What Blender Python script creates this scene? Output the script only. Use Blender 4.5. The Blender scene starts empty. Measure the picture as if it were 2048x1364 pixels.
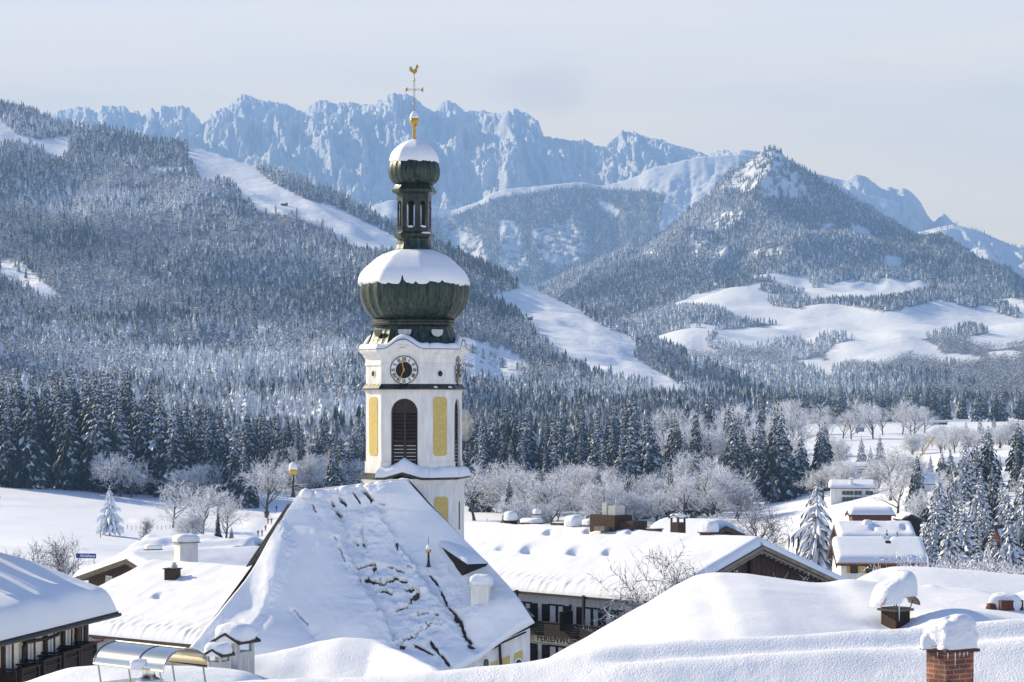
import bpy, bmesh, math, random
import numpy as np
from mathutils import Vector, Matrix
R = math.radians
scene = bpy.context.scene
COL = scene.collection
# ------------------------------------------------------------------ camera
F, EYE, CX, HY = 4836.0, 24.0, 1024.0, 800.0      # focal length in photo pixels, eye height, photo centre column, horizon row
cam_d = bpy.data.cameras.new("camera"); cam = bpy.data.objects.new("camera", cam_d); COL.objects.link(cam)
cam.location = (0, 0, EYE); cam.rotation_euler = (R(90), 0, 0)
cam_d.sensor_width = 36; cam_d.lens = 36 * F / 2048
cam_d.shift_y = (HY - 682) / 2048
cam_d.clip_start = 0.5; cam_d.clip_end = 60000
scene.camera = cam
# ------------------------------------------------------------------ sun and sky
SUN_EL, SUN_BEHIND = 27.0, 34.0                     # the sun stands to the left and a little behind the church
sdir = Vector((-math.cos(R(SUN_EL)) * math.cos(R(SUN_BEHIND)), math.cos(R(SUN_EL)) * math.sin(R(SUN_BEHIND)), math.sin(R(SUN_EL))))
sun_d = bpy.data.lights.new("sun", 'SUN'); sun = bpy.data.objects.new("sun", sun_d); COL.objects.link(sun)
sun_d.energy = 5.0; sun_d.angle = R(0.5); sun_d.color = (1.0, 0.85, 0.58)
sun.rotation_euler = sdir.to_track_quat('Z', 'Y').to_euler()
sun.location = (-60, 40, 90)
world = bpy.data.worlds.new("World"); scene.world = world; world.use_nodes = True
wn, wl = world.node_tree.nodes, world.node_tree.links
wn.clear()
wo = wn.new('ShaderNodeOutputWorld'); bg = wn.new('ShaderNodeBackground'); sky = wn.new('ShaderNodeTexSky')
sky.sky_type = 'NISHITA'; sky.sun_disc = False
sky.sun_elevation = R(SUN_EL)
sky.sun_rotation = math.atan2(sdir.x, sdir.y)       # Blender measures it from +Y towards +X
sky.altitude = 700; sky.air_density = 1.0; sky.dust_density = 0.1; sky.ozone_density = 3.0
tcw = wn.new('ShaderNodeTexCoord'); mpw = wn.new('ShaderNodeMapping'); mpw.inputs['Scale'].default_value = (3.0, 3.0, 26.0)
mpw.inputs['Rotation'].default_value = (0, R(4), 0)
nzw = wn.new('ShaderNodeTexNoise'); nzw.inputs['Scale'].default_value = 1.6; nzw.inputs['Detail'].default_value = 6; nzw.inputs['Roughness'].default_value = 0.55
rmp = wn.new('ShaderNodeMapRange'); rmp.inputs['From Min'].default_value = 0.3; rmp.inputs['From Max'].default_value = 0.75
rmp.inputs['To Min'].default_value = 0.66; rmp.inputs['To Max'].default_value = 0.93
mxw = wn.new('ShaderNodeMix'); mxw.data_type = 'RGBA'; mxw.inputs['B'].default_value = (12.5, 9.8, 5.6, 1)     # thin cirrus veil, thick towards the horizon, clear blue overhead
wl.new(tcw.outputs['Generated'], mpw.inputs['Vector']); wl.new(mpw.outputs['Vector'], nzw.inputs['Vector'])
sxw = wn.new('ShaderNodeSeparateXYZ'); wl.new(tcw.outputs['Generated'], sxw.inputs['Vector'])
rz = wn.new('ShaderNodeMapRange'); rz.interpolation_type = 'SMOOTHSTEP'; rz.inputs['From Min'].default_value = 0.10; rz.inputs['From Max'].default_value = 0.26
rz.inputs['To Min'].default_value = 1.0; rz.inputs['To Max'].default_value = 0.04; wl.new(sxw.outputs['Z'], rz.inputs['Value'])
ry = wn.new('ShaderNodeMapRange'); ry.interpolation_type = 'SMOOTHSTEP'; ry.inputs['From Min'].default_value = -0.5; ry.inputs['From Max'].default_value = 0.75; ry.inputs['To Min'].default_value = 0.04     # the haze glows towards the sun's side of the sky
wl.new(sxw.outputs['Y'], ry.inputs['Value']); mulz = wn.new('ShaderNodeMath'); mulz.operation = 'MULTIPLY'; wl.new(rz.outputs['Result'], mulz.inputs[0]); wl.new(ry.outputs['Result'], mulz.inputs[1])
mulw = wn.new('ShaderNodeMath'); mulw.operation = 'MULTIPLY'; wl.new(mulz.outputs[0], mulw.inputs[1])
wl.new(nzw.outputs['Fac'], rmp.inputs['Value']); wl.new(rmp.outputs['Result'], mulw.inputs[0]); wl.new(mulw.outputs[0], mxw.inputs['Factor'])
tint = wn.new('ShaderNodeMix'); tint.data_type = 'RGBA'; tint.blend_type = 'MULTIPLY'; tint.inputs['Factor'].default_value = 1.0; tint.inputs['B'].default_value = (1.06, 0.955, 1.03, 1)
wl.new(sky.outputs['Color'], tint.inputs['A']); wl.new(tint.outputs['Result'], mxw.inputs['A'])
def wm(op, a, b=None, c=None):
    n_ = wn.new('ShaderNodeMath'); n_.operation = op
    for i_, q in enumerate((a, b, c)):
        if q is None: continue
        if isinstance(q, (int, float)): n_.inputs[i_].default_value = q
        else: wl.new(q, n_.inputs[i_])
    return n_.outputs[0]
nz2 = wn.new('ShaderNodeTexNoise'); nz2.inputs['Scale'].default_value = 34; nz2.inputs['Detail'].default_value = 5; wl.new(tcw.outputs['Generated'], nz2.inputs['Vector'])      # a thin cloud drifting off the far range
cu_ = wm('MULTIPLY', wm('SUBTRACT', wm('DIVIDE', sxw.outputs['X'], sxw.outputs['Y']), 0.009), 46.0); cv_ = wm('MULTIPLY', wm('SUBTRACT', wm('DIVIDE', sxw.outputs['Z'], sxw.outputs['Y']), 0.131), 78.0)
cr_w = wm('ADD', wm('SQRT', wm('ADD', wm('MULTIPLY', cu_, cu_), wm('MULTIPLY', cv_, cv_))), wm('MULTIPLY_ADD', nz2.outputs['Fac'], 2.4, -1.2))
cm_ = wn.new('ShaderNodeMapRange'); cm_.interpolation_type = 'SMOOTHSTEP'; cm_.inputs['From Min'].default_value = 0.15; cm_.inputs['From Max'].default_value = 1.25; cm_.inputs['To Min'].default_value = 0.5; cm_.inputs['To Max'].default_value = 0.0
wl.new(cr_w, cm_.inputs['Value']); mcl = wn.new('ShaderNodeMix'); mcl.data_type = 'RGBA'; mcl.inputs['B'].default_value = (7.4, 6.1, 4.6, 1); wl.new(cm_.outputs['Result'], mcl.inputs['Factor'])
wl.new(mxw.outputs['Result'], mcl.inputs['A']); wl.new(mcl.outputs['Result'], bg.inputs['Color'])
bg.inputs['Strength'].default_value = 0.10
wl.new(bg.outputs['Background'], wo.inputs['Surface'])
vs = scene.view_settings
vs.view_transform = 'Standard'; vs.look = 'None'; vs.exposure = 1.06; vs.gamma = 1.0; vs.use_curve_mapping = False
cy = scene.cycles
cy.max_bounces = 5; cy.diffuse_bounces = 2; cy.glossy_bounces = 2; cy.transmission_bounces = 2; cy.volume_bounces = 0; cy.transparent_max_bounces = 6
cy.sample_clamp_indirect = 4
HAZE_DENSITY, HAZE_COLOR = 1.12e-4, (0.32, 0.565, 1.0)
# ------------------------------------------------------------------ helpers
def at(px, py, d): return np.array(((px - CX) / F * d, d, EYE + (HY - py) / F * d))
def zat(py, d): return EYE + (HY - py) / F * d
def proj(P):
    P = np.asarray(P); return CX + F * P[..., 0] / P[..., 1], HY - F * (P[..., 2] - EYE) / P[..., 1]

def _hash(ix, iy, seed):
    h = (ix * 374761393 + iy * 668265263 + seed * 1442695041) & 0xFFFFFFFF
    h = ((h ^ (h >> 13)) * 1274126177) & 0xFFFFFFFF
    h = ((h ^ (h >> 16)) * 2246822519) & 0xFFFFFFFF
    return ((h ^ (h >> 15)) & 0xFFFFFF) / float(0xFFFFFF)
def vnoise(x, y, seed=0):
    x = np.asarray(x, float); y = np.asarray(y, float)
    fx, fy = np.floor(x), np.floor(y); ix, iy = fx.astype(np.int64), fy.astype(np.int64)
    u, v = x - fx, y - fy
    u = u * u * u * (u * (u * 6 - 15) + 10); v = v * v * v * (v * (v * 6 - 15) + 10)
    a, b, c, d = _hash(ix, iy, seed), _hash(ix + 1, iy, seed), _hash(ix, iy + 1, seed), _hash(ix + 1, iy + 1, seed)
    return (a * (1 - u) + b * u) * (1 - v) + (c * (1 - u) + d * u) * v
def fbm(x, y, octv=5, seed=0, gain=0.5):
    s, a, t = 0, 1, 0
    for k in range(octv):
        s = s + a * vnoise(x * 2 ** k + 17.3 * k, y * 2 ** k - 9.1 * k, seed + k); t += a; a *= gain
    return s / t
def ridged(x, y, octv=5, seed=0, gain=0.55):
    s, a, t = 0, 1, 0
    for k in range(octv):
        s = s + a * (1 - np.abs(2 * vnoise(x * 2 ** k + 31.7 * k, y * 2 ** k + 5.3 * k, seed + k) - 1)); t += a; a *= gain
    return s / t
def pchip(xs, Y, xq):
    """Monotone cubic along axis 0 of Y (n,K), evaluated at xq (K,)."""
    xs = np.asarray(xs, float); Y = np.asarray(Y, float); xq = np.clip(np.asarray(xq, float), xs[0], xs[-1])
    h = np.diff(xs)[:, None]; dl = np.diff(Y, axis=0) / h
    m = np.zeros_like(Y)
    w1, w2 = 2 * h[1:] + h[:-1], h[1:] + 2 * h[:-1]
    good = dl[:-1] * dl[1:] > 0
    with np.errstate(divide='ignore', invalid='ignore'):
        hm = (w1 + w2) / (w1 / dl[:-1] + w2 / dl[1:])
    m[1:-1] = np.where(good, hm, 0); m[0] = dl[0]; m[-1] = dl[-1]
    i = np.clip(np.searchsorted(xs, xq, 'right') - 1, 0, len(xs) - 2)
    k = np.arange(Y.shape[1]); hh = xs[i + 1] - xs[i]; t = (xq - xs[i]) / hh
    return ((2 * t**3 - 3 * t**2 + 1) * Y[i, k] + (t**3 - 2 * t**2 + t) * hh * m[i, k] + (-2 * t**3 + 3 * t**2) * Y[i + 1, k] + (t**3 - t**2) * hh * m[i + 1, k])
def pch1(xs, ys, xq):
    xq = np.atleast_1d(np.asarray(xq, float)); return pchip(xs, np.repeat(np.asarray(ys, float)[:, None], xq.size, 1), xq.ravel()).reshape(xq.shape)
def table(PX, DS, T, px, d):
    px = np.asarray(px, float); shp = px.shape; p = px.ravel(); dd = np.broadcast_to(d, shp).ravel()
    rows = np.array([pch1(PX, r, p) for r in T])
    return pchip(np.log(DS), rows, np.log(dd)).reshape(shp)
def inpoly(px, py, poly):
    px = np.asarray(px); py = np.asarray(py); c = np.zeros(px.shape, bool); n = len(poly)
    for i in range(n):
        (x1, y1), (x2, y2) = poly[i], poly[(i + 1) % n]
        if y1 == y2: continue
        c ^= ((y1 > py) != (y2 > py)) & (px < (x2 - x1) * (py - y1) / (y2 - y1) + x1)
    return c

class MB:
    """Collects shapes; build() links them as one mesh object."""
    def __init__(s): s.v, s.f, s.m = [], [], []
    def add(s, verts, faces, mi=0):
        o = len(s.v); s.v.extend([tuple(float(c) for c in p) for p in verts]); s.f.extend([[i + o for i in f] for f in faces]); s.m.extend([mi] * len(faces))
    def box(s, c, size, M=None, mi=0, taper=1.0):
        hx, hy, hz = [q / 2 for q in size]; vs_ = []
        for z, k in ((-hz, 1), (hz, taper)):
            vs_ += [(-hx * k, -hy * k, z), (hx * k, -hy * k, z), (hx * k, hy * k, z), (-hx * k, hy * k, z)]
        vs_ = [Vector(p) for p in vs_]
        if M is not None: vs_ = [M @ p for p in vs_]
        vs_ = [p + Vector(c) for p in vs_]
        s.add(vs_, [(3, 2, 1, 0), (4, 5, 6, 7), (0, 1, 5, 4), (1, 2, 6, 5), (2, 3, 7, 6), (3, 0, 4, 7)], mi)
    def lathe(s, prof, n=24, c=(0, 0, 0), mi=0, sq=None, rot=0.0, caps=True):
        """prof: (radius, z); sq(angle) scales the radius."""
        vs_, fs = [], []
        for r, z in prof:
            for k in range(n):
                a = 2 * math.pi * k / n + rot; q = r * (sq(a) if sq else 1)
                vs_.append((c[0] + q * math.cos(a), c[1] + q * math.sin(a), c[2] + z))
        for j in range(len(prof) - 1):
            for k in range(n):
                fs.append((j * n + k, j * n + (k + 1) % n, (j + 1) * n + (k + 1) % n, (j + 1) * n + k))
        if caps: fs += [tuple(range(n))[::-1], tuple((len(prof) - 1) * n + k for k in range(n))]
        s.add(vs_, fs, mi)
    def tube(s, pts, rad, n=6, mi=0, caps=True):
        pts = [Vector(p) for p in pts]; rad = rad if hasattr(rad, '__len__') else [rad] * len(pts); vs_, fs = [], []
        for i, p in enumerate(pts):
            t = (pts[min(i + 1, len(pts) - 1)] - pts[max(i - 1, 0)]).normalized()
            u = t.cross(Vector((0, 0, 1)) if abs(t.z) < 0.95 else Vector((1, 0, 0))).normalized(); w = t.cross(u)
            for k in range(n):
                a = 2 * math.pi * k / n; vs_.append(p + (u * math.cos(a) + w * math.sin(a)) * rad[i])
        for i in range(len(pts) - 1):
            for k in range(n): fs.append((i * n + k, i * n + (k + 1) % n, (i + 1) * n + (k + 1) % n, (i + 1) * n + k))
        if caps: fs += [tuple(range(n))[::-1], tuple((len(pts) - 1) * n + k for k in range(n))]
        s.add(vs_, fs, mi)
    def prism(s, poly, depth, M, mi=0):
        """poly: 2-D outline in the plane of M's x,y; extruded along M's z from 0 to depth."""
        n = len(poly); vs_ = [M @ Vector((x, y, 0)) for x, y in poly] + [M @ Vector((x, y, depth)) for x, y in poly]
        s.add(vs_, [tuple(range(n))[::-1], tuple(range(n, 2 * n))] + [(i, (i + 1) % n, n + (i + 1) % n, n + i) for i in range(n)], mi)
    def solid(s, pts, quads, depth, M, mi=0):
        """flat 2-D face set (with holes) thickened along M's z."""
        n = len(pts); vs_ = [M @ Vector((x, y, 0)) for x, y in pts] + [M @ Vector((x, y, depth)) for x, y in pts]
        fs = [tuple(q)[::-1] for q in quads] + [tuple(i + n for i in q) for q in quads]
        edges = {}
        for q in quads:
            for a, b in zip(q, list(q[1:]) + [q[0]]): edges[(a, b)] = edges.get((a, b), 0) + 1
        for (a, b) in list(edges):
            if (b, a) not in edges: fs.append((a, b, b + n, a + n))
        s.add(vs_, fs, mi)
    def grid(s, P, mi=0, flip=False):
        ny, nx = P.shape[:2]; idx = np.arange(nx * ny).reshape(ny, nx)
        q = np.stack([idx[:-1, :-1], idx[:-1, 1:], idx[1:, 1:], idx[1:, :-1]], -1).reshape(-1, 4)
        if flip: q = q[:, ::-1]
        s.add(P.reshape(-1, 3), q.tolist(), mi)
    def build(s, name, mat, parent=None, smooth=False):
        org = ORG.get(parent.name, np.zeros(3)) if parent else np.zeros(3)
        me = bpy.data.meshes.new(name); V = np.array(s.v, float).reshape(-1, 3) - org
        me.from_pydata(V.tolist(), [], s.f)
        mats = mat if isinstance(mat, (list, tuple)) else [mat]
        for m_ in mats: me.materials.append(m_)
        if len(mats) > 1: me.polygons.foreach_set('material_index', s.m)
        if smooth: me.polygons.foreach_set('use_smooth', [True] * len(s.f))
        me.update()
        bm = bmesh.new(); bm.from_mesh(me); bmesh.ops.recalc_face_normals(bm, faces=bm.faces); bm.to_mesh(me); bm.free()
        o = bpy.data.objects.new(name, me); COL.objects.link(o)
        if parent: o.parent = parent; ORG[o.name] = org
        else: ORG[o.name] = org
        return o
ORG = {}
def thing(name, label, cat, loc, group=None):
    o = bpy.data.objects.new(name, None); COL.objects.link(o); o.location = tuple(float(c) for c in loc); o.empty_display_size = 0.3
    ORG[o.name] = np.array(loc, float); return tag(o, label, cat, group)
def tag(o, label=None, cat=None, group=None, kind=None):
    if label: o['label'] = label
    if cat: o['category'] = cat
    if group: o['group'] = group
    if kind: o['kind'] = kind
    return o
def raw_mesh(name, V, faces_flat, loop_n, mats, attrs=None, smooth=False, mi=None):
    me = bpy.data.meshes.new(name); V = np.ascontiguousarray(V, np.float32); nf = len(faces_flat) // loop_n
    me.vertices.add(len(V)); me.vertices.foreach_set('co', V.ravel())
    me.loops.add(nf * loop_n); me.loops.foreach_set('vertex_index', np.ascontiguousarray(faces_flat, np.int32))
    me.polygons.add(nf); me.polygons.foreach_set('loop_start', np.arange(nf, dtype=np.int32) * loop_n)
    for m_ in mats: me.materials.append(m_)
    if mi is not None: me.polygons.foreach_set('material_index', np.ascontiguousarray(mi, np.int32))
    for k, a in (attrs or {}).items():
        at_ = me.attributes.new(k, 'FLOAT', 'POINT'); at_.data.foreach_set('value', np.ascontiguousarray(a, np.float32))
    me.update(calc_edges=True)
    me.polygons.foreach_set('use_smooth', np.full(nf, bool(smooth)))
    return me
def gridmesh(name, P, mats, smooth=True, attrs=None):
    ny, nx = P.shape[:2]; idx = np.arange(nx * ny).reshape(ny, nx)
    q = np.stack([idx[:-1, :-1], idx[:-1, 1:], idx[1:, 1:], idx[1:, :-1]], -1).reshape(-1)
    return raw_mesh(name, P.reshape(-1, 3), q, 4, mats, attrs, smooth)
# ------------------------------------------------------------------ materials
def mat(name, base=(0.5, 0.5, 0.5), rough=0.7, metal=0.0, spec=0.3, var=0.0, vscale=2.0, bump=0.0, bscale=20.0, second=None, stretch=(1, 1, 1)):
    m = bpy.data.materials.new(name); m.use_nodes = True; nt = m.node_tree; b = nt.nodes['Principled BSDF']
    b.inputs['Base Color'].default_value = (*base, 1); b.inputs['Roughness'].default_value = rough; b.inputs['Metallic'].default_value = metal
    b.inputs['Specular IOR Level'].default_value = spec
    if var or bump or second:
        tc = nt.nodes.new('ShaderNodeTexCoord'); mp = nt.nodes.new('ShaderNodeMapping'); mp.inputs['Scale'].default_value = stretch
        nt.links.new(tc.outputs['Object'], mp.inputs['Vector'])
    if var or second:
        n = nt.nodes.new('ShaderNodeTexNoise'); n.inputs['Scale'].default_value = vscale; n.inputs['Detail'].default_value = 5; n.inputs['Roughness'].default_value = 0.65
        nt.links.new(mp.outputs['Vector'], n.inputs['Vector'])
        cr = nt.nodes.new('ShaderNodeValToRGB'); cr.color_ramp.elements[0].position = 0.36; cr.color_ramp.elements[1].position = 0.66
        c2 = second or tuple(min(1, c * (1 + var)) for c in base); c1 = base if second else tuple(c * (1 - var) for c in base)
        cr.color_ramp.elements[0].color = (*c1, 1); cr.color_ramp.elements[1].color = (*c2, 1)
        nt.links.new(n.outputs['Fac'], cr.inputs['Fac']); nt.links.new(cr.outputs['Color'], b.inputs['Base Color'])
    if bump:
        n2 = nt.nodes.new('ShaderNodeTexNoise'); n2.inputs['Scale'].default_value = bscale; n2.inputs['Detail'].default_value = 4
        nt.links.new(mp.outputs['Vector'], n2.inputs['Vector']); bp = nt.nodes.new('ShaderNodeBump'); bp.inputs['Strength'].default_value = bump; bp.inputs['Distance'].default_value = 0.05
        nt.links.new(n2.outputs['Fac'], bp.inputs['Height']); nt.links.new(bp.outputs['Normal'], b.inputs['Normal'])
    return m
SNOW_C = (0.80, 0.82, 0.85)
def snow_mat(name, bump=0.35, bscale=6.0, dist=0.06, fine=0.0, base=SNOW_C):
    m = bpy.data.materials.new(name); m.use_nodes = True; nt = m.node_tree; N, L = nt.nodes, nt.links; b = N['Principled BSDF']
    b.inputs['Base Color'].default_value = (*base, 1); b.inputs['Roughness'].default_value = 0.65; b.inputs['Specular IOR Level'].default_value = 0.25
    tc = N.new('ShaderNodeTexCoord'); n = N.new('ShaderNodeTexNoise'); n.inputs['Scale'].default_value = bscale; n.inputs['Detail'].default_value = 6; n.inputs['Roughness'].default_value = 0.6
    L.new(tc.outputs['Object'], n.inputs['Vector']); bp = N.new('ShaderNodeBump'); bp.inputs['Strength'].default_value = bump; bp.inputs['Distance'].default_value = dist
    if fine:                                   # grain comes and goes in wind packed patches
        n4 = N.new('ShaderNodeTexNoise'); n4.inputs['Scale'].default_value = 0.9; n4.inputs['Detail'].default_value = 4; m4 = N.new('ShaderNodeMapRange'); m4.inputs['From Min'].default_value = .38; m4.inputs['From Max'].default_value = .62; m4.inputs['To Min'].default_value = bump * .25; m4.inputs['To Max'].default_value = bump * 1.3
        L.new(tc.outputs['Object'], n4.inputs['Vector']); L.new(n4.outputs['Fac'], m4.inputs['Value']); L.new(m4.outputs['Result'], bp.inputs['Strength'])
    L.new(n.outputs['Fac'], bp.inputs['Height'])
    last = bp
    if fine:
        n2 = N.new('ShaderNodeTexNoise'); n2.inputs['Scale'].default_value = 30; n2.inputs['Detail'].default_value = 3
        L.new(tc.outputs['Object'], n2.inputs['Vector']); b2 = N.new('ShaderNodeBump'); b2.inputs['Strength'].default_value = fine; b2.inputs['Distance'].default_value = 0.03
        L.new(n2.outputs['Fac'], b2.inputs['Height']); L.new(bp.outputs['Normal'], b2.inputs['Normal']); last = b2
    L.new(last.outputs['Normal'], b.inputs['Normal'])
    return m
def snowed(name, dark, dark2, thr=0.35, soft=0.15, nscale=2.0, namp=0.9, snow=(0.84, 0.87, 0.91), tone=False, rough=0.75, relief=None):
    """Dark needles, bark or rock with snow lying on the faces that look upward."""
    m = bpy.data.materials.new(name); m.use_nodes = True; nt = m.node_tree; N, L = nt.nodes, nt.links; b = N['Principled BSDF']
    b.inputs['Roughness'].default_value = rough; b.inputs['Specular IOR Level'].default_value = 0.2
    g = N.new('ShaderNodeNewGeometry'); sp = N.new('ShaderNodeSeparateXYZ'); L.new(g.outputs['Normal'], sp.inputs['Vector'])
    tc = N.new('ShaderNodeTexCoord'); n = N.new('ShaderNodeTexNoise'); n.inputs['Scale'].default_value = nscale; n.inputs['Detail'].default_value = 3
    L.new(tc.outputs['Object'], n.inputs['Vector'])
    if relief:                                  # fine crags and gullies
        nb = N.new('ShaderNodeTexNoise'); nb.inputs['Scale'].default_value = relief[0]; nb.inputs['Detail'].default_value = 10; nb.inputs['Roughness'].default_value = 0.72
        mp = N.new('ShaderNodeMapping'); mp.inputs['Scale'].default_value = (1, .35, .45); L.new(tc.outputs['Object'], mp.inputs['Vector']); L.new(mp.outputs['Vector'], nb.inputs['Vector'])
        bp = N.new('ShaderNodeBump'); bp.inputs['Strength'].default_value = 0.9; bp.inputs['Distance'].default_value = relief[1]
        L.new(nb.outputs['Fac'], bp.inputs['Height']); L.new(bp.outputs['Normal'], b.inputs['Normal']); L.new(bp.outputs['Normal'], sp.inputs['Vector'])
    ma = N.new('ShaderNodeMath'); ma.operation = 'MULTIPLY_ADD'; ma.inputs[1].default_value = namp; ma.inputs[2].default_value = -namp / 2
    L.new(n.outputs['Fac'], ma.inputs[0]); ad = N.new('ShaderNodeMath'); ad.operation = 'ADD'; L.new(sp.outputs['Z'], ad.inputs[0]); L.new(ma.outputs[0], ad.inputs[1])
    src = ad
    if tone:
        at_ = N.new('ShaderNodeAttribute'); at_.attribute_name = 'tone'; a2 = N.new('ShaderNodeMath'); a2.operation = 'ADD'
        L.new(ad.outputs[0], a2.inputs[0]); L.new(at_.outputs['Fac'], a2.inputs[1]); src = a2
    mr = N.new('ShaderNodeMapRange'); mr.interpolation_type = 'SMOOTHSTEP'; mr.inputs['From Min'].default_value = thr - soft; mr.inputs['From Max'].default_value = thr + soft
    L.new(src.outputs[0], mr.inputs['Value'])
    n3 = N.new('ShaderNodeTexNoise'); n3.inputs['Scale'].default_value = nscale * 0.4; L.new(tc.outputs['Object'], n3.inputs['Vector'])
    m0 = N.new('ShaderNodeMix'); m0.data_type = 'RGBA'; m0.inputs['A'].default_value = (*dark, 1); m0.inputs['B'].default_value = (*dark2, 1); L.new(n3.outputs['Fac'], m0.inputs['Factor'])
    mx = N.new('ShaderNodeMix'); mx.data_type = 'RGBA'; mx.inputs['B'].default_value = (*snow, 1)
    L.new(mr.outputs['Result'], mx.inputs['Factor']); L.new(m0.outputs['Result'], mx.inputs['A']); L.new(mx.outputs['Result'], b.inputs['Base Color'])
    return m
M = {}
M['snow_roof'] = snow_mat('roof_snow', 0.45, 2.2, 0.06, 0.35, base=(0.77, 0.79, 0.82))
M['snow_near'] = snow_mat('near_snow', 0.5, 5.0, 0.05, 0.7)
M['snow_field'] = snow_mat('field_snow', 0.25, 0.35, 0.25)
M['snow_far'] = snow_mat('far_snow', 0.5, 0.02, 8.0)
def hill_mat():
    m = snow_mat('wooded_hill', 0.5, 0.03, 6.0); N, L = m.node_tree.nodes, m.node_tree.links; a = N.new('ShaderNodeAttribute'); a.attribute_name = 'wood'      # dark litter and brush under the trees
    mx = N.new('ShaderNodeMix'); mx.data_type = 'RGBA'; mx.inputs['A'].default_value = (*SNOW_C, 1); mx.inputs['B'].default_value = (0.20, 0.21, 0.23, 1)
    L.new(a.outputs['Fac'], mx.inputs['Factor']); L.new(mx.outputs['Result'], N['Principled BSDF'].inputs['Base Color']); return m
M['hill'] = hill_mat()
M['rock'] = snowed('snowy_rock', (0.18, 0.19, 0.21), (0.30, 0.30, 0.31), thr=0.10, soft=0.22, nscale=0.014, namp=0.6, relief=(0.012, 34), snow=(0.92, 0.94, 0.97))
M['spruce_far'] = snowed('far_spruce', (0.014, 0.026, 0.026), (0.03, 0.042, 0.038), thr=0.27, soft=0.34, nscale=0.35, namp=0.8, tone=True)
M['spruce_hazy'] = snowed('far_frosted_spruce', (0.02, 0.032, 0.032), (0.04, 0.05, 0.046), thr=0.24, soft=0.26, nscale=0.35, namp=0.9, tone=True)
M['wood_far'] = snowed('far_frosted_wood', (0.15, 0.14, 0.14), (0.24, 0.22, 0.21), thr=0.3, soft=0.4, nscale=0.5, namp=0.8, tone=True)
M['spruce'] = snowed('spruce_needles', (0.010, 0.020, 0.018), (0.026, 0.040, 0.032), thr=0.62, soft=0.12, nscale=1.3, namp=0.95)
M['spruce_snowy'] = snowed('laden_spruce_needles', (0.016, 0.026, 0.022), (0.035, 0.045, 0.036), thr=0.36, soft=0.12, nscale=1.5, namp=0.95)
M['larch'] = snowed('laden_larch', (0.03, 0.03, 0.026), (0.06, 0.055, 0.045), thr=0.16, soft=0.15, nscale=1.8, namp=0.9)
M['bark'] = snowed('bark', (0.045, 0.035, 0.03), (0.085, 0.07, 0.06), thr=0.6, soft=0.1, nscale=2.0, namp=0.6)
M['twig_frost'] = snowed('frosted_twigs', (0.09, 0.078, 0.075), (0.17, 0.15, 0.145), thr=-0.40, soft=0.22, nscale=1.2, namp=1.1, snow=(0.92, 0.93, 0.95))
M['twig_bare'] = snowed('bare_twigs', (0.07, 0.05, 0.045), (0.13, 0.10, 0.09), thr=0.32, soft=0.15, nscale=1.0, namp=0.7)
# ------------------------------------------------------------------ ground
GPX = [-4000, -1500, 0, 500, 1000, 1500, 2048, 3500, 6000]
GD = [8, 40, 70, 110, 150, 250, 330, 430, 600, 700, 900, 1050, 1450, 2000, 4000, 16000]
GT = [[12] * 9, [10] * 9, [7] * 9, [3] * 9, [0] * 9,
      [-1, -2, -2, -3, -3.5, -3, -3, -2, -2], [0, -2, -3.5, -5, -6, -5, 2.5, 4, 4], [4, 0, -6, -7.5, -8, -6.5, 5.5, 7, 7],
      [20, 10, -5.0, -9.7, -9.5, -6.8, 6.5, 8, 8], [30, 18, -2, -6, -9.3, -6.7, 6.5, 8, 9], [50, 38, 12, 0, -3, -2.5, 6.5, 9, 9],
      [60, 48, 18, 3, 0, 3, 5.5, 8, 8], [70, 58, 30, 12, 8, 9, 11, 14, 16], [90, 78, 40, 20, 14, 13, 14, 16, 20], [90, 80, 50, 30, 20, 20, 25, 30, 30], [30] * 9]
def ground_z(px, d):
    px = np.asarray(px, float); d = np.asarray(d, float) + 0 * px
    z = table(GPX, GD, GT, px, d)
    x = (px - CX) / F * d
    return z + (fbm(x / 35, d / 35, 4, 3) - 0.5) * np.clip((d - 200) / 300, 0, 1) * 1.4
def gz(x, y):
    y = np.asarray(y, float); return ground_z(CX + F * np.asarray(x, float) / y, y)
def linked(me, name, **k):
    o = bpy.data.objects.new(name, me); COL.objects.link(o); ORG[o.name] = np.zeros(3); tag(o, **k); return o
pxs = np.concatenate([np.linspace(-4000, -250, 40), np.linspace(-200, 2250, 246), np.linspace(2300, 6000, 40)])
ds = np.concatenate([np.geomspace(8, 250, 60), np.linspace(256, 350, 24), np.linspace(351, 800, 400), np.linspace(803, 1100, 60), np.geomspace(1115, 15500, 60)])
PXg, Dg = np.meshgrid(pxs, ds); Zg = ground_z(PXg, Dg)
Xg = (PXg - CX) / F * Dg
# trodden tracks across the meadow (real furrows)
for line, wd, dp in (([(-40, 994, ), (60, 998), (180, 1016), (330, 1036), (480, 1046)], 1.3, 0.7), ([(0, 1010), (120, 1022), (260, 1040)], 0.9, 0.4),
                     ([(-20, 1080), (80, 1098), (160, 1106), (260, 1104), (420, 1098)], 1.5, 0.6), ([(470, 1100), (515, 1070), (540, 1040), (548, 1018), (490, 1012), (450, 1006)], 1.4, 0.5)):
    PYg = HY - F * (Zg - EYE) / Dg
    lx, ly = zip(*line); dist = np.full(PXg.shape, 1e9)
    for (x1, y1), (x2, y2) in zip(line[:-1], line[1:]):
        t = np.clip(((PXg - x1) * (x2 - x1) + (PYg - y1) * (y2 - y1)) / ((x2 - x1) ** 2 + (y2 - y1) ** 2), 0, 1)
        dist = np.minimum(dist, np.hypot(PXg - x1 - t * (x2 - x1), (PYg - y1 - t * (y2 - y1))) * Dg / F * 1.4)
    Zg = Zg - dp * np.exp(-(dist / wd) ** 2) * (Dg > 352) * (Dg < 790)
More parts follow.
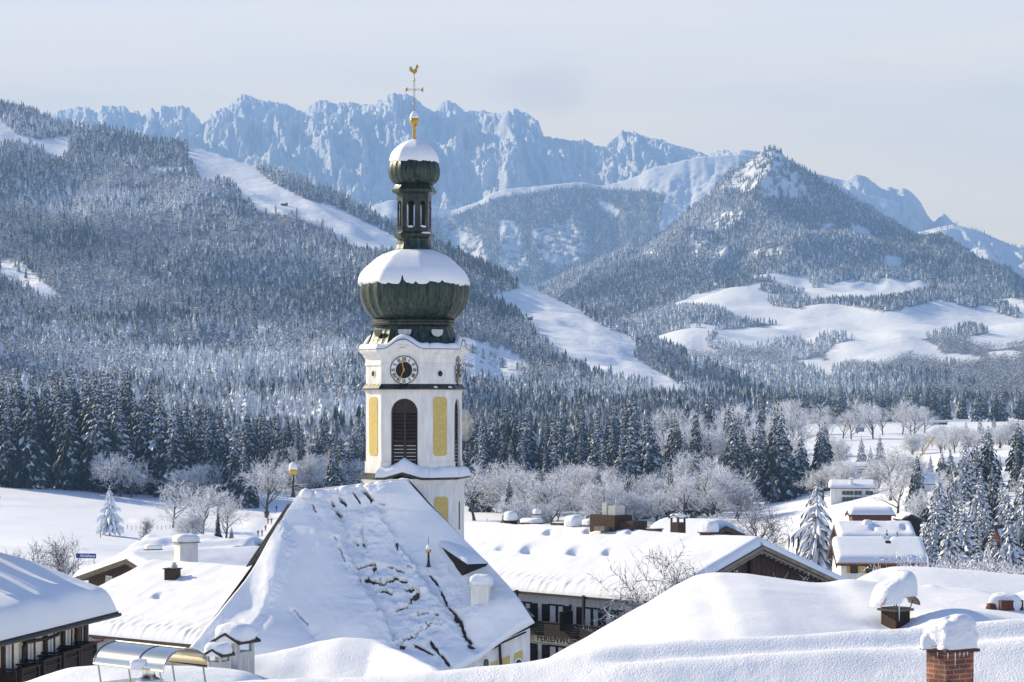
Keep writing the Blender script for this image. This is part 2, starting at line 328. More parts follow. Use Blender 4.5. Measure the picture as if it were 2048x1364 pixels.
linked(gridmesh('snowy_ground', np.stack([Xg, Dg, Zg], -1), [M['snow_field']]), 'snowy_ground', kind='structure', label='snow covered valley floor with meadows below the hills', cat='ground')

# ------------------------------------------------------------------ mountains
def build_terrain(name, zfun, px, d, m, label, wood=None):
    P, D = np.meshgrid(px, d); Z = zfun(P, D); X = (P - CX) / F * D
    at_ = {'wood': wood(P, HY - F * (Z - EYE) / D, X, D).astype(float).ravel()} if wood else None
    return linked(gridmesh(name, np.stack([X, D, Z], -1), [m], attrs=at_), name, kind='structure', label=label, cat='mountain')
CLEAR_L = [[(376, 284), (441, 303), (480, 309), (502, 327), (542, 363), (614, 399), (668, 412), (740, 448), (785, 470), (785, 505), (737, 503), (719, 510), (686, 486), (632, 450), (578, 430), (524, 427), (484, 405), (480, 380), (440, 365), (405, 372), (394, 345), (376, 320)],
           [(-40, 225), (0, 238), (36, 268), (79, 278), (137, 272), (137, 305), (119, 323), (79, 296), (40, 285), (-40, 300)], [(290, 335), (380, 333), (380, 343), (300, 347)],
           [(930, 570), (985, 590), (1040, 575), (1000, 543), (1055, 571), (1090, 585), (1155, 615), (1178, 635), (1222, 659), (1257, 668), (1275, 690), (1265, 712), (1300, 735), (1340, 755), (1385, 790), (1345, 800), (1300, 782), (1250, 765), (1200, 750), (1130, 722), (1090, 690), (1064, 656), (1023, 622), (997, 602)],
           [(1372, 714), (1416, 732), (1404, 738), (1380, 729)], [(1421, 755), (1460, 772), (1500, 792), (1450, 787), (1425, 770)], [(785, 470), (930, 560), (930, 580), (860, 560), (785, 505)]]
SPARSE_L = [[(0, 520), (50, 530), (95, 572), (125, 594), (83, 610), (47, 575), (0, 560)], [(915, 675), (1000, 690), (1060, 730), (1040, 780), (930, 785)], [(500, 640), (540, 640), (535, 690), (510, 680)]]
CLEAR_R = [[(1390, 592), (1440, 580), (1500, 578), (1480, 600), (1430, 605)], [(1610, 585), (1700, 558), (1790, 575), (1830, 590), (1760, 600), (1650, 600), (1560, 592)], [(1440, 615), (1520, 610), (1600, 618), (1700, 612), (1780, 625), (1880, 600), (1990, 625), (2048, 640), (2048, 670), (2000, 668), (1940, 655), (1840, 680), (1790, 675), (1700, 680), (1640, 655), (1600, 680), (1540, 690), (1500, 700), (1420, 690), (1440, 660), (1560, 650), (1470, 640)],
           [(1570, 725), (1640, 715), (1668, 735), (1660, 755), (1620, 740)], [(1640, 450), (1665, 446), (1668, 458), (1648, 460)], [(1700, 445), (1745, 462), (1738, 478), (1706, 472)], [(2010, 600), (2048, 600), (2048, 625), (2020, 620)], [(1765, 510), (1800, 515), (1805, 540), (1775, 540)]]
SPARSE_R = [[(1440, 375), (1520, 306), (1556, 298), (1600, 350), (1625, 400), (1560, 400), (1490, 385)], [(1390, 450), (1440, 425), (1490, 412), (1480, 440), (1410, 480), (1400, 505), (1370, 500)], [(1500, 500), (1570, 498), (1560, 512), (1510, 512)], [(1260, 510), (1310, 500), (1330, 508), (1270, 520)], [(1390, 505), (1460, 495), (1450, 515), (1390, 515)], [(1600, 390), (1640, 400), (1630, 410), (1600, 405)]]
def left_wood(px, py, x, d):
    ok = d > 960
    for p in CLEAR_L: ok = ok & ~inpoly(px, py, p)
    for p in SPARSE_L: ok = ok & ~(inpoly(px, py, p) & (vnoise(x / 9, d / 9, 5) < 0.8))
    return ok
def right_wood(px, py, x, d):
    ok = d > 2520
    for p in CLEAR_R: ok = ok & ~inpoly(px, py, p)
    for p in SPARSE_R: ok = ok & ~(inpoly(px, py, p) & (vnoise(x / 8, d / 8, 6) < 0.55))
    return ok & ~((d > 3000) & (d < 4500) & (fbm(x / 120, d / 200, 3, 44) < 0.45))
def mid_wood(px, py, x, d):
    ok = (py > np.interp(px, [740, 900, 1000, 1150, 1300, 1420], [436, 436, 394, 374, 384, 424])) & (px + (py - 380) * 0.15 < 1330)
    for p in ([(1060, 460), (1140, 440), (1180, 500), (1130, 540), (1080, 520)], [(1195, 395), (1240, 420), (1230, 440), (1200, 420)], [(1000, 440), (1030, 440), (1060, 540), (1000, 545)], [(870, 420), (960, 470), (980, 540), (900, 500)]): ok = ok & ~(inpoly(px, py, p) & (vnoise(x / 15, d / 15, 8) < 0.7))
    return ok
# the wooded ridge with ski meadows, left
LC = np.array([(-1500, -150, 4600), (-700, 70, 3900), (-300, 150, 3700), (0, 206, 3500), (60, 222, 3480), (110, 243, 3450), (240, 266, 3400), (310, 282, 3360), (380, 292, 3330), (480, 322, 3280), (600, 358, 3210), (700, 405, 3150), (780, 450, 3100),
               (870, 486, 3050), (960, 528, 3000), (1100, 592, 2900), (1200, 637, 2800), (1300, 682, 2700), (1400, 727, 2600), (1500, 772, 2500), (1580, 806, 2400), (1700, 850, 2300), (2000, 900, 2200)], float)
def left_z(px, d):
    px = np.asarray(px, float); d = np.asarray(d, float) + 0 * px
    cpy = pch1(LC[:, 0], LC[:, 1], px); cd = pch1(LC[:, 0], LC[:, 2], px); zc = zat(cpy, cd)
    d0 = np.interp(px, [-1500, 700, 1000, 1500], [880, 950, 1650, 1800]); zb = ground_z(px, d0) - 4
    t = (d - d0) / (cd - d0); tc = np.clip(t, 0, 1)
    x = (px - CX) / F * d
    z = zb + (zc - zb) * tc ** np.interp(px, [600, 950], [2.35, 1.35])
    env = np.clip(t / 0.18, 0, 1) * np.clip((1 - t) / 0.12, 0, 1)
    rid = ridged((x + 0.55 * d) / 620, (d - 0.3 * x) / 1900, 4, 11) - 0.62
    z = z + env * (rid * 95 * np.clip((zc - zb) / 300, 0.15, 1) + (fbm(x / 120, d / 150, 4, 5) - 0.5) * 34)
    z = np.where(t < 0, zb + t * 60, z)
    z = np.where(t > 1, zc - (t - 1) * (zc - zb + 60) * 1.6, z)
    return z
build_terrain('wooded_ridge', left_z, np.concatenate([np.linspace(-1400, -120, 160), np.linspace(-100, 1720, 560)]), np.geomspace(850, 5200, 380), M['hill'], 'long wooded ridge with snowy ski meadows falling to the right', left_wood)
# the forested peak, right, with the sunny rolling pastures in front of it
RC = np.array([(700, 640), (950, 620), (1090, 586), (1130, 566), (1200, 538), (1270, 503), (1310, 478), (1350, 448), (1380, 418), (1420, 388), (1450, 352), (1490, 326), (1522, 305), (1545, 297), (1560, 303), (1575, 318), (1600, 332), (1640, 357), (1700, 392), (1760, 427), (1800, 452), (1850, 482), (1900, 510), (1950, 536), (2000, 560), (2048, 580), (2200, 640), (2700, 720)], float)
RPX = [700, 1130, 1300, 1450, 1600, 1800, 2048, 2700]
RD = [2500, 2700, 3000, 3400, 3800, 4250, 4600]
RT = [[836] * 8, [808, 806, 802, 798, 796, 796, 798, 800], [790, 782, 765, 742, 738, 735, 735, 745], [770, 748, 712, 688, 682, 668, 664, 690], [740, 705, 660, 632, 628, 624, 620, 650], [710, 655, 610, 590, 586, 588, 598, 630], [690, 630, 565, 545, 540, 545, 570, 610]]
def right_z(px, d):
    px = np.asarray(px, float); d = np.asarray(d, float) + 0 * px
    foot = table(RPX, RD, RT, px, np.clip(d, RD[0], 4600)); cr = pch1(RC[:, 0], RC[:, 1], px)
    x = (px - CX) / F * d
    dc = 5400.0; t = np.clip((d - 4600) / (dc - 4600), 0, 1)
    py = np.where(d <= 4600, foot, foot + (cr - foot) * t ** 1.05)
    py = np.where((py < cr), cr, py)
    z = zat(py, d)
    zc = zat(cr, dc); z = np.where(d > dc, zc - (d - dc) * 0.7, z)
    hills = (fbm(x / 210, d / 330, 3, 21) - 0.5) * 62 * np.clip((d - 2800) / 400, 0, 1) * np.clip((4700 - d) / 500, 0, 1)
    env = np.clip((d - 4300) / 400, 0, 1) * np.clip((dc - d) / 200, 0, 1)
    mt = (ridged((x - 0.35 * d) / 420, (d + x) / 1500, 5, 31) - 0.6) * 150 + (fbm(x / 110, d / 200, 4, 33) - 0.5) * 40
    return z + hills + env * mt
build_terrain('forested_peak', right_z, np.linspace(760, 2600, 330), np.concatenate([np.geomspace(2500, 5400, 300), np.linspace(5440, 6600, 20)]), M['hill'], 'pointed forested mountain above bright rolling pastures', right_wood)
# far ranges
def range_z(crest, dc, foot_py, foot_d, ribs, rib_x, seed, jag=0.0, power=1.0):
    crest = np.array(crest, float)
    def f(px, d):
        px = np.asarray(px, float); d = np.asarray(d, float) + 0 * px
        c = np.interp(px, crest[:, 0], crest[:, 1]); x = (px - CX) / F * d
        c = c + jag * (fbm(px / 7.0, 0 * px, 4, seed + 90, 0.6) - 0.5)
        zc = zat(c, dc); zf = zat(foot_py, foot_d); t = (d - foot_d) / (dc - foot_d); tt = np.clip(t, 0, 1)
        z = zf + (zc - zf) * tt ** power
        env = np.clip((1 - t) / 0.15, 0, 1) * np.clip(t / 0.15, 0, 1)
        wx = x + 160 * (fbm(x / 700, d / 700, 3, seed + 3) - 0.5)
        z = z + env * ribs * ((ridged(wx / rib_x, d / (rib_x * 3.2), 7, seed, 0.6) - 0.62) * 1.3 + 0.45 * (ridged(wx / rib_x * 3.1 + d / 900, d / rib_x * 1.1, 6, seed + 7, 0.65) - 0.6) + 0.36 * (ridged(wx / rib_x * 9 + d / 400, d / rib_x * 2.2, 4, seed + 17, 0.7) - 0.6))
        z = np.minimum(z, zat(c, d))           # no spur may stand above the crest line
        return np.where(t > 1, zc - (t - 1) * (zc - zf) * 1.6, z)
    return f
KC = [(-300, 260), (60, 238), (100, 230), (116, 220), (130, 221), (144, 215), (177, 215), (191, 226), (202, 211), (224, 210), (249, 211), (262, 224), (276, 220), (284, 235), (294, 219), (307, 217), (313, 228), (323, 211), (343, 213), (376, 213), (390, 228), (399, 240), (403, 248), (415, 233), (437, 215), (448, 217), (470, 199), (480, 190), (495, 187), (506, 197),
      (524, 200), (553, 204), (571, 206), (592, 219), (607, 224), (618, 210), (636, 202), (654, 200), (672, 210), (686, 202), (704, 206), (740, 211), (760, 200), (780, 188), (800, 186), (830, 195), (850, 215), (865, 221), (880, 207), (900, 200), (915, 208), (930, 222), (960, 220), (1000, 228), (1030, 218), (1055, 226), (1075, 240), (1088, 272), (1110, 275), (1135, 280), (1170, 280), (1190, 292), (1212, 292), (1226, 278), (1245, 263),
      (1262, 262), (1290, 272), (1320, 278), (1350, 289), (1390, 301), (1412, 308), (1440, 301), (1455, 300), (1480, 312), (1520, 330), (1700, 380), (2000, 460), (2500, 500)]
kaiser_z = range_z(KC, 12600, 560, 10300, 370, 600, 51, jag=9, power=1.0)
build_terrain('rocky_range', kaiser_z, np.linspace(-100, 1720, 1000), np.concatenate([np.linspace(10300, 12600, 340), np.linspace(12700, 13600, 8)]), M['rock'], 'jagged snow covered limestone range on the skyline')
MC = [(300, 520), (600, 455), (700, 430), (780, 400), (860, 412), (905, 420), (950, 406), (980, 388), (1010, 378), (1060, 374), (1110, 368), (1160, 364), (1200, 372), (1240, 364), (1275, 352), (1300, 337), (1330, 331), (1360, 322), (1400, 314), (1480, 308), (1560, 320), (1700, 380), (2000, 460)]
mid_z = range_z(MC, 8800, 610, 7800, 60, 300, 71, jag=4, power=1.15)
build_terrain('middle_ridge', mid_z, np.linspace(420, 1800, 260), np.concatenate([np.linspace(7800, 8800, 150), np.linspace(8860, 9500, 6)]), M['hill'], 'lower wooded ridge with a sunlit snowy crest below the rocky range', mid_wood)
EC = [(1500, 300), (1560, 312), (1620, 343), (1650, 352), (1690, 361), (1702, 352), (1715, 350), (1730, 352), (1750, 366), (1765, 379), (1780, 373), (1790, 379), (1810, 376), (1825, 386), (1840, 402), (1855, 431), (1868, 446), (1880, 430), (1888, 427), (1895, 433), (1908, 447), (1960, 470), (2048, 500), (2300, 560)]
build_terrain('craggy_ridge', range_z(EC, 9800, 600, 8800, 150, 380, 83, jag=4), np.linspace(1480, 2400, 230), np.concatenate([np.linspace(8800, 9800, 110), np.linspace(9860, 10500, 6)]), M['rock'], 'craggy snowy crest behind the forested peak')
SC = [(1700, 540), (1800, 482), (1838, 464), (1870, 456), (1905, 449), (1950, 458), (2000, 480), (2048, 498), (2200, 545), (2600, 640)]
slope_z = range_z(SC, 8000, 640, 6900, 110, 420, 97, jag=2)
build_terrain('snowy_shoulder', slope_z, np.linspace(1720, 2560, 160), np.concatenate([np.linspace(6900, 8000, 80), np.linspace(8060, 8600, 6)]), M['snow_far'], 'smooth sunlit snowy shoulder at the end of the valley')

# ------------------------------------------------------------------ haze
hz = MB(); hz.box((0, 7100, 860), (20000, 14360, 1880)); hz_m = bpy.data.materials.new('valley_haze'); hz_m.use_nodes = True
hn, hl = hz_m.node_tree.nodes, hz_m.node_tree.links; hn.clear(); ho = hn.new('ShaderNodeOutputMaterial'); hv = hn.new('ShaderNodeVolumePrincipled')
hv.inputs['Color'].default_value = (*HAZE_COLOR, 1); hv.inputs['Density'].default_value = HAZE_DENSITY; hv.inputs['Anisotropy'].default_value = 0.0
hl.new(hv.outputs['Volume'], ho.inputs['Volume'])
tag(hz.build('haze', hz_m), 'pale blue winter haze filling the valley air', 'haze', kind='stuff')

# ------------------------------------------------------------------ far forests (one mass each)
rng = np.random.default_rng(7)
def cone_tree(tiers, n, seed, rad=0.17):
    r_ = np.random.default_rng(seed); V, Fc = [], []
    for k in range(tiers):
        z0 = 0.06 + 0.80 * k / tiers; z1 = min(1.0, z0 + 1.75 * 0.86 / tiers); rr = rad * (1 - k / (tiers + 0.35)) ** 0.85
        o = len(V); V.append((0, 0, z1 if k < tiers - 1 else 1.0)); ph = r_.random() * 6.28
        for j in range(n):
            a = ph + 2 * math.pi * j / n; q = rr * (1.0 if j % 2 else 0.55) * (0.75 + 0.5 * r_.random())
            V.append((q * math.cos(a), q * math.sin(a), z0 + (0.0 if j % 2 else 0.35) * 0.8 / tiers - 0.02 * r_.random()))
        for j in range(n): Fc.append((o, o + 1 + j, o + 1 + (j + 1) % n))
    return np.array(V), np.array(Fc)
def puff_tree(n, seed):
    r_ = np.random.default_rng(seed); V, Fc = [], []
    for k in range(n):
        u = r_.normal(size=3); u /= np.linalg.norm(u); rr = r_.random() ** 0.4
        c = np.array((u[0] * .30 * rr, u[1] * .30 * rr, 0.56 + 0.42 * u[2] * rr)); o = len(V)
        a = r_.normal(size=3); a = a / np.linalg.norm(a) * 0.035; b = u * 0.11 + r_.normal(size=3) * 0.03
        V += [c - a, c + a, c + b]; Fc.append((o, o + 1, o + 2))
    return np.array(V), np.array(Fc)
def forest(name, X, Y, Z, H, W, protos, m, label, tone):
    Vs, Fs, T = [], [], []; off = 0; which = rng.integers(0, len(protos), len(X)); ang = rng.random(len(X)) * 6.283
    for k, (V, Fc) in enumerate(protos):
        ids = np.nonzero(which == k)[0]
        if not len(ids): continue
        c, s_ = np.cos(ang[ids])[:, None], np.sin(ang[ids])[:, None]
        hx = (H[ids] * W[ids])[:, None]
        vx = (V[None, :, 0] * c - V[None, :, 1] * s_) * hx + X[ids][:, None]; vy = (V[None, :, 0] * s_ + V[None, :, 1] * c) * hx + Y[ids][:, None]
        vz = V[None, :, 2] * H[ids][:, None] + Z[ids][:, None]
        Vs.append(np.stack([vx, vy, vz], -1).reshape(-1, 3)); T.append(np.repeat(tone[ids], len(V)))
        Fs.append((Fc[None] + (np.arange(len(ids)) * len(V))[:, None, None] + off).reshape(-1)); off += len(ids) * len(V)
    me = raw_mesh(name, np.concatenate(Vs), np.concatenate(Fs), 3, [m], {'tone': np.concatenate(T)})
    return linked(me, name, kind='stuff', label=label, cat='forest')
FAR = [cone_tree(4, 6, s) for s in range(5)]; MIDP = [cone_tree(7, 8, 20 + s) for s in range(6)]; PUFF = [puff_tree(90, 40 + s) for s in range(5)]; PUFF_S = [puff_tree(40, 50 + s) for s in range(4)]
def scatter(n, pxr, dr, zfun, pw=1.0):
    u = rng.random(n); d = (dr[0] ** 2 + (dr[1] ** 2 - dr[0] ** 2) * u) ** 0.5; px = pxr[0] + (pxr[1] - pxr[0]) * rng.random(n)
    z = zfun(px, d); x = (px - CX) / F * d; return px, HY - F * (z - EYE) / d, x, d, z
px, py, x, d, z = scatter(104000, (-800, 1640), (980, 3950), left_z)
cd = pch1(LC[:, 0], LC[:, 2], px); ok = (d < cd + 30) & left_wood(px, py, x, d)
px, py, x, d, z = [a[ok] for a in (px, py, x, d, z)]
lush = fbm(x / 160, d / 220, 4, 61)
dec = (lush > 0.56) & (rng.random(len(px)) < 0.7)
con = ~dec; near = con & (d < 2100); far_ = con & ~near
hh = (7.5 + 7 * rng.random(len(px)) ** 1.6) * (1 + 0.45 * np.clip((2300 - d) / 1100, 0, 1)); ww = 1.15 + 0.45 * rng.random(len(px)); tn = (rng.random(len(px)) - 0.5) * 0.3 + np.clip((fbm(x / 240, d / 300, 3, 66) - 0.5), -.2, .3) * 0.9
forest('ridge_forest', x[far_], d[far_], z[far_] - 0.5, hh[far_], ww[far_], FAR, M['spruce_far'], 'snow dusted spruce forest covering the ridge on the left', tn[far_])
forest('slope_forest', x[near], d[near], z[near] - 0.5, hh[near], ww[near], MIDP, M['spruce_far'], 'snowy spruces on the lower slope of the wooded ridge', tn[near])
forest('frosted_wood', x[dec], d[dec], z[dec] - 0.5, hh[dec] * 0.85, ww[dec] * 0.9, PUFF_S, M['wood_far'], 'pale frosted broadleaf wood among the spruces of the ridge', tn[dec])
px, py, x, d, z = scatter(78000, (1060, 2480), (2520, 5440), right_z)
ok = right_wood(px, py, x, d)
px, py, x, d, z = [a[ok] for a in (px, py, x, d, z)]
dec = (d < 3300) & (fbm(x / 160, d / 220, 4, 62) > 0.52); con = ~dec
hh = 8 + 6 * rng.random(len(px)); ww = 1.15 + 0.3 * rng.random(len(px)); tn = (rng.random(len(px)) - 0.5) * 0.3 + (fbm(x / 300, d / 400, 3, 68) - 0.5) * 0.6
forest('peak_forest', x[con], d[con], z[con] - 0.5, hh[con], ww[con], FAR, M['spruce_hazy'], 'hazy spruce forest on the pointed mountain and its pastures', tn[con])
forest('frosted_copse', x[dec], d[dec], z[dec] - 0.5, hh[dec] * 0.9, ww[dec], PUFF_S, M['wood_far'], 'frosted broadleaf woods below the bright pastures', tn[dec])
px, py, x, d, z = scatter(16000, (740, 1420), (7850, 8790), mid_z)
ok = mid_wood(px, py, x, d)
forest('distant_forest', x[ok], d[ok], z[ok], 12 + 6 * rng.random(ok.sum()), np.full(ok.sum(), 1.2), FAR[:3], M['spruce_far'], 'distant forest on the lower ridge under the rocky range', (rng.random(ok.sum()) - 0.5) * 0.3)
px, py, x, d, z = scatter(5200, (640, 1640), (980, 1750), ground_z)
px2, py2, x2, d2, z2 = scatter(2600, (1600, 2140), (1610, 2450), ground_z)
px, x, d, z = [np.concatenate(q) for q in ((px, px2), (x, x2), (d, d2), (z, z2))]
ok = ~((d < 1600) & (px > 1330 + (1640 - 1330) * (d - 980) / 900)); px, x, d, z = px[ok], x[ok], d[ok], z[ok]
hh = (8 + 9 * rng.random(len(px))) * (.55 + .95 * np.clip(fbm(x / 60, d / 90, 3, 91) * 1.6 - .3, 0, 1)); tn = (rng.random(len(px)) - .5) * .3 - .06
forest('valley_forest', x, d, z - .4, hh, 1.1 + .4 * rng.random(len(px)), MIDP, M['spruce_far'], 'deep belt of snowy spruces on the valley floor behind the church tower', tn)
px, py, x, d, z = scatter(500, (1840, 2140), (7000, 8000), slope_z)
ok = fbm(x / 200, d / 200, 3, 47) > 0.55
forest('shoulder_copse', x[ok], d[ok], z[ok], 12 + 6 * rng.random(ok.sum()), np.full(ok.sum(), 1.1), FAR[:3], M['spruce_far'], 'few dark spruces scattered on the sunlit snowy shoulder', (rng.random(ok.sum()) - 0.5) * 0.3)
# ------------------------------------------------------------------ more materials
M['render_white'] = mat('white_render', (0.70, 0.69, 0.66), 0.85, var=0.13, vscale=1.6, stretch=(1.5, 1.5, 0.32), bump=0.15, bscale=30)
M['render_cream'] = mat('cream_render', (0.80, 0.76, 0.64), 0.85, var=0.07, vscale=1.0, bump=0.15, bscale=30)
M['render_grey'] = mat('grey_render', (0.30, 0.30, 0.30), 0.9, var=0.15, vscale=1.2, bump=0.3, bscale=25)
M['ochre'] = mat('ochre_plaster', (0.58, 0.44, 0.15), 0.9, var=0.12, vscale=6, bump=0.8, bscale=14)
M['copper'] = mat('patinated_copper', (0.008, 0.008, 0.006), 0.40, metal=0.55, spec=0.5, second=(0.048, 0.084, 0.066), vscale=2.6, stretch=(2.8, 2.8, 0.30), bump=0.25, bscale=7)
M['copper_dark'] = mat('dark_copper', (0.012, 0.012, 0.010), 0.45, metal=0.45, spec=0.5, second=(0.045, 0.06, 0.048), vscale=1.3, stretch=(2, 2, 0.6), bump=0.2, bscale=8)
M['gold'] = mat('gilding', (0.50, 0.31, 0.08), 0.38, metal=1.0, var=0.15, vscale=8)
M['black'] = mat('black_paint', (0.006, 0.006, 0.007), 0.5)
M['timber_dark'] = mat('dark_timber', (0.020, 0.013, 0.010), 0.75, var=0.4, vscale=3, stretch=(1, 1, 6), bump=0.3, bscale=12)
M['timber_brown'] = mat('brown_timber', (0.055, 0.031, 0.021), 0.75, var=0.35, vscale=3, stretch=(6, 6, 1), bump=0.3, bscale=12)
M['timber_red'] = mat('red_brown_timber', (0.12, 0.045, 0.032), 0.8, var=0.3, vscale=2, stretch=(8, 8, 1), bump=0.3, bscale=10)
M['timber_orange'] = mat('orange_timber', (0.42, 0.17, 0.06), 0.7, var=0.25, vscale=2, stretch=(1, 1, 8))
M['louvre'] = mat('weathered_louvre', (0.05, 0.036, 0.028), 0.7, var=0.35, vscale=4, stretch=(1, 1, 6))
M['metal_strip'] = mat('weathered_metal', (0.17, 0.145, 0.12), 0.5, metal=0.4, var=0.3, vscale=2)
M['steel'] = mat('stainless_steel', (0.62, 0.58, 0.50), 0.22, metal=1.0, var=0.06, vscale=1.0)
M['zinc'] = mat('zinc_sheet', (0.42, 0.43, 0.43), 0.5, metal=0.6, var=0.2, vscale=5, stretch=(3, 3, 0.4))
M['glass'] = mat('window_glass', (0.02, 0.025, 0.03), 0.08, spec=0.6)
M['curtain'] = mat('net_curtain', (0.62, 0.61, 0.57), 0.8, var=0.25, vscale=6, stretch=(6, 6, 0.4))
M['roof_dark'] = mat('roof_boards', (0.055, 0.042, 0.034), 0.8, var=0.3, vscale=3)
M['shutter_ochre'] = mat('ochre_shutter', (0.55, 0.36, 0.14), 0.7, var=0.15, vscale=4)
M['sign_cream'] = mat('painted_sign_board', (0.84, 0.77, 0.57), 0.8, var=0.05, vscale=2)
M['sign_blue'] = mat('blue_sign_paint', (0.012, 0.05, 0.28), 0.5)
M['white_paint'] = mat('white_paint', (0.8, 0.8, 0.8), 0.6)
M['yellow_paint'] = mat('yellow_crane_paint', (0.55, 0.33, 0.05), 0.55)
M['ice'] = mat('icicle', (0.75, 0.82, 0.88), 0.15, spec=0.5)
SN = M['snow_roof']
# ------------------------------------------------------------------ church tower
TC = Vector(((828.5 - CX) / F * 153, 153.0, 0.0)); TH = R(10.5); TA, Ta, TB = 2.78, 2.96, 1.84
tz = lambda y: EYE + (HY - y) / F * 153
hw = lambda p: p / F * 153
def face_frame(k, dist, z=0.0, c=TC):
    ph = -TH + k * math.pi / 4; r = Vector((math.cos(ph), math.sin(ph), 0)); n = Vector((math.sin(ph), -math.cos(ph), 0)); up = Vector((0, 0, 1))
    o = c + n * dist + up * z
    return Matrix(((r.x, up.x, n.x, o.x), (r.y, up.y, n.y, o.y), (r.z, up.z, n.z, o.z), (0, 0, 0, 1)))
fdist = lambda k, A=TA: A if k % 2 == 0 else A * 3.01 / 2.78
def octring(A, z, m=1, zf=None, c=TC):
    out = []
    for k in range(8):
        w = (Ta if k % 2 == 0 else TB) * A / TA
        for j in range(m):
            u = -0.5 + j / m
            out.append(face_frame(k, fdist(k, A), z + (zf(k, u) if zf else 0), c) @ Vector((u * w, 0, 0)))
    return out
def octsweep(mb, prof, m=1, zf=None, mi=0, cap=True, c=TC):
    """prof: list of (apothem, z, weight of zf)"""
    rings = []
    for p in prof:
        wt = p[2] if len(p) > 2 else 1.0
        rings.append(octring(p[0], p[1], m, (lambda k, u: zf(k, u) * wt) if zf else None, c))
    n = 8 * m; vs_ = [v for r_ in rings for v in r_]
    fs = [(j * n + k, j * n + (k + 1) % n, (j + 1) * n + (k + 1) % n, (j + 1) * n + k) for j in range(len(rings) - 1) for k in range(n)]
    if cap: fs += [tuple(range(n))[::-1], tuple((len(rings) - 1) * n + k for k in range(n))]
    mb.add(vs_, fs, mi)
def arch_face(w, z0, z1, ow, o0, spring, n=14):
    """flat wall panel of width w from z0 to z1 with an arched opening; returns 2-D points and quads"""
    r = ow / 2; arc = [(r * math.cos(math.pi * i / n), spring + r * math.sin(math.pi * i / n)) for i in range(n + 1)]   # right to left
    pts, q = [], []
    def P(x, y): pts.append((x, y)); return len(pts) - 1
    top = [P(x, z1) for x, _ in arc]; mid = [P(*p) for p in arc]
    for i in range(n): q.append((mid[i], top[i], top[i + 1], mid[i + 1]))
    br, bl = P(r, o0), P(-r, o0); fr0, fl0 = P(r, z0), P(-r, z0)
    R0, R1, Rs, Ro = P(w / 2, z0), P(w / 2, z1), P(w / 2, spring), P(w / 2, o0); L0, L1, Ls, Lo = P(-w / 2, z0), P(-w / 2, z1), P(-w / 2, spring), P(-w / 2, o0)
    q += [(mid[0], Rs, R1, top[0]), (br, Ro, Rs, mid[0]), (fr0, R0, Ro, br), (fl0, fr0, br, bl), (L0, fl0, bl, Lo), (Lo, bl, mid[n], Ls), (Ls, mid[n], top[n], L1)]
    return pts, q
tower = thing('church_tower', 'white church tower with green copper onion dome, clock and gilded weathercock', 'church tower', (TC.x, TC.y, 0))
shaft = MB()
octsweep(shaft, [(TA * 1.045, -0.5), (TA * 1.045, tz(966))])
octsweep(shaft, [(TA * 1.045, tz(966) + .002), (TA * 1.10, tz(958)), (TA * 1.10, tz(955))])
bell_z0, bell_z1 = tz(948), tz(779)
for k in range(8):
    w = Ta if k % 2 == 0 else TB; Mf = face_frame(k, fdist(k) - 0.34)
    if k % 2 == 0: shaft.solid(*arch_face(w, bell_z0, bell_z1, 1.70, tz(936), tz(797) - 0.85), 0.34, Mf)
    else: shaft.solid([(-w / 2, bell_z0), (w / 2, bell_z0), (w / 2, bell_z1), (-w / 2, bell_z1)], [(0, 1, 2, 3)], 0.34, Mf)
    if k % 2: shaft.solid([(-w / 2 - .03, bell_z0), (w / 2 + .03, bell_z0), (w / 2 + .03, tz(922)), (-w / 2 - .03, tz(922))], [(0, 1, 2, 3)], 0.06, face_frame(k, fdist(k) + .002))
    else:
        for sx in (-1, 1): shaft.solid([(sx * 1.18 - .29, bell_z0), (sx * 1.18 + .29, bell_z0), (sx * 1.18 + .29, tz(922)), (sx * 1.18 - .29, tz(922))], [(0, 1, 2, 3)], 0.06, face_frame(k, fdist(k) + .002))
    for y0, y1, o in ((779, 783, .05), (783.2, 786, .025)):                                   # string course below the ledge
        shaft.solid([(-w / 2 - o * .4, tz(y1)), (w / 2 + o * .4, tz(y1)), (w / 2 + o * .4, tz(y0)), (-w / 2 - o * .4, tz(y0))], [(0, 1, 2, 3)], o, face_frame(k, fdist(k) + .003))
octsweep(shaft, [(TA, tz(769)), (TA, tz(728))])
wave = lambda k, u: 0.62 * max(0.0, math.cos(math.pi * min(1.0, abs(u) / 0.40) / 1.0) * 0.5 + 0.5) if k % 2 == 0 else 0.0
octsweep(shaft, [(TA + .01, tz(733), .0), (TA + .06, tz(731.5), .0), (TA + .06, tz(729), .15), (TA + .03, tz(727), .2), (TA + .04, tz(718), .6), (TA + .14, tz(715), .85), (TA + .16, tz(712), .9), (TA + .36, tz(706), 1), (TA + .40, tz(703), 1), (TA + .40, tz(700.5), 1)], m=16, zf=wave)
shaft.build('shaft', M['render_white'], tower)
core = MB(); octsweep(core, [(TA - 0.62, tz(955)), (TA - 0.62, tz(772))]); core.build('bell_chamber', M['black'], tower)
def octpanel(w, z0, z1, ch): return [(-w / 2 + ch, z0), (w / 2 - ch, z0), (w / 2, z0 + ch), (w / 2, z1 - ch), (w / 2 - ch, z1), (-w / 2 + ch, z1), (-w / 2, z1 - ch), (-w / 2, z0 + ch)]
for k in (1, 7, 3, 5):
    pm = MB(); pm.prism(octpanel(1.02, tz(910), tz(794), 0.16), 0.02, face_frame(k, fdist(k) + .003)); pm.build('plaster_panel', M['ochre'], tower)
    pm = MB(); pm.prism(octpanel(1.02, tz(1090), tz(990), 0.16), 0.02, face_frame(k, fdist(k, TA * 1.045) + .003)); pm.build('plaster_panel', M['ochre'], tower)
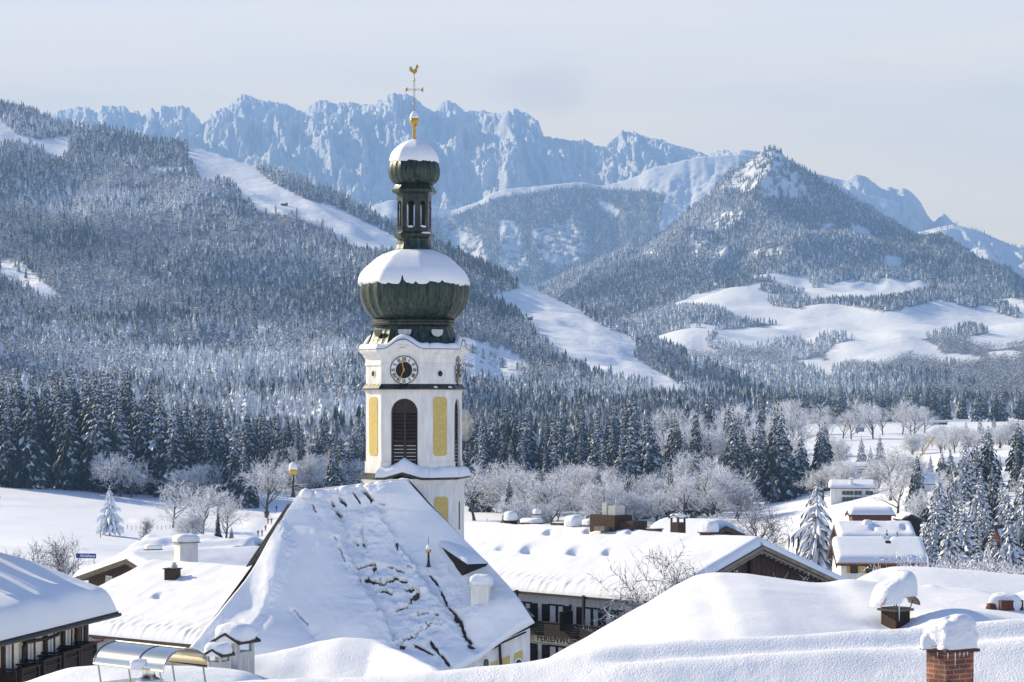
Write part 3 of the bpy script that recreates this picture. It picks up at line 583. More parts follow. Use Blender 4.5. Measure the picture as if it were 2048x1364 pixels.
# louvred bell openings
def louvre(k):
    Mf = face_frame(k, fdist(k) - 0.24); r = 0.85; b, sp = tz(936), tz(797) - 0.85
    fr = MB(); arc = [(math.cos(math.pi * i / 16), math.sin(math.pi * i / 16)) for i in range(17)]
    o = [(r * x, sp + r * y) for x, y in arc] + [(-r, b), (r, b)]; inn = [((r - .10) * x, sp + (r - .10) * y) for x, y in arc] + [(-r + .10, b + .10), (r - .10, b + .10)]
    n = len(o); fr.solid(o + inn, [(i, (i + 1) % n, n + (i + 1) % n, n + i) for i in range(n)], 0.10, Mf)
    for x in (0.0,): fr.box(Mf @ Vector((x, (b + sp) / 2, .05)), (.11, sp - b, .12), Mf.to_3x3().to_4x4())
    fr.box(Mf @ Vector((0, sp, .05)), (1.5, .10, .12), Mf.to_3x3().to_4x4()); fr.box(Mf @ Vector((0, b + (sp - b) * .49, .05)), (1.5, .08, .11), Mf.to_3x3().to_4x4())
    win = fr.build('louvre_window', M['louvre'], tower)
    sl = MB(); nS = 15; Rm = Mf.to_3x3().to_4x4() @ Matrix.Rotation(R(-38), 4, 'X')
    for i in range(nS):
        z = b + .16 + (sp - b - .25) * (i + .5) / nS
        for sx in (-1, 1): sl.box(Mf @ Vector((sx * .40, z, .02)), (.68, .19, .025), Rm)
    for i in range(1, 8):
        a = math.pi * i / 8; sl.box(Mf @ Vector((.42 * math.cos(a), sp + .42 * math.sin(a), .02)), (.70, .10, .03), Mf.to_3x3().to_4x4() @ Matrix.Rotation(a, 4, 'Z'))
    sl.prism([(.74 * x, sp + .74 * y) for x, y in arc], .01, Mf @ Matrix.Translation((0, 0, -.03)))
    sl.build('slats', M['louvre'], win)
    sw = MB()
    for i in range(6):
        z = b + .23 + (sp - b - .25) * (i + .5) / nS
        for sx in (-1, 1): sw.box(Mf @ Vector((sx * .40, z + .02, .06)), (.60, .025, .05), Mf.to_3x3().to_4x4())
    sw.build('drifted_snow', SN, win)
for k in (0, 2, 6): louvre(k)
# slit windows of the lower stage and the round openings of the clock stage
for k in (2,):
    s_ = MB(); s_.prism([(-.16 + .02, tz(1058)), (.16, tz(1058)), (.16, tz(1008)), (.08, tz(1002)), (-.06, tz(1002)), (-.14, tz(1008))], .02, face_frame(k, fdist(k, TA * 1.045) + .003)); s_.build('slit_window', M['black'], tower)
for k in (1, 7):
    Mf = face_frame(k, fdist(k) + .002, tz(748)); rr = [(math.cos(2 * math.pi * i / 20), math.sin(2 * math.pi * i / 20)) for i in range(20)]
    s_ = MB(); s_.solid([(.24 * x, .24 * y) for x, y in rr] + [(.185 * x, .185 * y) for x, y in rr], [(i, (i + 1) % 20, 20 + (i + 1) % 20, 20 + i) for i in range(20)], .03, Mf)
    rw = s_.build('round_window', M['render_white'], tower); s_ = MB(); s_.prism([(.18 * x, .18 * y) for x, y in rr], .012, Mf); s_.build('opening', M['black'], rw)
# copper ledge below the clock
lg = MB(); octsweep(lg, [(TA + .20, tz(779.5)), (TA + .22, tz(778.5)), (TA + .22, tz(777)), (TA + .02, tz(768.5))]); 
for k in range(8):
    w = Ta if k % 2 == 0 else TB
    for j in range(5 if k % 2 == 0 else 4):
        u = (-.5 + (j + .5) / (5 if k % 2 == 0 else 4)) * w; Mf = face_frame(k, fdist(k))
        lg.tube([Mf @ Vector((u * 1.05, tz(777), .215)), Mf @ Vector((u, tz(768.5), .03))], .016, 4)
lg.build('copper_ledge', M['copper_dark'], tower)
for x in (-.45, .62): 
    ls = MB(); Mf = face_frame(1, fdist(1)); ls.lathe([(.16, 0), (.14, .06), (.05, .11), (0.01, .12)], 10, Mf @ Vector((x, tz(776), .16))); ls.build('ledge_snow', SN, tower, True)
# skirt with snow between the two shaft stages; it rises to a small gable over the nave ridge
peak = lambda k, u: 0.62 * max(0.0, 1 - abs(u) / 0.34) if k == 0 else 0.0
sk = MB(); octsweep(sk, [(TA * 1.12, tz(957), .55), (TA + .50, tz(955), .55), (TA + .50, tz(953), .55), (TA + .02, tz(944), 1.0)], m=16, zf=peak)
for k in (6, 7):
    w = Ta if k % 2 == 0 else TB
    for j in range(5):
        u = (-.5 + (j + .5) / 5) * w; Mf = face_frame(k, fdist(k)); sk.tube([Mf @ Vector((u * 1.15, tz(953), .5)), Mf @ Vector((u, tz(944), .03))], .018, 4)
sk.build('skirt_roof', M['copper_dark'], tower)
def snow_skirt(mb, ks, A0, z0, z1, thick, zf, seed, m=20):
    rows = 7
    for k in ks:
        w0 = (Ta if k % 2 == 0 else TB) * (A0 / TA); P = []
        for i in range(rows):
            t = i / (rows - 1); row = []
            for j in range(m + 1):
                u = -.5 + j / m; dist = fdist(k, A0 + (TA - A0) * t + .05 * math.sin(math.pi * t)); w = (Ta if k % 2 == 0 else TB) * ((A0 + (TA - A0) * t) / TA)
                hh = thick * (math.sin(math.pi * (0.12 + 0.62 * t)) if i else 0.0) * (.75 + .5 * float(vnoise(k * 7 + u * 6, t * 2, seed)))
                row.append(face_frame(k, dist, z0 + (z1 - z0) * t + hh + zf(k, u) * (.55 + .45 * t)) @ Vector((u * w, 0, 0)))
            P.append(row)
        mb.grid(np.array([[list(v) for v in r_] for r_ in P]))
ss = MB(); snow_skirt(ss, (0, 1, 2, 3, 4), TA + .53, tz(952), tz(940), .34, peak, 3); ss.build('skirt_snow', SN, tower, True)
cs = MB(); snow_skirt(cs, range(8), TA + .43, tz(700.5), tz(697), .30, wave, 8); cs.build('cornice_snow', SN, tower, True)
ed = MB(); octsweep(ed, [(TA + .405, tz(700.6)), (TA + .43, tz(700)), (TA + .43, tz(699)), (TA + .2, tz(698.6))], m=16, zf=wave, cap=False); ed.build('cornice_flashing', M['copper_dark'], tower)
# clocks
ROM = ['XII', 'I', 'II', 'III', 'IIII', 'V', 'VI', 'VII', 'VIII', 'IX', 'X', 'XI']
def bar2(mb, Mx, x0, y0, x1, y1, w, t=.012, z=0.0):
    dx, dy = x1 - x0, y1 - y0; l = math.hypot(dx, dy); nx, ny = -dy / l * w / 2, dx / l * w / 2
    mb.prism([(x0 + nx, y0 + ny), (x0 - nx, y0 - ny), (x1 - nx, y1 - ny), (x1 + nx, y1 + ny)], t, Mx @ Matrix.Translation((0, 0, z)))
def clock(k):
    Mf = face_frame(k, fdist(k) + .07, tz(741)); cc = [(math.cos(2 * math.pi * i / 48), math.sin(2 * math.pi * i / 48)) for i in range(48)]
    ring = lambda a, b: ([(a * x, a * y) for x, y in cc] + [(b * x, b * y) for x, y in cc], [(i, (i + 1) % 48, 48 + (i + 1) % 48, 48 + i) for i in range(48)])
    dl = MB(); dl.prism([(.88 * x, .88 * y) for x, y in cc], .05, Mf @ Matrix.Translation((0, 0, -.03))); dial = dl.build('clock', M['render_white'], tower)
    bk = MB(); bk.solid(*ring(.89, .845), .03, Mf @ Matrix.Translation((0, 0, .003))); bk.prism([(.52 * x, .52 * y) for x, y in cc], .015, Mf @ Matrix.Translation((0, 0, .021)))
    for h in range(12):
        a = -h * math.pi / 6; Mn = Mf @ Matrix.Rotation(a, 4, 'Z') @ Matrix.Translation((0, .685, .021)); s_ = ROM[h]; wch = {'I': .065, 'V': .13, 'X': .13}
        tot = sum(wch[c] for c in s_); x = -tot / 2; H = .115
        for c in s_:
            w = wch[c]; cx_ = x + w / 2; x += w
            if c == 'I': bar2(bk, Mn, cx_, -H, cx_, H, .042)
            elif c == 'V': bar2(bk, Mn, cx_ - .05, H, cx_, -H, .042); bar2(bk, Mn, cx_ + .05, H, cx_, -H, .022)
            else: bar2(bk, Mn, cx_ - .05, H, cx_ + .05, -H, .042); bar2(bk, Mn, cx_ + .05, H, cx_ - .05, -H, .022)
    bk.build('numerals', M['black'], dial)
    for nm, ang, ln, w, zz in (('hour_hand', 347, .62, .055, .05), ('minute_hand', 203, .80, .045, .065)):
        hd = MB(); Mh = Mf @ Matrix.Rotation(-R(ang), 4, 'Z'); bar2(hd, Mh, 0, -.10, 0, ln, w, .012, zz); 
        q = .62 if nm == 'hour_hand' else .50
        for dx, dy in ((-.075, 0), (.075, 0), (0, .08)): hd.lathe([(.0, 0), (.05, 0), (.05, .012), (0, .012)], 10, (0, 0, 0)) if False else hd.prism([(dx + .05 * math.cos(t * .785), q * ln / .62 * .8 + dy + .05 * math.sin(t * .785)) for t in range(8)], .012, Mh @ Matrix.Translation((0, 0, zz + .002)))
        hd.prism([(.06 * math.cos(t * .785), .06 * math.sin(t * .785)) for t in range(8)], .014, Mh @ Matrix.Translation((0, 0, zz)))
        hd.build(nm, M['gold'], dial)
clock(0); clock(2)
# copper roofs
def octa_r(a):                              # rounded octagon, flats facing like the tower's
    a8 = (a + TH + math.pi / 8) % (math.pi / 4) - math.pi / 8
    return 0.5 * (math.cos(math.pi / 8) / math.cos(a8)) + 0.5 * 0.965
def seams(nseam, depth):
    def f(a):
        t = ((a + TH) * nseam / (2 * math.pi)) % 1.0; t = min(t, 1 - t)
        return octa_r(a) * (1 + depth * math.exp(-(t / .07) ** 2) + depth * .25 * math.cos(2 * math.pi * t))
    return f
TX = (828.5 - CX) / F * 153
def pxprof(L): return [(hw(r), tz(y)) for r, y in L]
cap_c = (TX, 153.0, 0)
rf = MB(); rf.lathe(pxprof([(99, 697), (95, 692), (90, 684), (86, 674), (82, 663), (80, 655)]), 128, cap_c, sq=seams(32, .022)); skirt_roof = rf.build('flared_roof', M['copper'], tower, False)
nk = MB(); nk.lathe(pxprof([(80, 656), (83, 653), (87, 651), (88, 647), (85, 645), (86, 642), (84, 640), (82, 639)]), 64, cap_c, sq=octa_r); nk.build('moulding', M['copper_dark'], tower)
for k in (0, 1, 7, 6):
    ey = MB(); Mf = face_frame(k, hw(84), tz(667)); ey.prism([(.42 * math.cos(math.pi * (1 + i / 14)), .30 * math.sin(math.pi * (1 + i / 14))) for i in range(15)] + [(.42, .14), (-.42, .14)], .05, Mf @ Matrix.Translation((0, 0.05, 0))); ey.build('dormer_eye', M['zinc'] if k in (0, 1) else M['copper_dark'], tower)
ON = [(82, 640), (92, 631), (101, 619), (107, 607), (110, 594), (110.5, 582), (109.5, 570), (106, 557), (100, 545), (91, 534), (78, 523), (62, 514), (46, 507), (38, 502)]
on = MB(); on.lathe(pxprof(ON), 192, cap_c, sq=seams(24, .028)); onion = on.build('onion_dome', M['copper'], tower, True)
def snow_cap(prof, n, amp, seed, lip):
    mb = MB(); rows = len(prof); P = np.zeros((rows, n + 1, 3))
    for i, (r, y) in enumerate(prof):
        for j in range(n + 1):
            a = 2 * math.pi * (j % n) / n; q = hw(r) * (2 * octa_r(a) - .965) * .995; z = tz(y)
            nz = float(fbm(math.cos(a) * 2.2 + i * .18, math.sin(a) * 2.2, 3, seed)) - .5
            q *= 1 + amp * nz * (1 if i else .4)
            if i < 2: z += lip * (float(vnoise(a * 5.5, 0, seed + 1)) - .5) + lip * .8 * (float(vnoise(a * 17, 3, seed + 2)) - .5)
            P[i, j] = (TX + q * math.cos(a), 153 + q * math.sin(a), z)
    mb.grid(P); return mb
snow_cap([(108, 573), (113, 570), (114, 564), (112, 555), (107, 545), (99, 536), (88, 527), (76, 516), (63, 509), (50, 504), (42, 501), (36, 500)], 96, .05, 5, .17).build('dome_snow', SN, onion, True)
# lantern
LA = hw(34) / 1.08; ls_ = LA / TA
lb = MB(); lb.lathe(pxprof([(40, 506), (38, 498), (35.5, 490), (34, 482), (34, 478)]), 64, cap_c, sq=seams(16, .012)); octsweep(lb, [(LA * 1.0, tz(479)), (LA * 1.1, tz(476)), (LA * 1.18, tz(474)), (LA * 1.18, tz(469)), (LA * 1.02, tz(465))]); lb.build('lantern_base', M['copper'], tower)
lt = MB()
for k in range(8):
    w = (Ta if k % 2 == 0 else TB) * ls_; ow = .52 if k % 2 == 0 else .40
    lt.solid(*arch_face(w, tz(466), tz(390), ow, tz(456), tz(403) - ow / 2, 10), .09, face_frame(k, fdist(k, LA) - .09))
    lt.solid([(-ow / 2 - .05, tz(457.5)), (ow / 2 + .05, tz(457.5)), (ow / 2 + .05, tz(455)), (-ow / 2 - .05, tz(455))], [(0, 1, 2, 3)], .05, face_frame(k, fdist(k, LA) + .002))
    bar2(lt, face_frame(k, fdist(k, LA) + .003), -w / 2, tz(417), -ow / 2, tz(417), .05, .03); bar2(lt, face_frame(k, fdist(k, LA) + .003), ow / 2, tz(417), w / 2, tz(417), .05, .03)
octsweep(lt, [(LA * .9, tz(467)), (LA * .9, tz(464))])
lantern = lt.build('lantern', M['copper_dark'], tower)
for k, x in ((0, 0), (1, .0)): 
    sn = MB(); Mf = face_frame(k, fdist(k, LA)); sn.lathe([(.19, -.02), (.20, .03), (.12, .09), (.02, .11)], 10, Mf @ Vector((x, tz(456), -.05))); sn.build('sill_snow', SN, lantern, True)
sn = MB(); Mf = face_frame(1, fdist(1, LA)); sn.lathe([(.34, -.03), (.33, .04), (.2, .07), (.02, .08)], 12, Mf @ Vector((.1, tz(468), .05))); sn.build('sill_snow', SN, lantern, True)
lc = MB(); octsweep(lc, [(LA * .98, tz(391)), (LA * 1.05, tz(389)), (LA * 1.28, tz(386)), (LA * 1.30, tz(381)), (LA * 1.22, tz(378)), (LA * 1.12, tz(373)), (LA * 1.08, tz(370))]); lc.build('lantern_cornice', M['copper'], tower)
UO = [(36, 371), (44, 366), (49.5, 358), (52, 348), (51.8, 338), (49, 327), (44, 317), (37, 307), (27, 297), (16, 289), (8, 283), (4, 278)]
uo = MB(); uo.lathe(pxprof(UO), 160, cap_c, sq=seams(20, .034)); upper = uo.build('small_onion_dome', M['copper'], tower, True)
snow_cap([(48, 326), (50.5, 323), (49.5, 315), (46.5, 307), (41, 299), (33, 292), (23, 286), (12, 281), (4, 278)], 64, .05, 15, .12).build('dome_snow', SN, upper, True)
fn = MB(); fn.lathe(pxprof([(4.2, 280), (3.6, 272), (3.2, 258), (3.0, 253), (6, 251), (8.6, 247), (9.4, 242), (8.6, 236), (6, 232), (2, 230)]), 20, cap_c); finial = fn.build('gilded_finial', M['gold'], tower, True)
fs_ = MB(); fs_.lathe(pxprof([(9.2, 237), (9.0, 233), (7.2, 228), (4, 224), (1, 222)]), 16, cap_c); fs_.build('finial_snow', SN, finial, True)
cr = MB()
for sx in (-.035, .035): cr.tube([(TX + sx, 153, tz(224)), (TX + sx, 153, tz(158))], .011, 5); cr.tube([(TX - .52, 153 + .0, tz(179) + sx), (TX + .52, 153 - .0, tz(179) + sx)], .011, 5)
cr.tube([(TX, 153, tz(160)), (TX, 153, tz(148))], .014, 5)
cross = cr.build('cross', M['black'], tower)
for x, z, r in [(0, tz(208), .075), (0, tz(160), .075), (0, tz(179), .06)] + [(sx * dx, tz(179) + dz, .07) for sx in (-1, 1) for dx, dz in ((.46, 0), (.52, .075), (.52, -.075))]:
    cb = MB(); cb.lathe([(.005, -r), (r * .7, -r * .7), (r, 0), (r * .7, r * .7), (.005, r)], 10, (TX + x, 153, z)); cb.build('gilded_knob', M['gold'], cross, True)
ck = MB(); oc = [(-.02, 0), (.05, 0), (.06, .05), (.16, .10), (.20, .20), (.22, .32), (.20, .40), (.26, .40), (.30, .44), (.27, .47), (.30, .50), (.26, .55), (.23, .62), (.20, .58), (.17, .61), (.14, .56), (.12, .44), (.06, .34), (-.06, .30), (-.12, .36), (-.16, .48), (-.24, .52), (-.32, .46), (-.27, .42), (-.33, .34), (-.27, .31), (-.31, .22), (-.22, .20), (-.14, .12), (-.03, .06)]
ck.prism(oc, .05, Matrix(((.96, 0, -.28, TX), (-.28, 0, -.96, 153), (0, 1, 0, tz(149)), (0, 0, 0, 1)))); ck.build('weathercock', M['gold'], tower)

# ------------------------------------------------------------------ church nave
def coons(B, T, L, Rr, nu, nv):
    """surface between bottom/top curves (over u) and left/right curves (over v); curves are arrays of points"""
    def rs(C, n):
        C = np.array(C, float); k = np.linspace(0, 1, len(C)); q = np.linspace(0, 1, n)
        return np.stack([pch1(k, C[:, i], q) for i in range(3)], -1)
    b, t, l, r = rs(B, nu), rs(T, nu), rs(L, nv), rs(Rr, nv); u = np.linspace(0, 1, nu)[None, :, None]; v = np.linspace(0, 1, nv)[:, None, None]
    return ((1 - v) * b[None] + v * t[None] + (1 - u) * l[:, None] + u * r[:, None]
            - ((1 - u) * (1 - v) * b[0] + u * (1 - v) * b[-1] + (1 - u) * v * t[0] + u * v * t[-1]))
def polydist(px, py, line):
    dist = np.full(px.shape, 1e9)
    for (x1, y1), (x2, y2) in zip(line[:-1], line[1:]):
        t = np.clip(((px - x1) * (x2 - x1) + (py - y1) * (y2 - y1)) / ((x2 - x1) ** 2 + (y2 - y1) ** 2 + 1e-9), 0, 1)
        dist = np.minimum(dist, np.hypot(px - x1 - t * (x2 - x1), py - y1 - t * (y2 - y1)))
    return dist
church = thing('church', 'white and ochre village church under one huge snow covered roof', 'church', at(760, 1400, 146) * (1, 1, 0))
RL, RR_ = at(604, 990, 149.5), at(816, 966, 148.2)
PN = np.array((-.182 * math.sin(R(57)), -.983 * math.sin(R(57)), math.cos(R(57))))
def onroof(px, py):                            # point of the nave roof plane behind a photo point
    ray = np.array(((px - CX) / F, 1.0, (HY - py) / F)); e_ = np.array((0, 0, EYE)); return e_ + ray * (PN @ (RL - e_)) / (PN @ ray)
BLc = [onroof(*p) for p in ((376, 1302), (470, 1336), (560, 1366), (660, 1390), (770, 1396), (870, 1380), (946, 1326), (1010, 1278), (1069, 1244))]
Lc = [onroof(*p) for p in ((376, 1302), (452, 1213), (512, 1138), (556, 1062))] + [RL]
Rc = [onroof(*p) for p in ((1069, 1244), (1020, 1176), (928, 1080), (870, 1022))] + [RR_]
nu, nv = 420, 300
S = coons(BLc, [RL, RL * .5 + RR_ * .5, RR_], Lc, Rc, nu, nv)
U, V = np.meshgrid(np.linspace(0, 1, nu), np.linspace(0, 1, nv))
NRM = PN / np.linalg.norm(PN)
px_, py_ = proj(S)
# the chapel roof that juts out under the second finial
hchap = np.clip((py_ - 1132) / 170, 0, 1.3); wl_ = 12 + 62 * hchap; chap = .75 * hchap * np.clip(1 - np.abs(px_ - (857 + 6 * hchap)) / (wl_ + 14 * hchap), 0, 1) ** .95
base = S + NRM * chap[..., None]
edge = np.minimum.reduce([np.clip(U / .012, 0, 1), np.clip((1 - U) / .010, 0, 1), np.clip(V / .018, 0, 1), np.clip((1 - V) / .02, 0, 1)])
edge = np.sqrt(1 - (1 - edge) ** 2)
th = .46 * edge
th += edge * ((fbm(px_ / 120, py_ / 150, 2, 2) - .5) * .42 + (fbm(px_ / 42, py_ / 50, 3, 4) - .5) * .14)
rough = np.exp(-((px_ - 855) / 130) ** 2 - ((py_ - 1230) / 100) ** 2) + .8 * np.exp(-((px_ - 735) / 75) ** 2 - ((py_ - 1040) / 75) ** 2) + .45 * np.exp(-((px_ - 740) / 30) ** 2 - ((py_ - 1110) / 70) ** 2)
th += edge * rough * ((ridged(px_ / 40, py_ / 26, 3, 9) - .6) * .30 + (fbm(px_ / 12, py_ / 9, 3, 12) - .5) * .10)
# long slides and bulges
for cx_, cy_, sx_, sy_, a_ in ((560, 1180, 40, 90, .45), (640, 1120, 55, 120, .28), (520, 1285, 70, 40, .35), (700, 1260, 60, 40, .22), (780, 1010, 45, 40, .25), (960, 1240, 28, 30, .40), (1010, 1215, 50, 25, .25), (880, 1060, 30, 40, .18)):
    th += 1.7 * edge * a_ * np.exp(-((px_ - cx_) / sx_) ** 2 - ((py_ - cy_) / sy_) ** 2)
def stepline(line, h, soft_=4):                   # slab edge: snow to the right of the line has slid away
    global th
    ly = np.array([p[1] for p in line], float); lx = np.array([p[0] for p in line], float); wob = (fbm(px_ / 16, py_ / 16, 4, 33, .6) - .5) * 22
    s_ = np.clip((px_ + wob - np.interp(py_, ly, lx)) / soft_, -1, 1) * .5 + .5; th = th - h * edge * (s_ * s_ * (3 - 2 * s_)) * np.clip((py_ - ly[0]) / 25, 0, 1) * np.clip((ly[-1] - py_) / 25, 0, 1) * np.exp(-np.clip(px_ - np.interp(py_, ly, lx), 0, 999) / 110)
stepline([(664, 1000), (690, 1090), (712, 1150), (770, 1240), (812, 1330)], .34); stepline([(560, 1030), (590, 1110), (556, 1200), (500, 1310)], .22, 14); stepline([(742, 1000), (790, 1080), (840, 1150), (905, 1240), (950, 1320)], .24)
CR = [[(720, 1163), (733, 1160), (752, 1138)], [(733, 1162), (758, 1168), (792, 1158), (812, 1164)], [(748, 1178), (770, 1166), (788, 1160)], [(765, 1184), (790, 1190), (806, 1186), (826, 1180), (842, 1192)], [(780, 1136), (806, 1146), (822, 1140)], [(716, 1140), (742, 1136), (752, 1132)], [(838, 1233), (875, 1236)], [(790, 1224), (815, 1218), (838, 1186)],
      [(855, 1146), (866, 1160), (880, 1176), (890, 1198), (896, 1216), (912, 1230)], [(912, 1230), (922, 1248), (930, 1272), (944, 1288)], [(872, 1252), (856, 1266), (836, 1276), (820, 1288), (800, 1290)], [(800, 1290), (838, 1302), (876, 1328)], [(867, 1294), (876, 1310), (892, 1326), (900, 1340)], [(630, 1020), (636, 1034)], [(666, 1010), (676, 1030), (684, 1036)], [(684, 1004), (692, 1014)], [(708, 992), (716, 1004), (724, 1012)], [(724, 982), (734, 992), (748, 1010)], [(744, 1004), (768, 1014)],
      [(676, 1086), (684, 1110), (694, 1130)], [(722, 1052), (726, 1070), (732, 1098)], [(594, 1228), (612, 1248), (628, 1266)], [(790, 1082), (804, 1112)], [(700, 1075), (718, 1092)]]
for ci, ln in enumerate(CR):
    wob = (fbm(px_ / 11, py_ / 11, 4, 70 + ci, .65) - .5) * 17; wv_ = np.clip((fbm(px_ / 14, py_ / 14, 2, 170 + ci) - .36) * 5, 0, 1)
    dd = polydist(px_ + wob, py_ + wob * .7, ln); up_ = polydist(px_ + wob, py_ + wob * .7 + 7, ln); dn_ = polydist(px_ + wob, py_ + wob * .7 - 8, ln)
    wd = 1.6 + .7 * math.sin(ci * 2.3); soft = 0.25 if ci >= 19 else 1.0
    th += edge * (.05 * np.exp(-(up_ / 12) ** 2) - soft * .85 * wv_ * np.exp(-(dd / (wd + .6)) ** 4) - .16 * np.exp(-(dn_ / 11) ** 2) * (dn_ < dd + 6))
top = base + NRM * th[..., None]
lip = base - NRM * .10
FULL = np.concatenate([lip[:1], top, lip[-1:]], 0); FULL = np.concatenate([np.concatenate([lip[:1, :1], lip[:, :1], lip[-1:, :1]], 0), FULL, np.concatenate([lip[:1, -1:], lip[:, -1:], lip[-1:, -1:]], 0)], 1)
me = gridmesh('roof_snow', FULL - ORG['church'], [SN]); o = bpy.data.objects.new('roof_snow', me); COL.objects.link(o); o.parent = church
me = gridmesh('roof', (base - NRM * .06)[::6, ::6] - ORG['church'], [M['roof_dark']], False); o = bpy.data.objects.new('roof', me); COL.objects.link(o); o.parent = church
# rear and side slopes
Eb = 12.5
back_l, back_r = np.array((RL[0] - 2.5, RL[1] + 4.5, 9.6)), np.array((RR_[0] + 4.8, RR_[1] + 6, 10.5))
hp = MB()
for q in ([RR_, RL, back_l, back_r], [RL, BLc[0], back_l], [BLc[-1], RR_, back_r]): hp.add([p - np.array((0, 0, .12)) for p in q], [tuple(range(len(q)))])
hp.build('hip_roof', M['roof_dark'], church)
hs = MB()
for q, dz in (([RR_, RL, back_l, back_r], .3), ([BLc[-1], RR_, back_r], .3)): hs.add([p + np.array((0, 0, dz if i < 4 else 0)) for i, p in enumerate(q)], [tuple(range(len(q)))])
hs.build('rear_snow', SN, church)
# bare standing-seam metal along the left hip
mt = MB(); A0, A1, B0, B1 = at(578, 1008, 148.9), at(606, 1008, 149.0), at(494, 1134, 147.5), at(552, 1112, 147.6)
off = np.array((-.05, .12, -.02))
mt.add([A0 + off, A1 + off, B1 + off, B0 + off, A0 + off * 3, A1 + off * 3, B1 + off * 3, B0 + off * 3], [(0, 1, 2, 3), (7, 6, 5, 4), (0, 3, 7, 4), (1, 2, 6, 5)])
for j in range(8):
    t = j / 7; a_, b_ = A0 + (A1 - A0) * t, B0 + (B1 - B0) * t; mt.tube([a_ + np.array((-.02, -.05, .03)), b_ + np.array((-.02, -.05, .03))], .045, 4)
mt.build('metal_hip', M['metal_strip'], church)
for x0, y0, x1, y1, d_ in ((622, 984, 640, 988, 149.3), (652, 986, 676, 984, 149), (690, 980, 712, 976, 148.8), (716, 974, 728, 984, 148.6)):
    rc = MB(); rc.tube([at(x0, y0 + 3, d_ - .15), at(x1, y1 + 3, d_ - .15)], .13, 6); rc.build('ridge_capping', M['roof_dark'], church)
for x0, y0, r_ in ((612, 978, .34), (639, 980, .30), (690, 972, .42), (676, 976, .3), (740, 966, .4), (760, 963, .42), (785, 961, .42), (806, 957, .4), (722, 968, .34)):
    rs_ = MB(); rs_.lathe([(r_ * 1.1, -.3), (r_ * 1.15, -.05), (r_ * .95, .14), (r_ * .55, .25), (.02, .29)], 14, at(x0, y0 + 8, 148.6)); rs_.build('ridge_snow', SN, church, True)
def finial_part(px, y_top, y_base, d, s=1.0):
    x, y, z0 = at(px, y_base, d); k = d / F
    f = MB(); H = (y_base - y_top) * k
    f.lathe([(.16 * s, 0), (.10 * s, H * .12), (.07 * s, H * .3), (.055 * s, H * .62)], 12, (x, y, z0)); fo = f.build('finial_stem', M['copper_dark'], church, True)
    g = MB(); zc = H * .74; r_ = H * .12; g.lathe([(.05, zc - r_ * 1.1), (r_ * .75, zc - r_ * .7), (r_, zc), (r_ * .98, zc + r_ * .35), (r_ * .5, zc + r_ * .8)], 16, (x, y, z0)); g.build('gilded_ball', M['gold'], fo, True)
    s2 = MB(); s2.lathe([(r_ * 1.0, zc + r_ * .4), (r_ * .98, zc + r_ * 1.0), (r_ * .7, zc + r_ * 1.7), (r_ * .15, zc + r_ * 2.2)], 14, (x, y, z0)); s2.build('finial_snow', SN, fo, True)
    p = MB(); p.tube([(x, y, z0 + zc + r_), (x, y, z0 + H * 1.32)], .012, 4); p.build('lightning_rod', M['black'], fo)
finial_part(586, 924, 994, 149.6); finial_part(857, 1089, 1134, 144.6)
# dormer, chimney
dm = MB(); A_, B_, C_ = at(872, 1085, 145.9), at(936, 1128, 143.4), at(922, 1158, 144.3); ex = np.array((1.15, .62, .0))
dm.add([A_, B_, C_, A_ + ex, B_ + ex, C_ + ex], [(0, 1, 2), (5, 4, 3), (1, 4, 5, 2), (0, 3, 4, 1)])
dorm = dm.build('dormer', M['timber_dark'], church)
ds_ = MB(); rows = []
for i in range(10):
    t = i / 9; row = []
    for j in range(8):
        u = j / 7; e = min(1, min(u, 1 - u) * 5) ** .5 * min(1, (1 - t) * 7, t * 7 + .2) ** .5; row.append(A_ + (B_ - A_) * (t * 1.06 - .03) + ex * (u * 1.12 - .08) + np.array((0, 0, .03 + .30 * e)))
    rows.append(row)
ds_.grid(np.array(rows)); ds_.build('dormer_snow', SN, dorm, True)
cx_, cyy = at(962, 1200, 142.4)[0], 142.7; cz1 = zat(1172, 142.3)
ch = MB(); Rz = Matrix.Rotation(R(-10), 4, 'Z'); ch.box((cx_, cyy, cz1 - 1.3), (1.05, .95, 2.6), Rz); ch.box((cx_ + .02, cyy - .02, cz1 + .03), (1.28, 1.18, .07), Rz); ch.box((cx_ + .40, cyy - .50, cz1 - .9), (.05, .04, .22), Rz, 1)
chim = ch.build('chimney', [M['render_white'], M['black']], church)
def pillow(mb, c, sx, sy, h, Rz=None, n=14, seed=0, bulge=.16, mi=0):
    P = np.zeros((n + 2, 2 * n + 1, 3))
    for i in range(n + 2):
        t = i / (n + 1) * math.pi / 2
        for j in range(2 * n + 1):
            a = 2 * math.pi * (j % (2 * n)) / (2 * n); ca, sa = math.cos(a), math.sin(a); q = (abs(ca) ** 6 + abs(sa) ** 6) ** (-1 / 6) if i < n else 1
            k = math.cos(t) ** .38 if i <= n else 0; k = k * (1 + .12 * (vnoise(a * 2.2, i * .4, seed) - .5)); k = k * (1 + bulge * .5 * math.sin(2 * t))
            p = Vector((sx / 2 * ca * q * k, sy / 2 * sa * q * k, h * math.sin(t) ** .85 * (1 + .12 * (float(vnoise(ca * 1.5, sa * 1.5 + i * .1, seed + 1)) - .5))))
            P[i, j] = Vector(c) + (Rz @ p if Rz is not None else p)
    mb.grid(P, mi)
cp = MB(); pillow(cp, (cx_ + .02, cyy - .02, cz1 + .065), 1.26, 1.14, .62, Rz, seed=3); cp.build('chimney_snow', SN, chim, True)
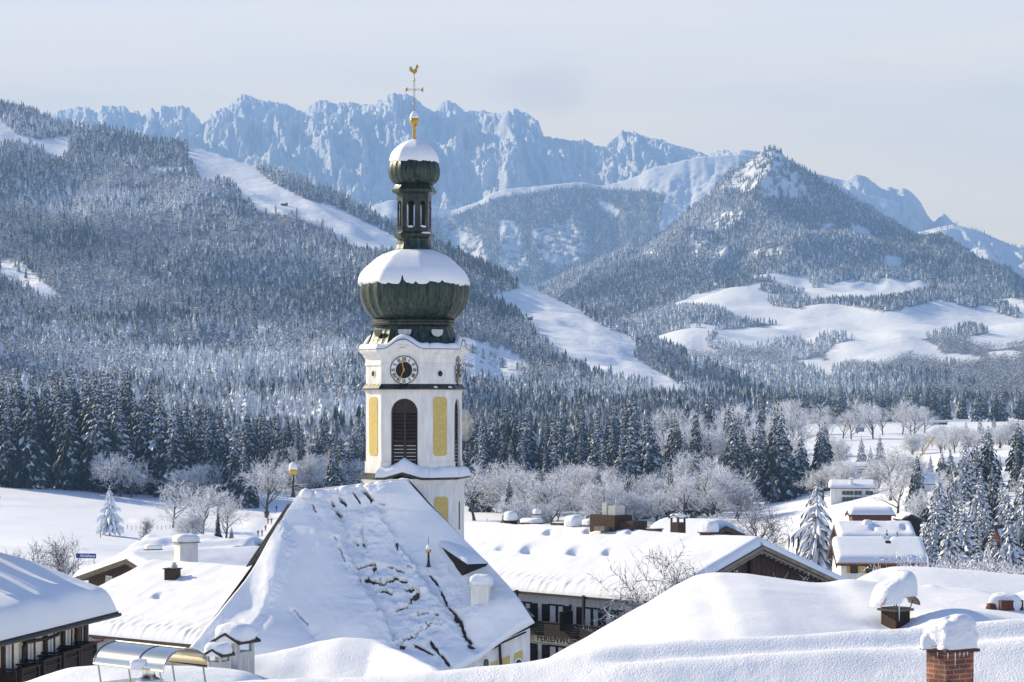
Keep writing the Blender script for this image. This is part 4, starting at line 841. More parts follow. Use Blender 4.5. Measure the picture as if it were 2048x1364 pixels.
# walls
P1, P2 = at(950, 1330, 141.7), at(1060, 1290, 143.6)
foot = [np.array((BLc[0][0] + .7, BLc[0][1] + .5)), np.array((BLc[2][0], BLc[2][1] + .9)), np.array((BLc[4][0], BLc[4][1] + .9)), P1[:2], P2[:2], back_r[:2] - np.array((.6, .6)), back_l[:2] + np.array((.6, -.6))]
tops = [9.0, 8.6, 8.3, zat(1306, 141.7), zat(1256, 143.6), 10.2, 9.4]
wl = MB(); n = len(foot); wl.add([(p[0], p[1], -.5) for p in foot] + [(p[0], p[1], t) for p, t in zip(foot, tops)], [(i, (i + 1) % n, n + (i + 1) % n, n + i) for i in range(n)]); wl.build('wall', M['render_white'], church)
r_ = Vector((P2[0] - P1[0], P2[1] - P1[1], 0)); WL = r_.length; r_.normalize(); n_ = r_.cross(Vector((0, 0, 1)))
WM = Matrix(((r_.x, 0, n_.x, P1[0]), (r_.y, 0, n_.y, P1[1]), (0, 1, 0, 0), (0, 0, 0, 1)))
def sl(t): return zat(1306, 141.7) + (zat(1256, 143.6) - zat(1306, 141.7)) * t
for a_, b_ in ((.02, .13), (.28, .40), (.49, .63), (.71, .86)):
    p_ = MB(); p_.prism([(a_ * WL, 6), (b_ * WL, 6), (b_ * WL, sl(b_) - .95 - .2 * a_), (a_ * WL, sl(a_) - .95 - .2 * a_)], .02, WM @ Matrix.Translation((0, 0, .003))); p_.build('plaster_panel', M['ochre'], church)
for c_, y_, w_ in ((.19, .62, .36), (.555, 1.75, .30), (.785, 1.55, .36)):
    zz = sl(c_) - y_; hh_ = 1.25; arc = [(c_ * WL + w_ / 2 * math.cos(math.pi * i / 10), zz - w_ / 2 + w_ / 2 * math.sin(math.pi * i / 10)) for i in range(11)]
    big = [(c_ * WL + (w_ / 2 + .1) * math.cos(math.pi * i / 10), zz - w_ / 2 + (w_ / 2 + .1) * math.sin(math.pi * i / 10)) for i in range(11)]
    f_ = MB(); f_.prism(big + [(c_ * WL - w_ / 2 - .1, zz - 1.9), (c_ * WL + w_ / 2 + .1, zz - 1.9)], .05, WM @ Matrix.Translation((0, 0, .004))); aw = f_.build('arched_window', M['render_white'], church)
    g_ = MB(); g_.prism(arc + [(c_ * WL - w_ / 2, zz - 1.8), (c_ * WL + w_ / 2, zz - 1.8)], .02, WM @ Matrix.Translation((0, 0, .045))); g_.build('glazing', M['glass'], aw)
dp = MB(); dp.tube([WM @ Vector((.40 * WL, sl(.4) - .1, .28)), WM @ Vector((.43 * WL, sl(.4) - 1.0, .2)), WM @ Vector((.475 * WL, sl(.4) - 2.2, .12)), WM @ Vector((.475 * WL, 3, .12))], .085, 8); dp.tube([WM @ Vector((0, sl(0) - .05, .4)), WM @ Vector((.3 * WL, sl(.28) - .04, .46)), WM @ Vector((.40 * WL, sl(.4) + .02, .46)), WM @ Vector((.85 * WL, sl(.85) + .02, .46))], .055, 6); dp.build('downpipe', M['timber_dark'], church)
# ------------------------------------------------------------------ near trees: prototypes
def spruce_proto(seed, whorls=30, rad=.19, droop=.8, lift=.25, per=8, bare=.05, widthf=.27, gap=0.0):
    r_ = random.Random(seed); mb = MB()
    for k in range(whorls):
        t = (k + .5 * r_.random()) / whorls; z = bare + (1 - bare) * .985 * t
        rr = rad * (1 - t) ** .82 * (.80 + .4 * r_.random()) * (1 if t > .08 else .75) + .006
        n = max(4, int(per * (1 - .45 * t))); ph = r_.random() * 6.28
        for j in range(n):
            if r_.random() < gap: continue
            a = ph + 6.283 * j / n + r_.uniform(-.28, .28); L = rr * r_.uniform(.72, 1.22); ca, sa = math.cos(a), math.sin(a); z0 = z + r_.uniform(-.008, .008)
            dz = droop * r_.uniform(.75, 1.25); segs = 4; vs_, fs = [], []
            for i in range(segs + 1):
                s = i / segs; o = L * s; h = z0 + L * (lift * s - dz * s * s)
                w = L * widthf * (1 - s) ** .5 * (.45 + 1.1 * s) * r_.uniform(.65, 1.35) * (1.25 if i % 2 else .8) + .0015; hang = L * (.10 + .16 * s) * r_.uniform(.6, 1.4)
                vs_ += [(o * ca - w * -sa * -1, o * sa - w * ca, h - hang), (o * ca, o * sa, h), (o * ca - w * sa, o * sa + w * ca, h - hang * r_.uniform(.6, 1.3))]
                vs_[-3] = (o * ca + w * sa, o * sa - w * ca, h - hang)
            for i in range(segs):
                b = 3 * i; fs += [(b, b + 1, b + 4, b + 3), (b + 1, b + 2, b + 5, b + 4)]
            mb.add(vs_, fs)
    mb.add([(0, 0, 1.0), (.010, 0, .95), (-.005, .009, .95), (-.005, -.009, .95)], [(0, 1, 2), (0, 2, 3), (0, 3, 1)])
    tk = MB(); tk.tube([(0, 0, -.02), (0, 0, .3), (0, 0, .93)], [.013, .010, .002], 6)
    return mb, tk
def broad_proto(seed, spread=1.0, fine=5, tall=1.0, tw=.0034, ntrunk=1, levels=4, start=.22):
    r_ = random.Random(seed); tk, cr_ = MB(), MB()
    def seg(p, q, ra, rb, lvl):
        if lvl <= 1: tk.tube([p, q], [ra, rb], 5, caps=False)
        else:
            d = (q - p); u = d.cross(Vector((r_.gauss(0, 1), r_.gauss(0, 1), r_.gauss(0, 1)))); u = u.normalized() if u.length > 1e-6 else Vector((1, 0, 0)); w = d.cross(u).normalized()
            cr_.add([p + u * ra, p - u * ra * .5 + w * ra * .87, p - u * ra * .5 - w * ra * .87, q], [(0, 1, 3), (1, 2, 3), (2, 0, 3)])
    def grow(p, d, L, ra, lvl):
        n = 4 if lvl < 2 else 3 if lvl < 3 else 2; q = p; pts = [(p, 0)]
        for i in range(n):
            bend = Vector((r_.gauss(0, 1), r_.gauss(0, 1), r_.gauss(0, .6))) * (.10 if lvl == 0 else .22); d = (d + bend + Vector((0, 0, .05 * tall))).normalized()
            q2 = q + d * L / n; f0, f1 = 1 - .75 * i / n, 1 - .75 * (i + 1) / n; seg(q, q2, ra * f0, ra * f1, lvl); q = q2; pts.append((q, (i + 1) / n))
        if lvl >= levels: return
        nc = [9, 7, 5, fine, 3][lvl]; 
        for c in range(nc):
            s = (start + (1 - start) * (c + r_.random()) / nc) if lvl else (.16 + .84 * (c + r_.random()) / nc); i = min(n - 1, int(s * n)); a0, a1 = pts[i][0], pts[i + 1][0]; pp = a0 + (a1 - a0) * (s * n - i)
            ax = Vector((r_.gauss(0, 1), r_.gauss(0, 1), r_.gauss(0, 1))); ax = (ax - d * ax.dot(d)).normalized(); ang = r_.uniform(.45, .95) * spread
            nd = (d * math.cos(ang) + ax * math.sin(ang)).normalized(); nd = (nd + Vector((0, 0, .12 * tall if lvl < 2 else 0))).normalized()
            grow(pp, nd, L * r_.uniform(.46, .70) * ((1.35 - .6 * s) if lvl == 0 else 1), max(ra * (.55 if lvl else .6) * (1 - .4 * s), tw), lvl + 1)
    for k in range(ntrunk): grow(Vector((.03 * k * r_.uniform(-1, 1), .03 * k * r_.uniform(-1, 1), -.01)), Vector((r_.uniform(-.1, .1) * (1 + k), r_.uniform(-.1, .1) * (1 + k), 1)).normalized(), .52, .020 / (1 + .3 * (ntrunk - 1)), 0)
    zm = max(v[2] for v in cr_.v)
    for m_ in (tk, cr_): m_.v = [(x / zm, y / zm, z / zm) for x, y, z in m_.v]
    return cr_, tk
def to_mesh(mb, name, m, smooth=False):
    me = bpy.data.meshes.new(name); me.from_pydata(mb.v, [], mb.f); me.materials.append(m); me.update(); return me
def protos(fn, seeds, cm, tm, **k):
    out = []
    for s in seeds:
        c, t = fn(s, **k); out.append((to_mesh(c, 'crown', cm), to_mesh(t, 'trunk', tm)))
    return out
SP = protos(spruce_proto, range(6), M['spruce'], M['bark'], whorls=34, per=10, widthf=.20)
SPN = protos(spruce_proto, range(10, 14), M['spruce'], M['bark'], rad=.135, whorls=36, per=10, widthf=.20)
SPV = protos(spruce_proto, range(20, 25), M['spruce_snowy'], M['bark'], rad=.20, whorls=40, per=12, gap=.12, widthf=.16, droop=.7)
LAR = protos(spruce_proto, [31], M['larch'], M['bark'], rad=.25, whorls=44, per=10, droop=1.0, lift=.14, widthf=.10, gap=.15)
FRO = protos(broad_proto, range(40, 46), M['twig_frost'], M['bark'])
FROB = protos(broad_proto, range(50, 53), M['twig_frost'], M['bark'], spread=1.15, ntrunk=3, start=.1)
BAR = protos(broad_proto, range(60, 63), M['twig_bare'], M['bark'], fine=4, tw=.0028)
BARD = protos(broad_proto, range(65, 68), M['twig_bare'], M['bark'], fine=10, tw=.0016, spread=1.25, start=.1)
FROD = protos(broad_proto, range(90, 93), M['twig_bare'], M['bark'], fine=5)
FCON = protos(spruce_proto, [70], M['twig_frost'], M['bark'], rad=.33, whorls=26, per=9, droop=.55, lift=.25, bare=.16, widthf=.16, gap=.1)
trng = random.Random(5)
def plant(name, P, x, y, z, h, w, label, group=None, cat='tree'):
    e = thing(name, label, cat, (x, y, z), group); e.scale = (h * w, h * w, h); e.rotation_euler = (0, 0, trng.random() * 6.28)
    for me in P:
        o = bpy.data.objects.new(me.name.split('.')[0], me); COL.objects.link(o); o.parent = e
    return e
def gd(px, py, lo=260, hi=1700):
    d = np.geomspace(lo, hi, 600); z = ground_z(np.full(600, float(px)), d); q = HY - F * (z - EYE) / d
    k = np.nonzero(q <= py)[0]; return float(d[k[0]]) if len(k) else None
def plant_px(name, P, px, ytop, ybase, label, group=None, w=1.0, d=None, cat='tree'):
    if d is None: d = gd(px, ybase) or 700.0
    x = (px - CX) / F * d; z = float(ground_z(px, d)); h = zat(ytop, d) - z
    return plant(name, P, x, d, z - .2, h, w, label, group, cat)
def wood(name, PS, n, pxr, dr, hr, label, group, edge=None, w=(.9, 1.2), mind=3.2, hfun=None):
    pts = []; tries = 0
    while len(pts) < n and tries < n * 40:
        tries += 1; u = trng.random(); px = trng.uniform(*pxr); d = dr[0] + (dr[1] - dr[0]) * u ** 1.4
        if edge: d += edge(px)
        x = (px - CX) / F * d
        if any((x - a) ** 2 + (d - b) ** 2 < mind ** 2 for a, b in pts): continue
        pts.append((x, d)); h = trng.uniform(*hr) * (hfun(px) if hfun else 1)
        plant(name, trng.choice(PS), x, d, float(ground_z(px, d)) - .3, h, trng.uniform(*w), label, group)
# the dark wood on the left, the wood behind the tower, the row beyond the far field
ledge_ = lambda px: float(np.interp(px, [-100, 0, 230, 480, 560, 740], [10, 5, 0, 0, 60, 80]))
hl = lambda px: float(np.interp(px, [0, 230, 330, 400, 520, 740], [1.0, 1.02, 1.0, .84, .74, .68]))
wood('spruce_tree', SP, 62, (-50, 420), (702, 850), (26, 33), 'tall dark snow dusted spruce in the wood above the left meadow', 'spruces of the dark wood left of the church tower', ledge_, hfun=hl, mind=4.2)
wood('spruce_tree', SP + SPN, 46, (400, 735), (700, 860), (25, 32), 'medium snowy spruce at the forest foot just left of the church tower', 'spruces at the forest foot left of the church tower', ledge_, hfun=hl, mind=4)
wood('frosted_tree', FRO + FROB, 26, (200, 740), (692, 730), (9, 14), 'frosted broadleaf tree along the edge of the left spruce wood', 'frosted trees at the edge of the left wood', ledge_, w=(1.0, 1.4))
cedge = lambda px: float(np.interp(px, [920, 1100, 1300, 1560, 1640], [0, 10, 0, 0, 10]))
wood('spruce_tree', SP + SPN, 112, (918, 1580), (705, 1010), (15, 30), 'snow dusted dark spruce in the dense wood right of the church tower', 'spruces of the wood right of the church tower', cedge, mind=4.2)
wood('spruce_tree', SP + SPN, 14, (930, 1480), (640, 705), (9, 19), 'small dark spruce among the frosted trees behind the hotel roof', 'small spruces among the frosted trees behind the hotel roof', mind=5)
wood('frosted_tree', FRO + FROB + FROD[:1], 44, (945, 1480), (625, 715), (7, 18), 'white frosted broadleaf tree before the spruces behind the hotel roof', 'frosted trees behind the hotel roof', mind=4, w=(1.0, 1.5))
wood('frosted_tree', FRO, 22, (1300, 1600), (830, 1050), (17, 23), 'frosted broadleaf tree high in the wood right of the tower', 'frosted trees standing in the wood right of the tower', mind=5)
wood('spruce_tree', SPN, 62, (1545, 2075), (1470, 1580), (20, 27), 'tall slim spruce in the row beyond the far snowy field', 'spruces in the row beyond the far field', w=(1.0, 1.35), mind=5)
wood('frosted_tree', FRO, 16, (1560, 1850), (1120, 1230), (13, 20), 'frosted broadleaf tree on the near rim of the far field', 'frosted trees on the rim of the far field', mind=5)
wood('frosted_tree', FRO + FROB, 36, (1815, 2070), (880, 1010), (7, 11.5), 'frosted broadleaf tree in the copse above the village houses', 'frosted trees above the village houses', mind=4)
wood('frosted_tree', FRO + FROB, 16, (1500, 1700), (760, 900), (10, 16), 'frosted broadleaf tree between the wood and the white houses', 'frosted trees beside the white houses', mind=5)
wood('spruce_tree', SP, 12, (1480, 1660), (730, 830), (15, 22), 'dark spruce at the right end of the middle wood', 'spruces at the right end of the middle wood', mind=4)
wood('spruce_tree', SPV, 20, (1845, 2075), (262, 330), (9, 14), 'snow laden spruce in the grove at the right of the village', 'laden spruces at the right of the village', w=(.95, 1.25), mind=2.6)
wood('spruce_tree', SPV + SP, 16, (1830, 2075), (380, 620), (8, 14), 'snowy spruce between the upper village houses', 'spruces between the upper village houses', w=(.95, 1.25), mind=3.5)
wood('frosted_tree', FRO + FROB, 11, (1745, 2075), (400, 700), (6, 11), 'frosted garden tree between the upper village houses', 'garden trees between the upper village houses', w=(1.0, 1.4), mind=4)
wood('frosted_tree', FRO + FROB, 9, (1640, 1800), (650, 780), (7, 12), 'frosted tree beside the two white houses', 'trees beside the two white houses', w=(1.0, 1.4), mind=4)
# single trees
plant_px('frosted_tree', FCON[0], 219, 968, 1071, 'cone shaped white frosted tree alone on the left meadow', w=.85)
plant_px('frosted_tree', FRO[0], 346, 945, 1056, 'frosted broadleaf tree at the shaded forest edge on the meadow', w=1.2)
plant_px('frosted_tree', FRO[1], 404, 962, 1082, 'big frosted tree with twin stems beside the slim dark spruce', w=1.25)
plant_px('frosted_tree', FRO[2], 452, 978, 1078, 'frosted tree right of the slim dark spruce on the meadow', w=1.1)
plant_px('frosted_tree', FROB[0], 380, 1020, 1085, 'low frosted bush tree left of the slim dark spruce', w=1.2)
plant_px('spruce_tree', SPN[0], 436, 1004, 1083, 'slim dark spruce standing among frosted trees on the meadow', w=.75)
plant_px('spruce_tree', SPV[0], 463, 1050, 1084, 'tiny snowy spruce on the meadow behind the white chimney roof', w=1.0)
plant_px('bare_tree', BAR[0], 290, 1026, 1098, 'small sparse tree on the meadow behind the white box chimney', w=.9)
plant_px('frosted_tree', FRO[3], 533, 905, 1036, 'tall frosted tree on the walking path left of the church', w=1.1)
plant_px('spruce_tree', SP[1], 667, 884, 1010, 'dark spruce close to the left side of the tower', w=1.1)
plant_px('spruce_tree', SP[2], 487, 872, 1012, 'broad dark spruce behind the tall frosted path tree', w=1.15)
plant_px('bare_tree', BAR[1], 62, 1068, 1150, 'leafless dark tree behind the left balcony house, nearest the edge', w=1.0, d=300)
plant_px('bare_tree', BAR[2], 118, 1054, 1160, 'slender leafless tree just left of the blue sign', w=.8, d=290)
plant_px('bare_shrub', BAR[0], 24, 1092, 1150, 'low leafless shrub at the roadside behind the balcony house', w=1.5, d=310, cat='shrub')
plant_px('bare_shrub', BAR[1], 92, 1100, 1160, 'leafless shrub between the two bare roadside trees', w=1.4, d=285, cat='shrub')
plant_px('bare_tree', BARD[0], 1392, 1066, 1290, 'dark leafless tree in front of the hotel roof', w=1.0, d=150)
plant_px('bare_tree', BARD[2], 1362, 1082, 1290, 'leafless tree at the left of the clump in front of the hotel roof', w=.8, d=148)
plant_px('bare_tree', BARD[1], 1424, 1078, 1290, 'leafless tree between two others in front of the hotel roof', w=.9, d=154)
plant_px('bare_tree', BARD[1], 1450, 1112, 1290, 'snowy leafless tree beside the dark timber gable', w=.7, d=152)
plant_px('larch_tree', LAR[0], 1634, 950, 1112, 'large drooping snow laden conifer beside the flagpoles', w=1.25, d=330)
plant_px('frosted_tree', FRO[4], 1781, 884, 1020, 'wide bare crowned tree by the white house with window rows', w=1.5, d=560)
plant_px('bare_tree', BAR[1], 1512, 975, 1072, 'bare tree with dark trunk behind the timber gable roof', w=1.15, d=420)
plant_px('frosted_tree', FROB[1], 1462, 1004, 1070, 'bushy frosted tree behind the hotel roof ridge end', w=1.2, d=430)
plant_px('frosted_tree', FROB[2], 1418, 1022, 1070, 'low frosted bush tree behind the tall hooded hotel chimney', w=1.3, d=440)
plant_px('frosted_shrub', FROB[0], 1830, 1092, 1140, 'frosted shrub at the right end of the shuttered chalet', w=1.0, d=215, cat='shrub')
for i, (px, yt, yb, d, w, lb) in enumerate((
    (1834, 902, 985, 520, .8, 'slim dark spruce left of the crane jib'), (1861, 906, 945, 640, .9, 'small spruce below the crane jib'), (1901, 896, 955, 560, .95, 'spruce in front of the long snowy roof'),
    (1878, 938, 1080, 330, 1.0, 'large snowy spruce hiding the left village roof'), (1902, 940, 1050, 370, .9, 'spruce behind the large snowy one by the small shed'), (1960, 930, 1060, 360, 1.05, 'tall spruce in front of the dark barn among village roofs'), (2003, 945, 1050, 345, .85, 'slim spruce before the right village roof'),
    (1929, 990, 1140, 262, 1.05, 'huge snow laden spruce left of the orange gable'), (1898, 1008, 1140, 255, 1.05, 'wide laden spruce right of the shuttered chalet'), (2018, 996, 1140, 250, .95, 'laden spruce right of the orange gable'), (2046, 936, 1120, 285, 1.0, 'tall spruce at the right end of the village'),
    (2000, 908, 945, 610, .9, 'small spruce before the long roof, left of a pair'), (2025, 908, 945, 620, .9, 'small spruce before the long roof, right of a pair'), (1723, 870, 912, 800, 1.0, 'dark spruce on the field above the upper white house'), (1741, 890, 914, 790, 1.0, 'smallest of three dark spruces above the upper white house'), (1760, 866, 902, 830, 1.0, 'right dark spruce of three above the upper white house'),
    (1932, 838, 880, 1000, .9, 'spruce rising from the frosted copse below the far field'), (1960, 832, 868, 1040, 1.0, 'broad spruce at the upper rim of the frosted copse'), (1988, 829, 866, 1040, 1.0, 'dense spruce on the far field rim above the copse'), (2037, 840, 880, 1000, .9, 'lone slim spruce on the open far field'),
    (1774, 1053, 1080, 243, 1.0, 'tiny snowy spruce behind the chalet ridge, left of two'), (1794, 1056, 1080, 243, 1.0, 'tiny snowy spruce behind the chalet ridge, right of two'), (1955, 1060, 1145, 245, 1.1, 'low laden spruce under the orange gable'), (1866, 1080, 1145, 236, 1.1, 'low snowy spruce at the chalet corner'))):
    plant_px('spruce_tree', SPV[i % 5], px, yt, yb, lb, w=w, d=d)
plant_px('frosted_shrub', FROB[1], 2035, 1066, 1150, 'frosted shrub in front of the laden spruces', w=.9, d=232, cat='shrub')
plant_px('frosted_shrub', FROB[2], 1985, 1080, 1150, 'low frosted shrub under the orange gable spruces', w=1.2, d=228, cat='shrub')
plant_px('frosted_shrub', FROB[0], 1915, 1092, 1150, 'frosted shrub at the foot of the huge spruce', w=1.2, d=226, cat='shrub')
# ------------------------------------------------------------------ houses
def frame(o, r, n):                           # x along r, y up, z along n
    return Matrix(((r[0], 0, n[0], o[0]), (r[1], 0, n[1], o[1]), (0, 1, 0, o[2]), (0, 0, 0, 1)))
def child_mesh(me, name, parent):
    o = bpy.data.objects.new(name, me); COL.objects.link(o); o.parent = parent; ORG[o.name] = ORG[parent.name]; return o
def snow_sheet(name, G, thick, parent, seed=0, amp=.10, scale=2.2, lipr=.9, mod=None, m=None, crinkle=0.0, crw=2.2, ridge_soft=None):
    """G: grid (nv,nu,3) of roof surface points; snow of rounded thickness lies on it."""
    nv, nu = G.shape[:2]
    du = np.concatenate([np.zeros((nv, 1)), np.cumsum(np.linalg.norm(np.diff(G, axis=1), axis=-1), 1)], 1); dv = np.concatenate([np.zeros((1, nu)), np.cumsum(np.linalg.norm(np.diff(G, axis=0), axis=-1), 0)], 0)
    e = np.minimum.reduce([du, du[:, -1:] - du, dv, dv[-1:] - dv]); e = np.clip(e / (thick * lipr), 0, 1); e = np.sqrt(np.clip(1 - (1 - e) ** 2, 0, 1))
    t = thick * e * (1 + amp * 2 * (fbm(du / scale + seed, dv / scale, 3, seed) - .5)) + amp * .3 * e * (fbm(du * 1.1 + seed, dv * 1.1, 3, seed + 1) - .5)
    if crinkle: t += crinkle * np.clip(1.15 - dv / crw, 0, 1) * np.clip(dv / .3, 0, 1) * ((ridged(du * 3.6, dv * 2.2 + du * 1.2, 4, seed + 5) - .6) * 1.6)
    if mod is not None:
        px, py = proj(G); t += mod(px, py) * e
    top = G + np.array((0, 0, 1.0)) * t[..., None]
    if ridge_soft:                             # round the ridge over a few rows
        for _ in range(ridge_soft): top[1:-1] = .25 * top[:-2] + .5 * top[1:-1] + .25 * top[2:]
    lo = G - np.array((0, 0, .01))
    row = lambda a: np.concatenate([a[:, :1] * 0 + lo[[0], :1] if False else a, ], 1)
    F_ = np.concatenate([lo[:1], top, lo[-1:]], 0); L_ = np.concatenate([lo[:1, :1], lo[:, :1], lo[-1:, :1]], 0); R_ = np.concatenate([lo[:1, -1:], lo[:, -1:], lo[-1:, -1:]], 0)
    return child_mesh(gridmesh(name, np.concatenate([L_, F_, R_], 1) - ORG[parent.name], [m or SN]), name, parent)
def gable(name, label, ridge_end, axis, L, wf, wb, pf, pb, wallmat, base, inset=(1.0, .8, .8, .8), thick=.6, seed=0, roofm='roof_dark', gablem=None, group=None, cat='house', res=.16, mod=None, crinkle=0.0, amp=.10, snowm=None, rsoft=4, slab=.16, eave_board=True):
    """ridge_end: ridge point nearest the end the axis points to; axis: unit plan vector of the ridge; front slope lies towards -w.
    pf, pb: drop of the front/back slope; inset: wall inset front, back, start, end."""
    E = np.array(ridge_end, float); a = np.array((axis[0], axis[1], 0.0)); a /= np.linalg.norm(a); w = np.array((-a[1], a[0], 0.0))
    if w[1] < 0: w = -w
    S0 = E - a * L; th = thing(name, label, cat, (*( (E + S0) / 2)[:2], base), group)
    up = np.array((0, 0, 1.0)); F0, F1 = S0 - w * wf - up * pf, E - w * wf - up * pf; B0, B1 = S0 + w * wb - up * pb, E + w * wb - up * pb
    nu_ = max(8, int(L / res)); nf, nb = max(6, int(wf / res)), max(6, int(wb / res / 1.6)); u = np.linspace(0, 1, nu_)[None, :, None]
    vf, vb = np.linspace(0, 1, nf)[:, None, None], np.linspace(0, 1, nb)[1:, None, None]
    G = np.concatenate([(F0 + (S0 - F0) * vf) * (1 - u) + (F1 + (E - F1) * vf) * u, (S0 + (B0 - S0) * vb) * (1 - u) + (E + (B1 - E) * vb) * u], 0)
    snow_sheet('roof_snow', G, thick, th, seed, mod=mod, crinkle=crinkle, amp=amp, m=snowm, ridge_soft=rsoft)
    rb = MB(); d_ = up * slab
    for p in ((F0, F1, E, S0), (S0, E, B1, B0)):
        q = [x - up * .02 for x in p] + [x - up * .02 - d_ for x in p]; rb.add(q, [(0, 1, 2, 3), (7, 6, 5, 4), (0, 4, 5, 1), (1, 5, 6, 2), (2, 6, 7, 3), (3, 7, 4, 0)])
    for p0, p1 in ((F0, S0), (S0, B0), (F1, E), (E, B1)):                         # barge boards
        s_ = a * .05 * (1 if p0 is F1 or p0 is E else -1)
        q = [p0 + s_, p1 + s_, p1 + s_ - up * (slab + .22), p0 + s_ - up * (slab + .22)]; rb.add(q + [x - s_ * 2 for x in q], [(0, 1, 2, 3), (7, 6, 5, 4), (0, 4, 5, 1), (1, 5, 6, 2), (2, 6, 7, 3), (3, 7, 4, 0)])
    roof = rb.build('roof', M[roofm], th)
    i_f, i_b, i_s, i_e = inset; kf, kb = (wf - i_f) / wf, (wb - i_b) / wb; wb_ = MB()
    c = [S0 + a * i_s - w * wf * kf, E - a * i_e - w * wf * kf, E - a * i_e + w * wb * kb, S0 + a * i_s + w * wb * kb]
    zf, zb_ = E[2] - pf * kf - slab - .03, E[2] - pb * kb - slab - .03; zr = E[2] - slab - .03
    tops = [zf, zf, zb_, zb_]; v = [(p[0], p[1], base) for p in c] + [(p[0], p[1], t) for p, t in zip(c, tops)]
    v += [tuple((S0 + a * i_s)[:2]) + (zr,), tuple((E - a * i_e)[:2]) + (zr,)]
    wb_.add(v, [(0, 1, 5, 4), (1, 2, 6, 9, 5), (2, 3, 7, 6), (3, 0, 4, 8, 7)], 0); wall = wb_.build('wall', M[wallmat], th)
    n = -w; r = np.array((-n[1], n[0], 0.0))
    W0 = c[0] if np.dot(c[1] - c[0], r) > 0 else c[1]
    info = dict(th=th, E=E, S=S0, a=a, w=w, F0=F0, F1=F1, B0=B0, B1=B1, front=frame((W0[0], W0[1], 0), r, n), flen=np.linalg.norm(c[1] - c[0]), zf=zf, zr=zr, c=c, roof=roof,
                endf=frame(((c[1] + c[2]) / 2)[:2].tolist() + [0], np.array((-a[1], a[0], 0)), a), startf=frame(((c[0] + c[3]) / 2)[:2].tolist() + [0], np.array((a[1], -a[0], 0)), -a), wall=wall)
    return info
def fbox(mb, Mf, x, y, z, sx, sy, sz, mi=0): mb.box(Mf @ Vector((x, y, z)), (sx, sy, sz), Mf.to_3x3().to_4x4(), mi)
def window(th, Mf, x, y, w, h, shutters=None, framem='timber_dark', sw=.5, curtain=True, proud=.03, sh_h=None, pane=True, mull=1):
    f = MB()
    for dx in (-w / 2, w / 2): fbox(f, Mf, x + dx, y, proud, .09, h + .09, .08)
    for dy in (-h / 2, h / 2): fbox(f, Mf, x, y + dy, proud, w - .092, .09, .08)
    for i in range(mull): fbox(f, Mf, x - w / 2 + w * (i + 1) / (mull + 1), y, proud - .01, .06, h - .1, .06)
    wo_ = f.build('window', M[framem], th)
    if pane:
        g = MB(); fbox(g, Mf, x, y, .006, w - .05, h - .05, .01); g.build('pane', M['glass'], wo_)
        if curtain:
            g = MB(); fbox(g, Mf, x - w * .24, y, .016, w * .36, h - .16, .006); fbox(g, Mf, x + w * .28, y, .016, w * .28, h - .16, .006); g.build('curtain', M['curtain'], wo_)
    if shutters:
        for sx in (-1, 1):
            s_ = MB(); xx = x + sx * (w / 2 + .06 + sw / 2); hh = sh_h or h; fbox(s_, Mf, xx, y, .045, sw, hh, .05)
            for i in range(5): fbox(s_, Mf, xx, y - hh / 2 + hh * (i + .5) / 5, .078, sw * .78, hh / 5 * .7, .014)
            s_.build('shutter', M[shutters], wo_)
    return wo_
def chimney(th, c, sx, sy, h, m, rz=0.0, snow=.4, lid=True, hood=None, seed=0, lidm='roof_dark', label=None, name='chimney'):
    """c: foot centre; masonry stack, optional cover slab or little roof, snow cushion."""
    Rz = Matrix.Rotation(rz, 4, 'Z'); b = MB(); b.box((c[0], c[1], c[2] + h / 2 - .3), (sx, sy, h + .6), Rz); st = b.build(name, M[m], th)
    if label: st['label'] = label
    z = c[2] + h
    if hood == 'gable':
        hp_ = .42 * sx
        for dx in (-1, 1):
            for dy in (-1, 1):
                p = MB(); p.box(Vector((c[0], c[1], z + hp_ / 2)) + Rz @ Vector((dx * sx * .42, dy * sy * .42, 0)), (sx * .14, sy * .14, hp_), Rz); p.build('post', M[m], st)
        g = MB(); hw_ = sx * .68
        for s_ in (-1, 1): g.add([Vector((c[0], c[1], z + hp_)) + Rz @ Vector(q) for q in ((0, -sy * .65, .35 * sx), (0, sy * .65, .35 * sx), (s_ * hw_, sy * .65, 0), (s_ * hw_, -sy * .65, 0), (0, -sy * .65, .35 * sx - .05), (0, sy * .65, .35 * sx - .05), (s_ * hw_, sy * .65, -.05), (s_ * hw_, -sy * .65, -.05))], [(0, 1, 2, 3), (7, 6, 5, 4), (2, 6, 7, 3), (0, 3, 7, 4), (1, 5, 6, 2)])
        g.build('cover', M[lidm], st); z += hp_ + .07 * sx; sx *= 1.25; sy *= 1.15
    elif lid:
        g = MB(); g.box((c[0], c[1], z + .035), (sx * 1.22, sy * 1.22, .07), Rz); g.build('cover', M[lidm], st); z += .07; sx *= 1.18; sy *= 1.18
    if snow:
        p = MB(); pillow(p, (c[0], c[1], z - (.06 if hood else 0)), sx, sy, snow, Rz, seed=seed, n=10); p.build('chimney_snow', SN, st, True)
    return st
dips = lambda L: (lambda px, py: sum(-a * np.exp(-(((px - x) / sx) ** 2 + ((py - y) / sy) ** 2) ** 2.5) * 1.25 + a * .35 * np.exp(-((px - x + sx * .9) / (sx * 1.2)) ** 2 - ((py - y + sy * 1.3) / (sy * 1.1)) ** 2) for x, y, sx, sy, a in L))
